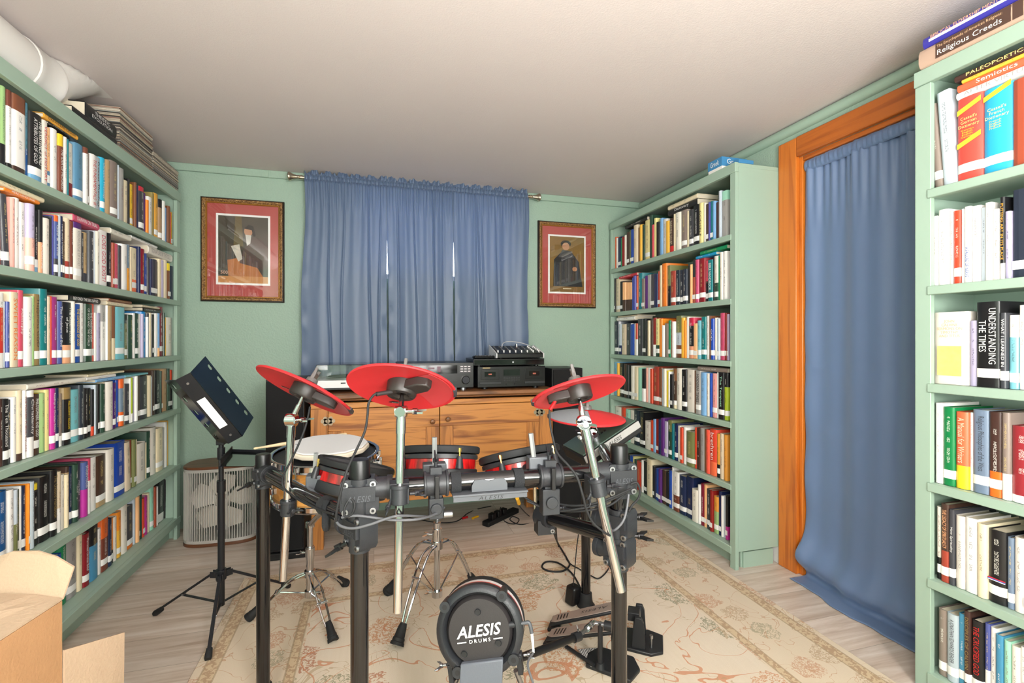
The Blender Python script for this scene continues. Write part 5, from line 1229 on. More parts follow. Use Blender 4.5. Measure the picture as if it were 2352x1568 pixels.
sheet([W(-.928, 1.003, bz), W(-1.13, 1.018, bz), W(-1.145, 1.06, bz + .055), W(-1.09, 1.06, bz + .075), W(-1.03, 1.055, bz + .078), W(-.985, 1.05, bz + .068), W(-.938, 1.04, bz + .05)], (SN, CS, 0), .004, 'flap', M_CARDI, bt)
sheet([W(-.926, 1.002, .02), W(-.918, 1.14, .02), W(-.912, 1.14, .416), W(-.926, 1.002, .462)], (1, -.3, 0), .004, 'flap', M_CARDI, bt)

# ------------------------------------------------------------------ drum rack
TR = .019
Apos, Bpos, Cpos, Dpos = (-.748, 1.462), (-.3275, 1.045), (.262, 1.19), (.304, 2.0)
def L3(pos, z): return W(pos[0], pos[1], z)
rk = thing('drum_rack', 'black tubular drum rack of four posts with grey clamps standing on the rug', 'drum rack', tuple(L3(Bpos, 0)))
def post(pos, ztop, parent=rk):
    f = RUGZ + .0005
    p = MB().cyl(L3(pos, f + .01), L3(pos, ztop - .045), TR, n=28).build('post', M_TUBE, parent)
    MB().lathe([(0, 0), (.036, 0), (.037, .004), (.029, .014), (.0255, .03), (.024, .055), (.0192, .056)], L3(pos, f), UP, 28).build('rubber_foot', M_RUBBER, p)
    MB().lathe([(.0215, 0), (.0215, .040), (.0195, .045), (0, .046)], L3(pos, ztop - .046), UP, 28).build('end_cap', M_BLACK, p)
    return p
ZBAR, ZARM = .781, .706
post(Apos, .760); post(Bpos, .846); post(Cpos, .846); post(Dpos, .80)
ub = (L3(Cpos, 0) - L3(Bpos, 0)).normalized(); nb_ = Vector((ub.y, -ub.x, 0))           # nb_ points to the camera side
barA, barB = L3(Bpos, ZBAR) + ub * .03, L3(Cpos, ZBAR) - ub * .03
MB().cyl(barA, barB, TR, n=28).build('crossbar', M_TUBE, rk)
armA, armB = L3(Apos, ZARM), L3(Bpos, ZARM)
ua = (armB - armA).normalized()
MB().cyl(armA + ua * .03, armB - ua * .03, TR, n=28).build('side_arm', M_TUBE, rk)
ud = (L3(Dpos, 0) - L3(Cpos, 0)).normalized()
MB().cyl(L3(Cpos, ZBAR - .01) + ud * .03, L3(Dpos, ZBAR - .01) - ud * .02, TR, n=28).build('side_arm', M_TUBE, rk)
e0 = P(1425, 1236, 1.19); e1 = P(1258, 1188, 1.36)
MB().cyl(e0, e1, TR, n=28).build('side_arm', M_TUBE, rk)
def bolt(m, p, axis, r=.006, ln=.004, mi=1):
    m.cyl(p, p + axis * ln, r, n=14, mi=mi); m.cyl(p + axis * ln, p + axis * (ln + .0005), r * .5, n=6, mi=2)
def cast_bracket(pos, z, ux, name='corner_bracket', logo=True, w=.078, h=.076, dz=.0, stub=1):
    """cast block round a post with a sleeve for the tube leaving it along ux"""
    c = L3(pos, z); ux = Vector(ux).normalized(); nn = Vector((ux.y, -ux.x, 0)).normalized()
    if nn.dot(-FWD) < 0: nn = -nn
    m = MB(); ax = (ux, nn, UP)
    poly = [(-w * .5, -h * .34), (-w * .38, -h * .5), (w * .38, -h * .5), (w * .52, -h * .36), (w * .52, h * .36), (w * .40, h * .5), (-w * .42, h * .5), (-w * .5, h * .38)]
    m.prism(poly, c - nn * (-.018) - nn * .0, ux, UP, -.042 if ux.cross(UP).dot(nn) > 0 else .042)
    m.cyl(c + UP * h * .50, c - UP * h * .60, .0225, n=26); m.cyl(c + UP * (h * .50 - .010), c + UP * (h * .50), .0245, n=26)
    m.box(c + nn * .020 + UP * h * .1, (w * .86, .010, h * .42), ax)
    tz_ = UP * (dz)
    m.cyl(c + ux * w * .3 + tz_, c + ux * (w * .5 + .03) * stub + tz_, .0235, n=26); m.cyl(c + ux * (w * .5 + .018) * stub + tz_, c + ux * (w * .5 + .03) * stub + tz_, .0262, n=26)
    for a, b in ((-.36, .36), (.36, .36), (-.36, -.38), (.36, -.38)): bolt(m, c + ux * w * a + UP * h * b + nn * .018, nn, .0068, .005)
    o = m.build(name, [M_CLAMP, M_STEEL, M_KTXT], rk, bevel=.0025)
    if logo:
        U_ = ux if ux.dot(RGT) > 0 else -ux
        add_text('logo', 'ALESIS', o, c + nn * .0256 - UP * h * .02, U_, UP, w * .62, .013, mat('embossed_grey', '#4d4f54', .35), 1.05, .25)
    return o
cast_bracket(Bpos, .768, ub, dz=.013)
cast_bracket(Cpos, .764, -ub, dz=.017)
cast_bracket(Apos, ZARM - .014, ua, logo=False, w=.05, h=.056, dz=.014)
cast_bracket(Bpos, ZARM - .012, -ua, w=.070, h=.074)
cast_bracket(Cpos, .655, (e1 - e0), logo=False, w=.072, h=.07)
cast_bracket(Cpos, .585, (e1 - e0), logo=False, w=.066, h=.072)
cast_bracket(Dpos, ZBAR - .01, -ud, logo=False, w=.06, h=.066)
def wing(m, p, axis, s=1.0, mi=1):
    """wing bolt: stem along axis, two wings across it"""
    axis = Vector(axis).normalized(); u, v, w = frame_of(axis)
    m.cyl(p, p + axis * .016 * s, .0042 * s, n=10, mi=mi); m.cyl(p + axis * .012 * s, p + axis * .022 * s, .0065 * s, n=12, mi=mi)
    for sg in (-1, 1):
        m.add([p + axis * (.013 * s) + u * sg * .004 * s + v * .003 * s, p + axis * (.020 * s) + u * sg * .004 * s + v * .003 * s, p + axis * (.036 * s) + u * sg * .021 * s + v * .002 * s, p + axis * (.024 * s) + u * sg * .020 * s + v * .002 * s,
               p + axis * (.013 * s) + u * sg * .004 * s - v * .003 * s, p + axis * (.020 * s) + u * sg * .004 * s - v * .003 * s, p + axis * (.036 * s) + u * sg * .021 * s - v * .002 * s, p + axis * (.024 * s) + u * sg * .020 * s - v * .002 * s],
              [(0, 1, 2, 3), (7, 6, 5, 4), (0, 4, 5, 1), (1, 5, 6, 2), (2, 6, 7, 3), (3, 7, 4, 0)], mi)
for zz in (.668, .622):
    m = MB(); wing(m, L3(Cpos, zz) + RGT * .030, RGT, 1.3, 0); m.build('wing_bolt', M_BLACK, rk)
for pos, zz in ((Apos, .675), (Bpos, .665)):
    m = MB(); wing(m, L3(pos, zz) - RGT * .026, -RGT - UP * .5, 1.2, 0); m.build('wing_bolt', M_BLACK, rk)
def tube_clamp(p, axis, out, name='clamp', r=TR, wd=.042, tall=True, parent=None, wing_dir=None, mats=None):
    """two half shells round a tube with ribs, a bolt block and a wing bolt"""
    m = MB(); axis = Vector(axis).normalized(); out = Vector(out).normalized(); up = axis.cross(out).normalized()
    if up.z < 0: up = -up
    m.cyl(p - axis * wd / 2, p + axis * wd / 2, r + .0065, n=26)
    for s in (-1, 1): m.cyl(p + axis * s * (wd / 2 - .003), p + axis * s * (wd / 2 + .003), r + .0095, n=26)
    m.box(p + up * (r + .011), (wd * .55, .022, .016), (axis, out, up)); m.box(p - up * (r + .010), (wd * .55, .020, .014), (axis, out, up))
    m.box(p + out * (r + .009), (wd * .2, .012, r * 2.6), (axis, out, up), mi=3)
    wing(m, p + up * (r + .016), wing_dir or up, 1.0, 2)
    return m.build(name, mats or [M_CLAMP, M_STEEL, M_CLAMPD, M_BLACK], parent or rk, bevel=.0012)
def along(px, A, Bv):
    """point on segment A-B seen in photo column px"""
    a, b = ray(px); d2 = Vector((a, b)); s0 = A.xy; s1 = Bv.xy - A.xy
    det = d2.x * -s1.y + s1.x * d2.y
    t = (d2.x * s0.y - d2.y * s0.x) / (d2.y * s1.x - d2.x * s1.y)
    return A + (Bv - A) * t
k1 = along(1001, barA, barB); k2 = along(1262, barA, barB); kp2 = along(917, barA, barB); kp3 = along(1374, barA, barB)
tube_clamp(k1, ub, nb_, wd=.048); tube_clamp(k2, ub, nb_, wd=.050)
m = MB(); m.box(k1 - UP * .052, (.032, .030, .046), (ub, nb_, UP)); m.cyl(k1 - UP * .052 + nb_ * .014, k1 - UP * .052 + nb_ * .021, .013, n=20, mi=1); m.cyl(k1 - UP * .070 + ub * .016, k1 - UP * .070 + ub * .038, .008, n=14, mi=2); m.build('rod_holder', [M_CLAMP, M_CLAMP, M_STEEL], rk, bevel=.002)
m = MB(); q_ = k2 - UP * .058; m.box(q_, (.042, .032, .060), (ub, nb_, UP)); m.cyl(q_ + nb_ * .014, q_ + nb_ * .024, .014, n=20); wing(m, q_ + ub * .02 - UP * .02, ub, .9, 1); m.build('rod_holder', [M_CLAMP, M_CLAMPD], rk, bevel=.002)
q_ = e1 + (e1 - e0).normalized() * .012
m = MB(); m.cyl(q_ + (e0 - e1).normalized() * .022, q_ - (e0 - e1).normalized() * .022, .0262, n=24); m.box(q_ - UP * .024, (.05, .04, .04), (ub, nb_, UP)); bolt(m, q_ - UP * .034 + nb_ * .02 + ub * .016, nb_, .006, .004); m.build('clamp', [M_CLAMPD, M_STEEL, M_KTXT], rk, bevel=.002)
MB().tube([P(1228, 1112, 1.40), P(1229, 1160, 1.40), P(1231, 1186, 1.39), P(1238, 1194, 1.38), P(1250, 1196, 1.37)], .0055, 10, smooth=4).build('bent_rod', M_NICKEL, rk)
# silver label plate hanging under the crossbar and the rounded tab over it
pa, pb = along(1036, barA, barB), along(1204, barA, barB)
m = MB(); pc = (pa + pb) / 2 - UP * .0215 + nb_ * .012
m.box(pc, ((pb - pa).length, .046, .005), (ub, nb_, UP)); o = m.build('label_plate', M_GREYMETAL, rk, bevel=.001)
MB().box(pc - UP * .0085 + nb_ * .018, ((pb - pa).length * .98, .003, .010), (ub, nb_, UP)).build('label_edge', M_GREYMETAL, rk)
add_text('logo', 'ALESIS', rk, pc + nb_ * .0198 - UP * .0085, ub, UP, (pb - pa).length * .62, .0078, M_KTXT, 1.2, .2)
ta, tb = along(1080, barA, barB), along(1160, barA, barB)
poly = [(0, 0), ((tb - ta).length, 0), ((tb - ta).length, .014), ((tb - ta).length * .92, .026), ((tb - ta).length * .68, .027), ((tb - ta).length * .5, .022), ((tb - ta).length * .32, .027), ((tb - ta).length * .08, .026), (0, .014)]
MB().prism(poly, ta + nb_ * .0215 - UP * .018, ub, UP, .002).build('label_tab', M_GREYMETAL, rk)
for px in (1046, 1189):
    q = along(px, barA, barB); MB().cyl(q - ub * .011, q + ub * .011, TR + .004, n=22).build('velcro_strap', M_VELCRO, rk)
q = along(752, armA, armB)
m = MB(); m.cyl(q - ua * .014, q + ua * .014, TR + .004, n=22); m.tube([q + nb_ * .02 + UP * .02, q + nb_ * .035 - UP * .01, q + nb_ * .035 - UP * .035, q + nb_ * .012 - UP * .045, q + nb_ * .004 - UP * .02], .008, 8, smooth=5); m.build('velcro_strap', M_VELCRO, rk)

# ------------------------------------------------------------------ cymbal booms and cymbal pads
def boom(label, bottom, top, tip, clampat, clampaxis, parent_out, rad=.0098, tilt_r=.016, wingside=None):
    t = thing('cymbal_boom', label, 'cymbal boom', tuple(bottom), 'chrome cymbal booms clamped to the rack')
    ax = (top - bottom).normalized()
    m = MB(); m.cyl(bottom, top, rad, n=22); m.cyl(top - ax * .03, top, rad * 1.12, n=22); m.build('pole', M_CHROME, t)
    m = MB(); sd = RGT if wingside is None else wingside
    m.cyl(top + ax * .016 - sd * .012, top + ax * .016 + sd * .012, tilt_r, n=20); m.cyl(top + ax * .016 + FWD * .012, top + ax * .016 - FWD * .012, tilt_r * .9, n=20)
    m.cyl(top, top + ax * .018, rad * 1.05, n=18); m.build('tilter', M_CHROME, t)
    m = MB(); wing(m, top + ax * .016 + sd * .012, sd, 1.05, 0); m.build('wing_nut', M_CHROME, t)
    ax2 = (tip - top).normalized()
    m = MB(); m.cyl(top + ax * .016, top + ax * .016 + (tip - top - ax * .016) * .55, rad * .72, rad * .62, n=18); m.cyl(top + ax * .016 + (tip - top - ax * .016) * .55, tip, rad * .45, n=16); m.build('rod', M_CHROME, t)
    m = MB(); p = clampat; axis = Vector(clampaxis).normalized()
    m.cyl(p - ax * .020, p + ax * .020, rad + .0075, n=22); m.cyl(p + ax * .012, p + ax * .020, rad + .010, n=22)
    m.box(p + Vector(parent_out) * -.018, (.040, .036, .044), (axis, Vector(parent_out), UP)); wing(m, p + axis * .020, axis, .95, 1); wing(m, p - axis * .018 - UP * .012, -UP - axis * .4, .8, 1)
    m.build('clamp', [M_CLAMP, M_CLAMPD], t, bevel=.0015)
    return t
def cymbal(label, c, n, R, out, arm=True, topgrey=False, sticker=None, wingcol=None, jack=None):
    """rubber cymbal pad: centre of the underside hub c, upward normal n, out = direction of the far (choke) edge"""
    n = Vector(n).normalized(); out = Vector(out); out = (out - n * out.dot(n)).normalized(); side = n.cross(out)
    t = thing('cymbal_pad', label, 'cymbal pad', tuple(c), 'red rubber cymbal pads')
    prof = [(.008, .010), (R * .3, .0105), (R * .62, .006), (R * .93, -.003), (R * .985, -.0045), (R, -.002), (R * .99, .001), (R * .93, .0035), (R * .62, .0125), (R * .30, .0195), (R * .16, .024), (.008, .026), (.008, .010)]
    MB().lathe(prof, c, n, 72).build('disc', M_REDC, t, smooth=50)
    m = MB(); K = 26; a0, a1 = -.95, .95; vs = []; rr = (R * .24, R * .62, R * .925)
    hh = (.0092, .0052, -.0040)
    for j in range(3):
        for k in range(K + 1):
            a = a0 + (a1 - a0) * k / K; vs.append(c + (out * math.cos(a) + side * math.sin(a)) * rr[j] + n * hh[j])
    vs2 = [v + n * .003 for v in vs]; W_ = K + 1
    fs = [(j * W_ + k, j * W_ + k + 1, (j + 1) * W_ + k + 1, (j + 1) * W_ + k) for j in range(2) for k in range(K)]
    m.add(vs + vs2, fs + [tuple(i + 3 * W_ for i in f) for f in fs] + [(k, k + 1, 3 * W_ + k + 1, 3 * W_ + k) for k in range(K)] + [(2 * W_ + k, 2 * W_ + k + 1, 5 * W_ + k + 1, 5 * W_ + k) for k in range(K)])
    m.build('trigger_zone', mat('red_cymbal_under', '#b63a3e', .45), t, smooth=50)
    m = MB(); m.lathe([(R * .1, .012), (R * .1, -.014), (R * .15, -.020), (R * .255, -.020), (R * .275, -.016), (R * .285, .010)], c, n, 36)
    for k in range(6):
        a = 2 * math.pi * k / 6 + .4; q = c + (out * math.cos(a) + side * math.sin(a)) * R * .2 - n * .0195; m.cyl(q, q - n * .0012, .0045, n=10, mi=1)
    m.build('hub', [mat('hub_brown_black', '#2c2725', .4), M_KTXT], t, smooth=40)
    m = MB(); poly = [(R * .18, -R * .17), (R * .52, -R * .16), (R * .66, -R * .05), (R * .66, R * .08), (R * .5, R * .17), (R * .18, R * .17)]
    jd = out if jack is None else (Vector(jack) - n * Vector(jack).dot(n)).normalized(); js = n.cross(jd)
    m.prism(poly, c - n * .014, jd, js, .022); m.build('jack_box', mat('hub_brown_black', '#2c2725', .4), t, bevel=.003)
    m = MB(); a0, a1 = -.16, .16; pr = []
    for r, h in ((R * .955, -.0062), (R * 1.012, -.0035), (R * 1.012, .003), (R * .955, .0045)):
        pr.append([c + (out * math.cos(a0 + (a1 - a0) * k / 8) + side * math.sin(a0 + (a1 - a0) * k / 8)) * r + n * h for k in range(9)])
    vs = [v for r in pr for v in r]; fs = [(j * 9 + k, j * 9 + k + 1, ((j + 1) % 4) * 9 + k + 1, ((j + 1) % 4) * 9 + k) for j in range(4) for k in range(8)] + [(0, 9, 18, 27), (8, 35, 26, 17)]
    m.add(vs, fs); m.build('choke_edge', mat('choke_grey', '#3a3b40', .4), t, smooth=50)
    m = MB(); base = c + n * .026; u, v, w = out, side, n
    m.cyl(base, base + n * .012, .017, .014, n=20)
    for s in (-1, 1):
        m.add([base + n * .008 + side * s * .004 - out * .004, base + n * .008 + side * s * .004 + out * .004, base + n * .038 + side * s * .013 + out * .004, base + n * .038 + side * s * .013 - out * .004,
               base + n * .008 + side * s * .013 - out * .004, base + n * .008 + side * s * .013 + out * .004, base + n * .040 + side * s * .019 + out * .004, base + n * .040 + side * s * .019 - out * .004],
              [(0, 1, 2, 3), (7, 6, 5, 4), (0, 4, 5, 1), (1, 5, 6, 2), (2, 6, 7, 3), (3, 7, 4, 0)])
    m.box(base + n * .018, (.010, .030, .020), (out, side, n)); m.build('wing_nut', mat('wing_nut_grey', '#5d5a58', .4), t, bevel=.0015)
    if topgrey:
        m = MB(); K = 30; vs = []
        for j, r in enumerate((R * .18, R * .62, R * .93, R * .985)):
            h = (.0246, .0131, .0041, .0018)[j]
            for k in range(K + 1):
                a = -math.pi / 2 + math.pi * k / K; vs.append(c + (out * math.cos(a) + side * math.sin(a)) * r + n * h)
        W_ = K + 1; o_ = len(vs); vs += [v - n * .0004 for v in vs]
        fs = [(j * W_ + k, j * W_ + k + 1, (j + 1) * W_ + k + 1, (j + 1) * W_ + k) for j in range(3) for k in range(K)]
        m.add(vs, fs + [tuple(i + o_ for i in f)[::-1] for f in fs]); m.build('bow_pad', mat('bow_grey', '#83868c', .55, bump=(300, .2, 2)), t, smooth=50)
    if sticker is not None:
        a = sticker; q = c + (out * math.cos(a) + side * math.sin(a)) * R * .80 + n * .0004; rd = (out * math.cos(a) + side * math.sin(a)); tn = n.cross(rd)
        m = MB(); s_ = .020
        m.prism([(-s_, 0), (-s_ * .35, -.006), (s_, 0), (s_ * .35, .006)], q, RGT - n * RGT.dot(n), rd, -.0012); m.build('sticker', [M_BLACKM], t)
        add_text('logo', 'ALESIS', t, q - n * .0016, (RGT - n * RGT.dot(n)), (UP - n * UP.dot(n)), .018, .004, M_WTXT)
    return t
# left cymbal
c1 = P(702, 898, 1.28); n1 = RGT * .39 * .95 + UP * .92 * .95 + FWD * .44
cymbal('red cymbal pad tilted steeply, in front of the fan end speaker', c1, n1, .134, RGT * .92 - UP * .39, sticker=2.45)
a1_ = along(655, armA, armB)
boom('chrome cymbal boom clamped to the slanting rack arm by the music stand', P(650, 1332, 1.27), P(669, 978, 1.27), c1 - Vector(n1).normalized() * .004, P(661, 1165, 1.27), ua, -FWD, rad=.0098, tilt_r=.017)
# middle cymbal
c2 = P(924, 890, 1.10); n2 = RGT * .055 + UP * .925 + FWD * .52
cymbal('widest red cymbal pad, in the middle above the oak cabinet', c2, n2, .1225, RGT + FWD * .1, sticker=1.85, jack=RGT * .8 - FWD * .6)
boom('chrome cymbal boom standing upright in front of the rack crossbar', P(913, 1405, 1.0), P(921, 962, 1.03), c2 - Vector(n2).normalized() * .004, P(917.5, 1135, 1.013), ub, nb_, rad=.0092, tilt_r=.012)
# right cymbal
c3 = P(1328, 900, 1.15); n3 = -RGT * .226 * .955 + UP * .974 * .955 + FWD * .38
cymbal('red cymbal pad tilted towards the cabinet, before the bookcase by the doorway', c3, n3, .1135, -RGT * .97 - UP * .2, jack=-RGT)
boom('chrome cymbal boom slanting across the right hand rack post', P(1427, 1357, 1.10), P(1344, 985, 1.12), c3 - Vector(n3).normalized() * .004, P(1374, 1118, 1.11), ub, nb_, rad=.0105, tilt_r=.0165, wingside=-FWD)
# flat hi-hat pad
c4 = P(1347, 958, 1.55); n4 = UP * .985 - FWD * .05 + RGT * .03
cymbal('flat hi-hat pad, half grey and half red, over the drum module', c4, n4, .123, -RGT, topgrey=True, jack=FWD)
boom('short chrome hi-hat boom rising from the rack corner behind the module', P(1404, 1062, 1.45), P(1366, 1000, 1.52), c4 - Vector(n4).normalized() * .004, P(1400, 1054, 1.455), ub, FWD, rad=.0085, tilt_r=.012, wingside=-RGT)

# ------------------------------------------------------------------ toms
M_HEAD = mat('mesh_head', '#26272a', .5); M_HOOP = mat('rubber_hoop', '#2a2b2e', .45)
def redshell():
    m = bpy.data.materials.new('red_burst_shell'); m.use_nodes = True
    n, l = m.node_tree.nodes, m.node_tree.links; b = n['Principled BSDF']
    tc = n.new('ShaderNodeTexCoord'); mp = n.new('ShaderNodeMapping'); mp.inputs['Scale'].default_value = (70, 70, 4); l.new(tc.outputs['Object'], mp.inputs['Vector'])
    nz = n.new('ShaderNodeTexNoise'); nz.inputs['Scale'].default_value = 1; nz.inputs['Detail'].default_value = 3; l.new(mp.outputs['Vector'], nz.inputs['Vector'])
    r = ramp(n, [(0.35, '#6d0e10'), (0.6, '#c41c1c')]); l.new(nz.outputs['Fac'], r.inputs['Fac']); l.new(r.outputs['Color'], b.inputs['Base Color'])
    b.inputs['Roughness'].default_value = 0.22; b.inputs['Coat Weight'].default_value = 0.5
    return m
M_RSHELL = redshell()
def lug(m, c, n, R, rd, z0, z1):
    """tension bolt with a dark cone below"""
    p = c + rd * (R + .006)
    m.cyl(p + n * z0, p + n * (z0 + .030), .0105, .0065, n=16, mi=0); m.cyl(p + n * (z0 + .028), p + n * z1, .0026, n=8, mi=1); m.cyl(p + n * (z1 - .004), p + n * (z1 + .005), .0048, n=8, mi=1)
    m.box(p + n * (z1 - .003) - rd * .006, (.010, .014, .006), (rd, n.cross(rd), n), mi=2)
def tom(label, c, n, R, front, rodpx=None, rod=None, holder=None, lugs=(-.6, 0.5, 2.2, 3.6)):
    n = Vector(n).normalized(); front = Vector(front); front = (front - n * front.dot(n)).normalized(); sd = n.cross(front)
    t = thing('tom_pad', label, 'drum pad', tuple(c), 'red electronic tom pads')
    H = .084
    MB().lathe([(R - .006, -H), (R, -H + .003), (R, -H + .027), (R - .003, -H + .029)], c, n, 48).build('bottom_hoop', M_HOOP, t)
    MB().lathe([(R - .004, -H + .0285), (R - .004, -.031)], c, n, 48).build('shell', M_RSHELL, t)
    MB().lathe([(R - .004, -.0315), (R + .001, -.030), (R + .001, -.020), (R - .002, -.0185)], c, n, 48).build('collar', M_HOOP, t)
    MB().lathe([(R - .012, -.0155), (R + .004, -.016), (R + .0065, -.012), (R + .0065, -.001), (R + .003, .002), (R - .004, .002), (R - .007, -.002)], c, n, 48).build('rim', M_RUBBER, t)
    MB().lathe([(R - .006, -.0025), (R * .5, -.0018), (0, -.0015)], c, n, 48).build('head', M_HEAD, t)
    MB().lathe([(0, -H - .012), (R * .8, -H - .012), (R * .9, -H + .001), (R - .005, -H + .001)], c, n, 48).build('base_shell', M_BLACK, t)
    for a in lugs:
        m = MB(); lug(m, c, n, R, (front * math.cos(a) + sd * math.sin(a)), -.055, -.010); m.build('lug', [M_CLAMPD, M_BRASS, M_CLAMPD], t)
    if holder is not None:
        hp, hs = holder
        m = MB(); m.box(hp, hs, (ub, nb_, UP)); m.build('mount_block', mat('mount_grey', '#5a5d62', .4, metal=.4), t, bevel=.003)
        m = MB(); m.cyl(hp, c - n * .045 + front * R * .8, .008, n=12); m.build('mount_arm', M_CLAMPD, t)
    if rod is not None:
        m = MB(); m.cyl(rod[0], rod[1], .0062, n=6); m.build('rod', mat('rod_pale_steel', '#a6a9ab', .4, metal=.6), t, smooth=0)
    return t
cam0 = Vector((0, 0, CAMZ))
n_t1 = UP * .95 + FWD * .22 + RGT * .20
tom('smallest looking red tom pad in front of the snare drum', P(820, 1062, 1.34), n_t1, .098, -FWD, holder=(P(730, 1112, 1.28), (.055, .04, .055)), rod=(P(722, 1100, 1.28), P(726, 1040, 1.28)), lugs=(.55, 1.9, -.9))
n_t2 = UP * .97 + FWD * .27
tom('red tom pad above the middle of the crossbar', P(1012, 1028, 1.30), n_t2, .0985, -FWD, holder=(P(998, 1082, 1.17), (.056, .03, .042)), rod=(P(998, 1066, 1.16), P(998, 1004, 1.16)), lugs=(.62, -1.0, 2.3))
n_t3 = UP * .95 - RGT * .19 + FWD * .29
tom('red tom pad tilted beside the middle one, near the drum module', P(1192, 1038, 1.30), n_t3, .103, -FWD, holder=(P(1236, 1066, 1.16), (.052, .03, .042)), rod=(P(1226, 1052, 1.15), P(1219, 995, 1.15)), lugs=(-.42, .95, 2.6))
m = MB()
for px, pw in ((1001, 1086), (1245, 1080)):
    wing(m, P(px, pw + 8, 1.11), UP, 1.1, 0)
m = None

# ------------------------------------------------------------------ kick pad on its tower
kc = P(1100, 1452, 1.14); kn = (-FWD * .97 + UP * .17 - RGT * .08).normalized()
rl = math.radians(8.5); kU = (RGT - kn * RGT.dot(kn)).normalized(); kV = kn.cross(kU); kU, kV = kU * math.cos(rl) + kV * math.sin(rl), kV * math.cos(rl) - kU * math.sin(rl)
KR = .100
kk = thing('kick_pad', 'round black kick drum pad with white lettering on a grey tower', 'kick pad', tuple(Vector((kc.x, kc.y, RUGZ))))
MB().lathe([(KR * .7, -.076), (KR, -.076), (KR + .004, -.072), (KR + .004, -.046), (KR - .001, -.044)], kc, kn, 64).build('back_hoop', M_RUBBER, kk)
MB().lathe([(KR + .0032, -.0455), (KR + .0032, -.0285)], kc, kn, 64).build('shell', mat('kick_shell_white', '#d9cfcf', .3), kk)
MB().lathe([(KR + .0036, -.0285), (KR + .0036, -.0222)], kc, kn, 64).build('red_band', M_REDS, kk)
M_KGREY = mat('kick_dark_grey', '#26282c', .42, bump=(260, .08, 2))
MB().lathe([(KR - .002, -.0228), (KR + .004, -.0215), (KR + .003, -.008), (KR - .004, -.001), (KR - .012, 0.0), (KR - .019, -.008), (KR - .022, -.03)], kc, kn, 64).build('front_hoop', M_KGREY, kk)
MB().lathe([(KR - .0215, -.036), (KR - .0215, -.012), (KR - .028, -.003), (0, -.002)], kc, kn, 64).build('back_cover', mat('kick_cover', '#2d2a2b', .5, bump=(300, .05, 2)), kk)
for px, py in ((1103, 1412), (1059, 1491), (1142, 1478)):
    q = kc + kU * (px - 1100) / 1117 * 1.12 - kV * (py - 1452) / 1117 * 1.22
    MB().cyl(q - kn * .004, q + kn * .0002, .0062, n=18).build('hole', M_KTXT, kk); MB().lathe([(.0062, -.0005), (.0074, .0006), (.0078, -.001)], q, kn, 18).build('hole_rim', M_CLAMP, kk)
for a in (138, 48, 232, 318):
    rd = kU * math.cos(math.radians(a)) + kV * math.sin(math.radians(a)); q = kc + rd * (KR - .002)
    m = MB(); m.cyl(q - kn * .046, q + kn * .006, .0095, .0125, n=18); m.cyl(q + kn * .006, q + kn * .0062, .006, n=12, mi=1); m.cyl(q - kn * .058, q - kn * .044, .004, n=10, mi=2); m.build('lug', [M_CLAMP, M_KTXT, M_BRASS], kk)
add_text('logo', 'ALESIS', kk, kc + kn * .0004 + kV * .004, kU, kV, .108, .026, M_WTXT, 1.02, .28, bold=.018)
add_text('logo', 'DRUMS', kk, kc + kn * .0004 - kV * .0175, kU, kV, .050, .0078, M_WTXT, 1.5, bold=.01)
for s in (-1, 1): MB().box(kc + kn * .0003 - kV * .0175 + kU * s * .043, (.0215, .0022, .0006), (kU, kV, kn)).build('logo_bar', M_WTXT, kk, smooth=0)
tw = kc - kV * .058
pl_ = MB(); low = Vector((kc.x, kc.y, 0)) + (-FWD) * .03
pts_ = [tw + kn * .004, low + UP * .16 + kn * .01, low + UP * .025 - FWD * .02]
for i in range(2):
    a, b = pts_[i], pts_[i + 1]; d = (b - a).normalized(); nn = kU.cross(d).normalized()
    pl_.box((a + b) / 2, (.100, (b - a).length, .016), (kU, d, nn))
pl_.build('tower_plate', mat('tower_blue_grey', '#5d626b', .45, bump=(300, .06, 2)), kk, bevel=.003)
m = MB(); fb = Vector((low.x, low.y, RUGZ + .0005))
m.box(fb + UP * .012 + FWD * .02, (.20, .22, .022), (RGT, FWD, UP)); m.build('foot_plate', M_BLACK, kk, bevel=.004)
for s in (-1, 1):
    m = MB(); q = kc - kV * .072 + kU * s * .07 - kn * .03
    m.cyl(q, q + kU * s * .02, .011, n=16); m.box(q + kU * s * .012 - kV * .016, (.012, .04, .03), (kU, kV, kn)); wing(m, q + kU * s * .022, kU * s, .8, 1); m.build('side_clamp', [M_CLAMPD, M_STEEL], kk, bevel=.002)
    m = MB(); s0 = q - kV * .03; s1 = Vector((s0.x, s0.y, 0)) + RGT * s * .10 + FWD * .08 + UP * (RUGZ + .006); m.cyl(s0, s1, .006, n=12); m.cyl(s1, s1 + (s0 - s1).normalized() * .03, .010, n=12); m.build('spur', M_STEEL, kk)
jq = kc + kU * (KR - .022) + kV * .004
m = MB(); m.cyl(jq - kU * .006 - kn * .01, jq + kU * .020 - kn * .01, .0075, n=16); m.build('jack', M_CLAMP, kk)

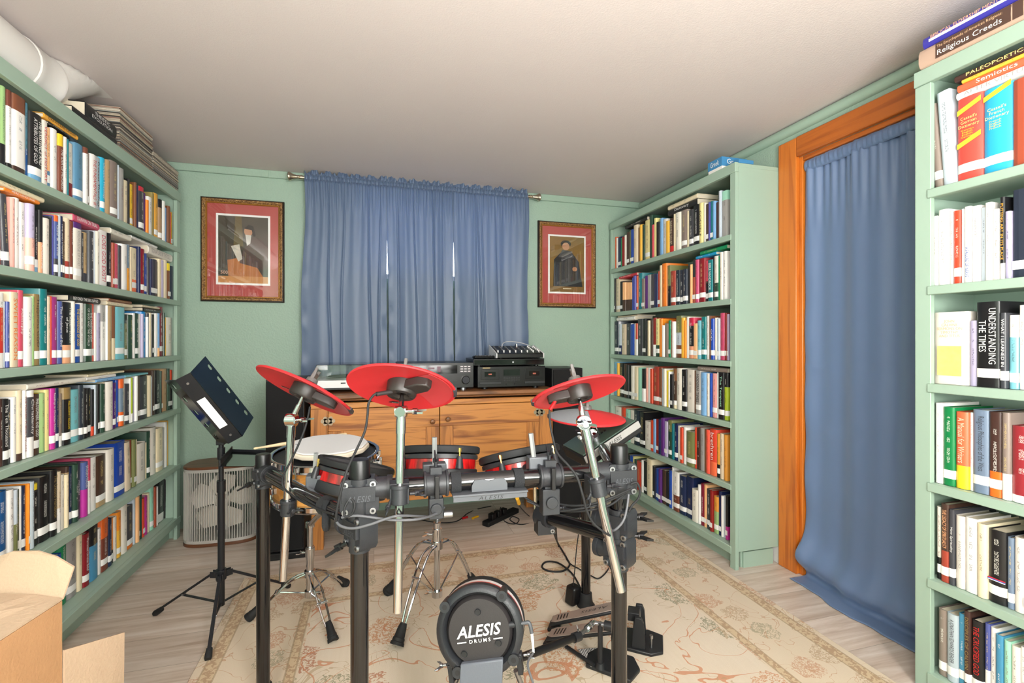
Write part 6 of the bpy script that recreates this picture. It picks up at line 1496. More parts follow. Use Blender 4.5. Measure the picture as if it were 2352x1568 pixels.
# cables --------------------------------------------------------------
def cable(label, pts, r=.003, m_=None, name='cable', parts=None):
    t = MB().tube(pts, r, 8, smooth=8).build(name, m_ or M_RUBBER, None, smooth=60)
    return tag(t, label, 'cable')
kc_ = thing('cable', 'grey cable with a white angled plug in the side of the kick pad', 'cable', tuple(jq + kU * .03))
pq = jq + kU * .020 - kn * .01
m = MB(); m.cyl(pq, pq + kU * .014, .0042, n=12); m.tube([pq + kU * .012, pq + kU * .020, pq + kU * .023 - kV * .008, pq + kU * .024 - kV * .024], .0044, 10, smooth=3); m.build('plug', M_GREYMETAL, kc_)
p0 = pq + kU * .024 - kV * .024; MB().tube([p0, p0 - UP * .02 + RGT * .002, p0 - UP * .045 + RGT * .004], [.0034, .0028], 8, smooth=3).build('strain_relief', M_BAND, kc_)
MB().tube([p0 - UP * .045 + RGT * .004, P(1212, 1525, 1.10), P(1226, 1575, 1.08), P(1236, 1640, 1.12), floorpt(1246, 1760, .02)], .0026, 8, smooth=8).build('cord', mat('cord_grey', '#55565a', .5), kc_)

# ------------------------------------------------------------------ double pedal and its shaft
M_FOOT = mat('footboard_taupe', '#9a8c84', .42, metal=.2); M_PEDAL = mat('pedal_black', '#202124', .45)
def rotbox(m, a, b, w, t, mi=0, up=UP, w2=None):
    """tapered slab from a to b"""
    d = (b - a).normalized(); sd = d.cross(up).normalized(); nn = sd.cross(d).normalized(); w2 = w if w2 is None else w2
    vs = [a - sd * w / 2, a + sd * w / 2, b + sd * w2 / 2, b - sd * w2 / 2]; vs = vs + [v + nn * t for v in vs]
    m.add(vs, [(0, 3, 2, 1), (4, 5, 6, 7), (0, 1, 5, 4), (1, 2, 6, 5), (2, 3, 7, 6), (3, 0, 4, 7)], mi); return d, sd, nn
z0f = RUGZ + .0006
def pedal(label, heel, toe, w0, w1, base0, base1, logo, posts):
    t = thing('foot_pedal', label, 'pedal', (toe.x, toe.y, 0), 'foot pedals on the rug')
    m = MB(); d, sd, nn = rotbox(m, heel, toe, w0, .012, w2=w1); m.build('footboard_base', M_PEDAL, t, bevel=.004)
    m = MB(); a = heel + d * .006 + nn * .0122; b = toe - d * .004 + nn * .0122; L = (b - a).length
    m.prism([(0, -w0 * .30), (L * .08, -w0 * .44), (L * .34, -w0 * .42), (L * .40, -w0 * .47), (L, -w1 * .46), (L, w1 * .46), (L * .40, w0 * .47), (L * .34, w0 * .42), (L * .08, w0 * .44), (0, w0 * .30)], a, d, -sd if d.cross(-sd).dot(nn) > 0 else sd, .003); fbd = m.build('footboard', M_FOOT, t, bevel=.001)
    m = MB()
    for k in range(4): m.box(a + d * L * (.10 + .05 * k) + nn * .0034, (.004, w0 * .5, .0012), (d, sd, nn))
    m.build('grip_slots', M_KTXT, t)
    if logo: add_text('logo', 'ALESIS', t, a + d * L * .68 + nn * .0036, -d, sd if (-d).cross(sd).dot(nn) > 0 else -sd, L * .42, w0 * .26, M_KTXT, 1.1, .2)
    m = MB()
    hb = Vector((heel.x, heel.y, z0f)); rotbox(m, hb - d * .01, hb + d * .04, w0, max(.01, heel.z - z0f - .004)); m.build('heel_block', M_PEDAL, t, bevel=.004)
    return t, d, sd, nn
heel1, toe1 = P(1268, 1430, 1.85), P(1418, 1398, 1.78)
t1, d1, s1_, n1_ = pedal('black hi-hat pedal with taupe footboard, farther from the kick pad', heel1, toe1, .062, .066, None, None, True, None)
m = MB(); fb = Vector((toe1.x, toe1.y, z0f)); dv = Vector((d1.x, d1.y, 0)).normalized(); sv = Vector((dv.y, -dv.x, 0))
m.prism([(-.02, -.06), (.10, -.075), (.14, -.05), (.14, .05), (.09, .07), (-.02, .06)], fb + dv * .02, dv, -sv if dv.cross(-sv).z > 0 else sv, .012); m.build('base_plate', M_PEDAL, t1, bevel=.003)
for s in (-1, 1):
    m = MB(); q = fb + dv * .075 + sv * s * .045; m.prism([(-.022, .012), (.026, .012), (.020, .10), (.012, .118), (-.010, .118), (-.018, .07)], q, dv, UP, .014); m.build('tower', M_PEDAL, t1, bevel=.002)
m = MB(); q = fb + dv * .078 + UP * .10; m.cyl(q - sv * .055, q + sv * .055, .005, n=12, mi=1); m.box(q - dv * .02, (.04, .05, .03), (dv, sv, UP)); m.build('axle', [M_PEDAL, M_STEEL], t1, bevel=.002)
m = MB(); q = fb + dv * .12 + sv * .04; m.cyl(q + UP * .01, q + UP * .05, .0035, n=10); m.cyl(q + UP * .045, q + UP * .056, .006, n=12); m.build('spring', M_STEEL, t1)
m = MB(); q = fb + dv * .015; m.box(q + UP * (toe1.z + .004) / 2, (.012, .05, toe1.z - .01), (dv, sv, UP)); m.build('sensor_block', M_PEDAL, t1, bevel=.002)
heel2, toe2 = P(1262, 1462, 1.755), P(1412, 1446, 1.66)
t2, d2, s2_, n2_ = pedal('black kick pedal with taupe footboard, joined to the drive shaft', heel2, toe2, .070, .070, None, None, False, None)
fb = Vector((toe2.x, toe2.y, z0f)); dv = Vector((d2.x, d2.y, 0)).normalized(); sv = Vector((dv.y, -dv.x, 0))
if sv.dot(FWD) > 0: sv = -sv                                     # towards the camera
fo = fb + sv * .05
m = MB(); m.prism([(-.08, -.03), (.07, -.05), (.09, .02), (.06, .075), (-.06, .085), (-.09, .03)], fo, dv, sv if dv.cross(sv).z > 0 else -sv, .014); m.build('base_plate', M_PEDAL, t2, bevel=.004)
for s in (-1, 1):
    m = MB(); q = fo + dv * s * .032 + sv * .025; m.cyl(q + UP * .013, q + UP * .16, .009, .008, n=16); m.cyl(q + UP * .013, q + UP * .03, .018, .012, n=16); m.build('tower', M_PEDAL, t2)
m = MB(); q = fo + sv * .025 + UP * .155; m.cyl(q - dv * .05, q + dv * .045, .007, n=14, mi=1); m.cyl(q - dv * .018, q + dv * .018, .015, n=18); m.build('axle', [M_PEDAL, M_STEEL], t2)
pm = bpy.data.materials.new('perforated_plate'); pm.use_nodes = True
n_, l_ = pm.node_tree.nodes, pm.node_tree.links; ck_ = n_.new('ShaderNodeTexChecker'); ck_.inputs['Scale'].default_value = 190; tcn = n_.new('ShaderNodeTexCoord'); l_.new(tcn.outputs['Object'], ck_.inputs['Vector']); ck_.inputs['Color1'].default_value = (.65, .62, .6, 1); ck_.inputs['Color2'].default_value = (.06, .06, .06, 1); l_.new(ck_.outputs['Color'], n_['Principled BSDF'].inputs['Base Color'])
g0 = floorpt(1328, 1492, .02); m = MB(); m.prism([(0, 0), (.085, .012), (.11, -.07), (.03, -.09)], g0, RGT, FWD, .002); m.build('grip_plate', pm, t2)
m = MB(); m.cyl(floorpt(1300, 1484, .02), fo - dv * .05 + UP * .016 + sv * .03, .0065, n=10); m.build('base_strut', M_PEDAL, t2)
sh = thing('drive_shaft', 'black and chrome drive shaft running from kick pad to the pedal', 'shaft', tuple(P(1185, 1512, 1.27)))
qa, qb, qc = P(1180, 1516, 1.26), P(1328, 1461, 1.42), fo + sv * .03 + UP * .155 - dv * .055
MB().cyl(qa, qb, .0105, n=18).build('outer_tube', M_BLACK, sh)
MB().cyl(qb, qb + (qc - qb) * .55, .0065, n=6).build('inner_rod', M_STEEL, sh, smooth=0)
m = MB(); m.cyl(qb - (qb - qa).normalized() * .02, qb + (qb - qa).normalized() * .006, .0135, n=18); wing(m, qb + UP * .01, UP, .5, 1); m.build('collar', [M_CLAMPD, M_STEEL], sh)
m = MB(); e_ = qb + (qc - qb) * .55; m.cyl(e_, e_ + (qc - qb) * .16, .010, n=16); m.sphere(e_ + (qc - qb) * .24, .011); m.cyl(e_ + (qc - qb) * .28, qc, .010, n=16); m.build('universal_joint', M_CHROME, sh)
MB().sphere(qa, .014).build('universal_joint', M_CHROME, sh)

# ------------------------------------------------------------------ drum module
E0, E1, F0, F1 = P(1338, 1050, 1.44), P(1466, 964, 1.50), P(1313, 1018, 1.58), P(1427, 936, 1.63)
eu = (E1 - E0).normalized(); ev = ((F0 - E0) + (F1 - E1)); ev = (ev - eu * ev.dot(eu)).normalized(); en = eu.cross(ev)
if en.z < 0: en = -en
EL = (E1 - E0).length; ED = .155
md = thing('drum_module', 'tilted drum module with silver front strip beside the hi-hat pad', 'drum module', tuple(E0))
cc = E0 + eu * EL / 2 + ev * ED / 2
MB().box(cc - en * .022, (EL, ED, .040), (eu, ev, en)).build('case', M_BLACKM, md, bevel=.006)
MB().box(cc + en * .0, (EL * .94, ED * .92, .004), (eu, ev, en)).build('panel', mat('module_panel', '#42544a', .3), md, bevel=.001)
MB().box(cc - ev * (ED / 2 + .002) - en * .012, (EL * .98, .005, .022), (eu, ev, en)).build('front_strip', mat('module_silver', '#8f8e8c', .5), md, bevel=.002)
add_text('logo', 'ALESIS', md, cc - ev * (ED / 2 + .0052) - en * .012 + eu * EL * .03, eu, en, .050, .012, M_KTXT, 1.0, .2)
m = MB()
for k in range(5): m.box(cc + eu * (-.05 + .03 * k) + ev * .035 + en * .006, (.008, .018, .012), (eu, ev, en))
m.box(cc + eu * .07 + ev * .0 + en * .004, (.022, .010, .004), (eu, ev, en)); m.build('slider', M_BAND, md, bevel=.001)
m = MB()
for k in range(4): m.cyl(cc + eu * (-.02 + .012 * k) - ev * .02 + en * .002, cc + eu * (-.02 + .012 * k) - ev * .02 + en * .005, .0035, n=10)
m.build('button', M_BLACK, md)
MB().cyl(cc - eu * .03 - ev * .03 + en * .002, cc - eu * .03 - ev * .03 + en * .014, .017, n=28).build('dial', M_STEEL, md)
m = MB(); m.cyl(cc - en * .042, along(1400, L3(Cpos, ZBAR - .01), L3(Dpos, ZBAR - .01)), .012, n=14); m.build('mount_arm', M_CLAMPD, md)

# ------------------------------------------------------------------ snare drum, its stand, pad and stick
sc_ = P(749, 1040, 1.76); sn = (UP * .985 - FWD * .06 + RGT * .02).normalized(); SR = .178
sd_ = thing('snare_drum', 'maple snare drum with chrome hoops under a white practice pad', 'drum', tuple(sc_ - sn * .14))
SH = .135
def hoop(h0, name, flip):
    pr = [(SR - .004, h0), (SR + .010, h0), (SR + .012, h0 + .003), (SR + .004, h0 + .005), (SR + .003, h0 + .022), (SR + .008, h0 + .025), (SR + .003, h0 + .027), (SR - .004, h0 + .024)]
    if flip: pr = [(r, 2 * h0 - h) for r, h in pr]
    MB().lathe(pr, sc_, sn, 60).build(name, M_CHROME, sd_, smooth=50)
hoop(-.018, 'top_hoop', False); hoop(-SH + .010, 'bottom_hoop', True)
MB().lathe([(SR - .003, -SH), (SR - .003, -.012)], sc_, sn, 60).build('shell', W_MAPLE, sd_)
MB().lathe([(SR - .003, -.004), (SR * .5, -.003), (0, -.003)], sc_, sn, 60).build('head', M_HEAD, sd_)
MB().lathe([(0, -SH), (SR - .003, -SH)], sc_, sn, 60).build('bottom_head', mat('snare_head_clear', '#d9d6d0', .4), sd_)
fu, fv, fw = frame_of(sn)
for k in range(10):
    a = 2 * math.pi * k / 10 + .2; rd = fu * math.cos(a) + fv * math.sin(a); q = sc_ + rd * (SR + .009)
    m = MB(); m.cyl(q - sn * .005, q - sn * (SH - .012), .0028, n=8); m.box(sc_ + rd * (SR + .004) - sn * .045, (.018, .014, .020), (rd, sn.cross(rd), sn)); m.box(sc_ + rd * (SR + .004) - sn * .095, (.018, .014, .020), (rd, sn.cross(rd), sn)); m.cyl(q + sn * .004, q - sn * .012, .0055, n=8); m.build('lug', M_CHROME, sd_)
m = MB(); q = sc_ + RGT * (SR + .016) - FWD * .03 - sn * .045; m.box(q, (.022, .03, .05), (RGT, FWD, sn)); m.box(q + RGT * .012 + sn * .012, (.010, .012, .05), (RGT, FWD, sn)); m.build('strainer', M_CHROME, sd_, bevel=.002)
# pad
pc_ = sc_ + sn * .0125 + RGT * .008
pp = [(.142 * math.cos(2 * math.pi * (k + .5) / 12), .142 * math.sin(2 * math.pi * (k + .5) / 12)) for k in range(12)]
pd = thing('practice_pad', 'white twelve-sided practice pad lying on the snare drum', 'practice pad', tuple(pc_))
pU = (RGT - sn * RGT.dot(sn)).normalized(); pV = sn.cross(pU)
MB().prism(pp, pc_, pU, pV, .017).build('base', mat('pad_base', '#e3d6c4', .6), pd, bevel=.004)
MB().prism([(x * .965, y * .965) for x, y in pp], pc_ + sn * .0172, pU, pV, .006).build('rubber_top', mat('pad_white', '#dfe0e3', .6), pd, bevel=.003)
MB().box(pc_ + sn * .0235 - pU * .105 - pV * .02, (.010, .005, .0004), (pU, pV, sn)).build('mark', M_KTXT, pd)
st0, st1 = P(580, 1030, 1.70), P(800, 996, 1.95)
ds = thing('drumstick', 'pale wooden drumstick lying behind the practice pad on the snare', 'drumstick', tuple(st0))
dv_ = (st1 - st0).normalized(); LL = .40; bt0 = pc_ - pU * .02 + pV * .155 + sn * .012
sdir = (pU * .96 + FWD * .26); sdir = (sdir - sn * sdir.dot(sn)).normalized()
bt0 = sc_ + sn * .0175 + pV * .118; s0_ = bt0 - sdir * .285
s0_ = P(582, 1030, 1.80); s1v = P(796, 997, 2.02); sdir = (s1v - s0_).normalized(); LL = (s1v - s0_).length
MB().lathe([(0, 0), (.003, .001), (.0045, .006), (.0042, .012), (.0032, .017), (.0048, .05), (.007, .10), (.0072, LL - .006), (.005, LL), (0, LL)], s0_, sdir, 16).build('shaft', W_STICK, ds)
# stand
M_CH2 = M_CHROME
base = W(-.81, 1.95, 0)
ss = thing('snare_stand', 'chrome tripod stand under the snare drum', 'drum stand', (base.x, base.y, 0), 'chrome tripod stands')
m = MB(); m.cyl(base + UP * .10, base + UP * .235, .0145, n=18); m.cyl(base + UP * .235, base + UP * .27, .018, n=18); m.cyl(base + UP * .27, base + UP * .36, .011, n=18); m.cyl(base + UP * .225, base + UP * .275, .016, n=18); m.build('tube', M_CH2, ss)
neck = base + UP * .36
MB().lathe([(.012, -.01), (.017, -.008), (.017, .012), (.012, .016), (0, .017)], neck, UP, 18).build('tilter', M_CH2, ss)
bk0 = sc_ - sn * (SH + .075)
m = MB(); m.tube([neck, neck + (bk0 - neck) * .5 + UP * .005, bk0], .010, 12, smooth=4); m.build('neck', M_CH2, ss)
for k in range(3):
    a = 2 * math.pi * k / 3 + .5; rd = fu * math.cos(a) + fv * math.sin(a)
    m = MB(); m.tube([bk0, bk0 + rd * .10 + sn * .012, bk0 + rd * (SR + .006) + sn * .052, bk0 + rd * (SR + .020) + sn * .068, bk0 + rd * (SR + .021) + sn * .10], .006, 10, smooth=4); m.cyl(bk0 + rd * (SR + .021) + sn * .066, bk0 + rd * (SR + .021) + sn * .104, .010, n=12, mi=1); m.build('basket_arm', [M_CH2, M_RUBBER], ss)
def tripod_leg(par, hub, low, foot, gap=.012, boot=(.016, .024), r=.0042, bow=.0):
    """double braced leg: two thin rods from the upper hub to the foot, a brace from the lower hub, a rubber boot"""
    d = foot - hub; dh = Vector((d.x, d.y, 0)).normalized(); sd = Vector((dh.y, -dh.x, 0))
    m = MB()
    for s in (-1, 1):
        pts = [hub + sd * s * gap * .6 + dh * .012, hub + dh * d.xy.length * .35 + UP * (d.z * .22 + bow) + sd * s * gap, hub + dh * d.xy.length * .72 + UP * (d.z * .64 + bow * .7) + sd * s * gap * .8, foot + UP * .03 - dh * .02 + sd * s * gap * .3]
        m.tube(pts, r, 8, smooth=5)
    mid = hub + dh * d.xy.length * .55 + UP * (d.z * .43 + bow)
    m.box(mid, (.014, gap * 2.4, .004), (dh, sd, UP)); m.tube([low + dh * .012, mid], .0032, 8); m.cyl(mid - sd * gap * 1.4, mid + sd * gap * 1.4, .004, n=8)
    m.build('leg', M_CH2, par)
    b = MB(); ax = (foot - (hub + dh * d.xy.length * .72 + UP * (d.z * .64))).normalized(); f = Vector((foot.x, foot.y, RUGZ + .012))
    b.lathe([(0, 0), (boot[1], 0), (boot[1] * .95, .010), (boot[1] * .85, .012), (boot[1] * .85, .022), (boot[1] * .75, .025), (boot[0] * .9, .055), (boot[0] * .7, .07), (0, .07)], f + ax * .004, -ax, 18)
    for v in b.v: v.z = max(v.z, RUGZ + .0008)
    b.build('rubber_foot', M_RUBBER, par)
for fp in ((572, 1430), (765, 1482), (793, 1350)):
    tripod_leg(ss, base + UP * .17, base + UP * .09, floorpt(*fp), .014, (.014, .020), .004, .01)
MB().cyl(base + UP * .155, base + UP * .18, .021, n=18).build('collar', M_CH2, ss); MB().cyl(base + UP * .075, base + UP * .10, .020, n=18).build('collar', M_CH2, ss)
for q, w_ in ((base + UP * .09 + RGT * .02, RGT), (base + UP * .25 - RGT * .016, -RGT)):
    m = MB(); wing(m, q, w_, .9, 0); m.build('wing_nut', M_CH2, ss)
# taller chrome stand in the middle
hb = W(-.305, 1.98, 0)
hs = thing('hi_hat_stand', 'chrome hi-hat stand with braced legs behind the kick pad', 'hi-hat stand', (hb.x, hb.y, 0), 'chrome tripod stands')
m = MB(); m.cyl(hb + UP * .06, hb + UP * .30, .0125, n=20); m.cyl(hb + UP * .285, hb + UP * .335, .019, n=20); m.cyl(hb + UP * .335, hb + UP * .36, .015, n=20); m.build('tube', M_CH2, hs)
MB().cyl(hb + UP * .33, hb + UP * .47, .0035, n=10).build('pull_rod', M_STEEL, hs)
hel = [hb + UP * (.36 + .045 * k / 90) + Vector((math.cos(k * .62), math.sin(k * .62), 0)) * .009 for k in range(90)]
MB().tube(hel, .0016, 6).build('spring', M_STEEL, hs)
MB().cyl(hb + UP * .255, hb + UP * .285, .024, n=20).build('collar', M_CH2, hs); MB().cyl(hb + UP * .06, hb + UP * .085, .022, n=20).build('collar', M_CH2, hs)
for q, w_, s_z in ((hb + UP * .31 - RGT * .018, -RGT, 1.1), (hb + UP * .075 - RGT * .02, -RGT, .8)):
    m = MB(); wing(m, q, w_, s_z, 0); m.build('wing_nut', M_CH2, hs)
for fp in ((912, 1492), (893, 1368), (1092, 1352)):
    tripod_leg(hs, hb + UP * .272, hb + UP * .075, floorpt(*fp), .013, (.018, .026), .0045, .045)

# ------------------------------------------------------------------ music stand
ms = W((508 - CX) / FPX * 1.93, 1.93, 0)
mt = thing('music_stand', 'black folding music stand with tilted desk before the floor fan', 'music stand', (ms.x, ms.y, 0))
M_MS = mat('music_stand_black', '#1d1e22', .36)
topz = onz = CAMZ + (HY - 1006) / FPX * 1.93
m = MB(); m.cyl(ms + UP * .05, ms + UP * .52, .0125, n=18); m.cyl(ms + UP * .50, ms + UP * .545, .016, n=18); m.cyl(ms + UP * .54, ms + UP * topz, .0095, n=18); m.build('tube', M_MS, mt)
hubz = CAMZ + (HY - 1318) / FPX * 1.93
m = MB(); m.cyl(ms + UP * (hubz - .02), ms + UP * (hubz + .02), .019, n=18)
feet = [floorpt(358, 1413, 0), floorpt(478, 1522, 0), floorpt(662, 1350, RUGZ)]
for f in feet:
    d = Vector((f.x - ms.x, f.y - ms.y, 0)).normalized(); sd = Vector((d.y, -d.x, 0))
    for s in (-1, 1): m.box(ms + UP * hubz + d * .022 + sd * s * .009, (.035, .004, .024), (d, sd, UP))
m.build('hub', M_MS, mt, bevel=.001)
for i, f in enumerate(feet):
    d = Vector((f.x - ms.x, f.y - ms.y, 0)).normalized(); sd = Vector((d.y, -d.x, 0)); z_ = (RUGZ if (RX0 < f.x < RX1) else 0)
    h0 = ms + UP * hubz + d * .03; f1 = Vector((f.x, f.y, z_ + .010)); mid = h0 + (f1 - h0) * .52
    m = MB(); rotbox(m, h0, f1, .012, .009); lg = m.build('leg', M_MS, mt, bevel=.001)
    m = MB(); rotbox(m, ms + UP * .06 + d * .012, mid - UP * .004, .010, .004); m.cyl(mid - sd * .008, mid + sd * .008, .004, n=10, mi=1); m.build('brace', [M_MS, M_STEEL], mt)
    b = MB(); ax = (h0 - f1).normalized(); b.lathe([(0, -.008), (.010, -.007), (.012, .0), (.010, .03), (0, .031)], f1, ax, 14)
    for v in b.v: v.z = max(v.z, z_ + .0008)
    b.build('rubber_foot', M_RUBBER, lg)
# channel-shaped desk
G0, G1 = P(436, 856, 1.72), P(556, 1002, 1.86)
gd = (G1 - G0).normalized(); GL = (G1 - G0).length
gw = (P(424, 872, 1.72) - G0); gw = (gw - gd * gw.dot(gd)).normalized()                 # across the labelled face
gn = gd.cross(gw);
if gn.dot(-FWD) < 0: gn = -gn
M_MSG = mat('music_stand_gloss', '#5f6764', .10, metal=1.0)
WEB = .052
def plate(name, o, U, V, w, h, holes, m_, th=.0022):
    """sheet metal plate with a row of oval holes along U"""
    N = U.cross(V); m = MB()
    nh = len(holes)
    if not nh:
        m.prism([(0, 0), (w, 0), (w, h), (0, h)], o, U, V, th); return m.build(name, m_, mt)
    # strips round the holes
    hv0, hv1, hl = holes[0][1], holes[0][2], holes[0][3]
    m.prism([(0, 0), (w, 0), (w, hv0), (0, hv0)], o, U, V, th); m.prism([(0, hv1), (w, hv1), (w, h), (0, h)], o, U, V, th)
    x = 0
    for cx, a, b, ln in holes:
        m.prism([(x, hv0), (cx - ln / 2, hv0), (cx - ln / 2, hv1), (x, hv1)], o, U, V, th); x = cx + ln / 2
        for s in (-1, 1):                                  # rounded hole ends
            e = cx + s * ln / 2; k = (hv1 - hv0) / 2; mid = (hv0 + hv1) / 2
            m.prism([(e, hv0), (e - s * k * .7, hv0), (e - s * k * .2, mid - k * .6), (e, mid)] if True else [], o, U, V, th); m.prism([(e, mid), (e - s * k * .2, mid + k * .6), (e - s * k * .7, hv1), (e, hv1)], o, U, V, th)
    m.prism([(x, hv0), (w, hv0), (w, hv1), (x, hv1)], o, U, V, th)
    return m.build(name, m_, mt, smooth=0)
web = plate('desk_spine', G0, gd, gw, GL, WEB, [], M_MS)
m = MB(); m.prism([(.08 * GL / .24, .012), (.185 * GL / .24, .012), (.185 * GL / .24, WEB - .010), (.08 * GL / .24, WEB - .010)], G0 + gn * .0026, gd, gw, .0006 if gd.cross(gw).dot(gn) > 0 else -.0006); m.build('sticker', M_BAND, mt)
for x in (.03, GL - .03): MB().cyl(G0 + gd * x + gw * WEB / 2 + gn * .002, G0 + gd * x + gw * WEB / 2 + gn * .0055, .0045, n=14).build('rivet', M_STEEL, mt)
back = -gn
hl = [(GL * (k + .5) / 5, .045, .062, .026) for k in range(5)]
rd_ = (back * .955 - gw * .30).normalized()
plate('desk_tray', G0, gd, rd_, GL, .125, [(GL * (k + .7) / 5.4, .098, .114, .024) for k in range(5)], M_MSG)
rd2 = (back * .8 + gw * .6).normalized()
plate('desk_back', G0 + gw * WEB, gd, rd2, GL, .085, hl, M_MSG)
m = MB(); m.cyl(ms + UP * (topz - .01), G0 + gd * GL * .5 + gw * WEB * .6 + back * .03, .008, n=12); m.box(ms + UP * (topz - .005), (.03, .03, .04)); m.build('desk_joint', M_MS, mt, bevel=.002)
tz = CAMZ - .450
tp = [P(505, 1071, 1.735), P(583, 1071, 1.735), P(611, 1041, 1.94), P(533, 1038, 1.96)]
tp = [Vector((p.x, p.y, tz)) for p in tp]
c_ = sum(tp, Vector()) / 4
MB().add(tp + [p + UP * .002 for p in tp], [(3, 2, 1, 0), (4, 5, 6, 7), (0, 1, 5, 4), (1, 2, 6, 5), (2, 3, 7, 6), (3, 0, 4, 7)]).build('shelf_tray', M_MSG, mt, smooth=0)
m = MB(); m.box((tp[0] + tp[3]) / 2 + UP * .012, ((tp[3] - tp[0]).length, .003, .024), ((tp[3] - tp[0]).normalized(), UP.cross((tp[3] - tp[0]).normalized()), UP)); m.box((tp[3] + tp[2]) / 2 + UP * .006, ((tp[2] - tp[3]).length, .003, .012), ((tp[2] - tp[3]).normalized(), UP.cross((tp[2] - tp[3]).normalized()), UP)); m.build('tray_lip', M_MS, mt)
m = MB(); m.cyl(ms + UP * (tz - .02), ms + UP * (tz + .025), .014, n=16); m.box((ms + UP * tz + c_) / 2 - UP * .004, (.02, .02, .006)); wing(m, ms + UP * tz + RGT * .012, RGT, .8, 0); m.cyl(ms + UP * (tz - .004), Vector((c_.x, c_.y, tz - .004)), .005, n=10); m.build('tray_clamp', M_MS, mt)

# ------------------------------------------------------------------ loose cables
cable('black cable hanging from the left cymbal pad to the rack arm', [P(712, 934, 1.27), P(708, 955, 1.26), P(700, 985, 1.25), P(686, 1020, 1.24), P(668, 1058, 1.235), P(651, 1092, 1.235), P(650, 1116, 1.235), P(668, 1135, 1.21), P(700, 1155, 1.16), P(740, 1172, 1.12), P(765, 1180, 1.06)], .0026)
cable('black cable dropping from the middle cymbal pad past the rack', [P(878, 902, 1.06), P(860, 906, 1.05), P(847, 925, 1.045), P(844, 955, 1.04), P(838, 990, 1.035), P(820, 1030, 1.02), P(800, 1072, .99), P(788, 1110, .98), P(778, 1150, .98), P(772, 1185, .985), P(775, 1205, 1.0)], .0027)
M_PLUG = mat('plug_ribbed', '#2a2525', .5)
o = MB().cyl(P(900, 899, 1.075), P(864, 905, 1.052), .0048, n=14).build('cable_plug', M_PLUG, None); tag(o, 'ribbed dark plug in the underside of the middle cymbal pad', 'plug')
cable('grey cable sagging along the crossbar from the rack corner, upper one', [P(785, 1188, .99), P(820, 1184, .985), P(870, 1190, .99), P(905, 1194, .985), P(960, 1192, 1.0), P(1000, 1180, 1.06), P(1020, 1165, 1.10)], .0027, mat('cord_grey', '#55565a', .5))
cable('grey cable sagging along the crossbar from the rack corner, lower one', [P(770, 1190, 1.0), P(780, 1206, .985), P(810, 1213, .975), P(850, 1204, .975), P(890, 1190, .98), P(920, 1184, .985), P(980, 1186, 1.05)], .0027, mat('cord_grey', '#55565a', .5))
cable('black cable looping beside the embossed corner bracket', [P(800, 1150, .99), P(792, 1165, .985), P(792, 1185, .985), P(808, 1180, .985), P(815, 1160, .985), P(808, 1145, .99)], .0026)
cable('black cable hanging from the tilted cymbal pad over the tom to the rack corner', [P(1266, 934, 1.13), P(1262, 945, 1.12), P(1264, 975, 1.11), P(1271, 1010, 1.10), P(1280, 1040, 1.08), P(1305, 1068, 1.06), P(1325, 1095, 1.05), P(1338, 1135, 1.05), P(1347, 1170, 1.06), P(1362, 1200, 1.07), P(1388, 1222, 1.08), P(1402, 1230, 1.10)], .0026)
o = MB().cyl(P(1275, 921, 1.13), P(1263, 941, 1.12), .004, n=12).build('cable_plug', M_REDS, None); tag(o, 'red plug sleeve at the underside of the tilted cymbal pad', 'plug')
for pts, lb in (([P(1198, 1136, 1.16), P(1222, 1152, 1.17), P(1260, 1168, 1.17), P(1300, 1174, 1.16), P(1345, 1172, 1.13), P(1400, 1160, 1.13), P(1442, 1128, 1.15)], 'lowest black cable of the bundle under the crossbar end'),
                ([P(1240, 1140, 1.17), P(1290, 1158, 1.15), P(1340, 1160, 1.12), P(1390, 1148, 1.11), P(1450, 1122, 1.14)], 'uppermost black cable of the bundle under the crossbar end'),
                ([P(1210, 1150, 1.16), P(1270, 1172, 1.15), P(1330, 1168, 1.12), P(1385, 1155, 1.12), P(1448, 1126, 1.15)], 'middle black cable of the bundle under the crossbar end')):
    cable(lb, pts, .0026)
cable('black cable looping out beyond the rack corner by the bookcase', [P(1448, 1112, 1.16), P(1462, 1108, 1.16), P(1470, 1125, 1.16), P(1466, 1145, 1.16), P(1452, 1160, 1.16), P(1444, 1175, 1.15)], .0028)
cable('grey cable curving down over the lower rack bracket', [P(1444, 1135, 1.13), P(1440, 1165, 1.12), P(1432, 1195, 1.11), P(1415, 1215, 1.11), P(1405, 1218, 1.12)], .0028, mat('cord_grey', '#55565a', .5))
zc = RUGZ + .005
cable('black cord looped on the rug below the rack arm', [P(1262, 1200, 1.45), P(1272, 1222, 1.60), floorpt(1282, 1248, .06), floorpt(1302, 1282, zc), floorpt(1308, 1298, zc), floorpt(1292, 1311, zc), floorpt(1262, 1311, zc), floorpt(1245, 1302, zc), floorpt(1254, 1290, zc), floorpt(1278, 1291, zc + .004), floorpt(1300, 1304, zc + .006), floorpt(1318, 1322, zc), floorpt(1334, 1352, zc), floorpt(1341, 1372, zc + .01)], .0042)
cable('thin black cord running across the rug behind the rack post', [P(1276, 1198, 1.5), floorpt(1282, 1252, .03), floorpt(1306, 1290, zc), floorpt(1330, 1306, zc), floorpt(1358, 1322, zc), floorpt(1375, 1328, zc), floorpt(1392, 1314, zc), floorpt(1402, 1296, zc + .02), P(1408, 1270, 1.8)], .003)
ad = thing('power_adapter', 'black plug-in power adapter standing on the rug by the back rack post', 'power adapter', tuple(floorpt(1318, 1392, RUGZ)))
ap = floorpt(1316, 1388, RUGZ + .0008); ar = RGT * .8 + FWD * .6
MB().box(ap + UP * .042, (.045, .05, .075), (Vector(ar), UP.cross(Vector(ar)), (UP + RGT * .12).normalized())).build('body', M_BLACK, ad, bevel=.008)
for v in ():
    pass
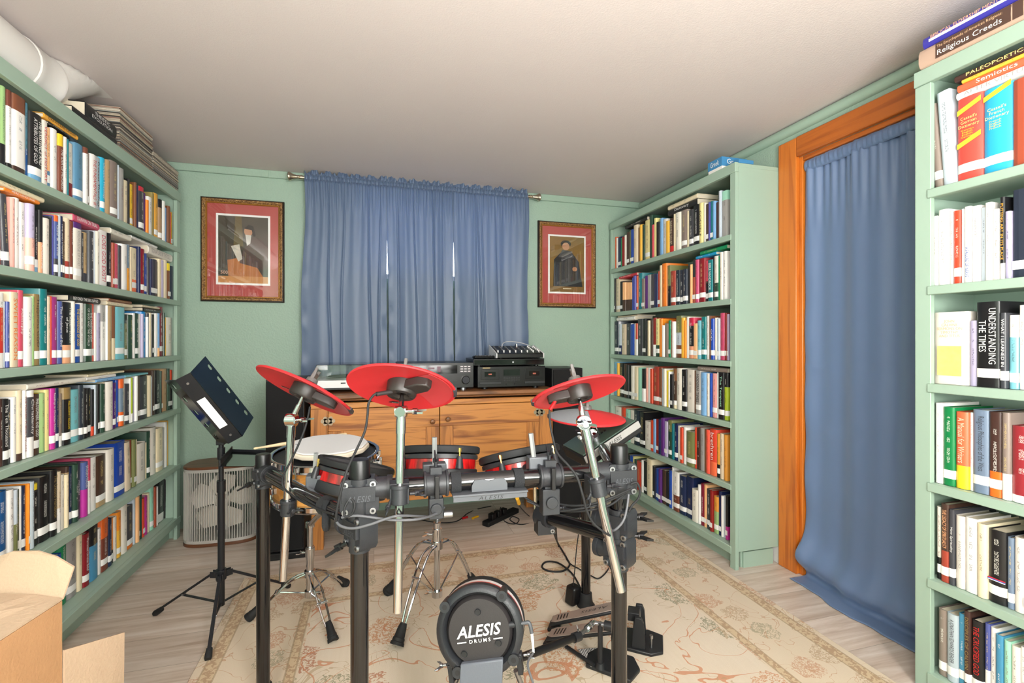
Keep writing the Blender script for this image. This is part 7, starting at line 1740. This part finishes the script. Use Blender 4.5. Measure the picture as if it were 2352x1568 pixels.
MB().tube([ap + UP * .075, P(1320, 1310, 1.9), P(1324, 1262, 1.88), P(1330, 1215, 1.86), P(1332, 1180, 1.84)], .002, 6, smooth=5).build('cord', M_RUBBER, ad)
ps = thing('power_strip', 'black power strip on the floor under the oak cabinet', 'power strip', tuple(floorpt(1140, 1195)))
pA, pB = floorpt(1118, 1202, .016), floorpt(1182, 1172, .016); pu = (pB - pA).normalized(); pv = UP.cross(pu)
MB().box((pA + pB) / 2, ((pB - pA).length + .03, .05, .030), (pu, pv, UP)).build('body', M_BLACKM, ps, bevel=.006)
m = MB()
for k in range(3): m.box(pA + pu * (.05 + .055 * k) + UP * .030, (.035, .036, .034), (pu, pv, UP))
m.build('plug', M_BLACK, ps, bevel=.004)
M_CORDK = M_RUBBER
def fl(px, py, z=.004): return floorpt(px, py, z)
cable('black lead curling on the floor toward the power strip from the speaker side', [fl(905, 1180), fl(960, 1192), fl(1010, 1200), fl(1050, 1196), fl(1075, 1178), fl(1100, 1168), P(1128, 1162, 2.9)], .003)
cable('thin black lead bunched on the floor at the right of the power strip', [P(1150, 1165, 2.9), fl(1150, 1186), fl(1165, 1200), fl(1185, 1202), fl(1192, 1192), fl(1178, 1186), fl(1172, 1194), fl(1196, 1204), fl(1240, 1196), P(1262, 1184, 2.7)], .003)
cable('black lead dropping from the crossbar tray with a yellow plug', [P(1190, 1148, 1.6), P(1192, 1160, 1.9), fl(1212, 1182, .03), fl(1236, 1198), fl(1248, 1198, .01)], .0028)
o = MB().cyl(P(1188, 1144, 1.52), P(1192, 1156, 1.56), .006, n=12).build('cable_plug', mat('plug_yellow', '#e0a81e', .4), None); tag(o, 'yellow audio plug hanging under the crossbar', 'plug')
o = MB().cyl(fl(1085, 1190, .008), fl(1098, 1185, .008), .007, n=12).build('cable_plug', mat('plug_yellow', '#e0a81e', .4), None); tag(o, 'yellow audio plug lying on the floor under the oak cabinet', 'plug')
o = MB().cyl(fl(1062, 1190, .008), fl(1074, 1187, .008), .007, n=12).build('cable_plug', M_REDS, None); tag(o, 'red audio plug lying on the floor under the oak cabinet', 'plug')
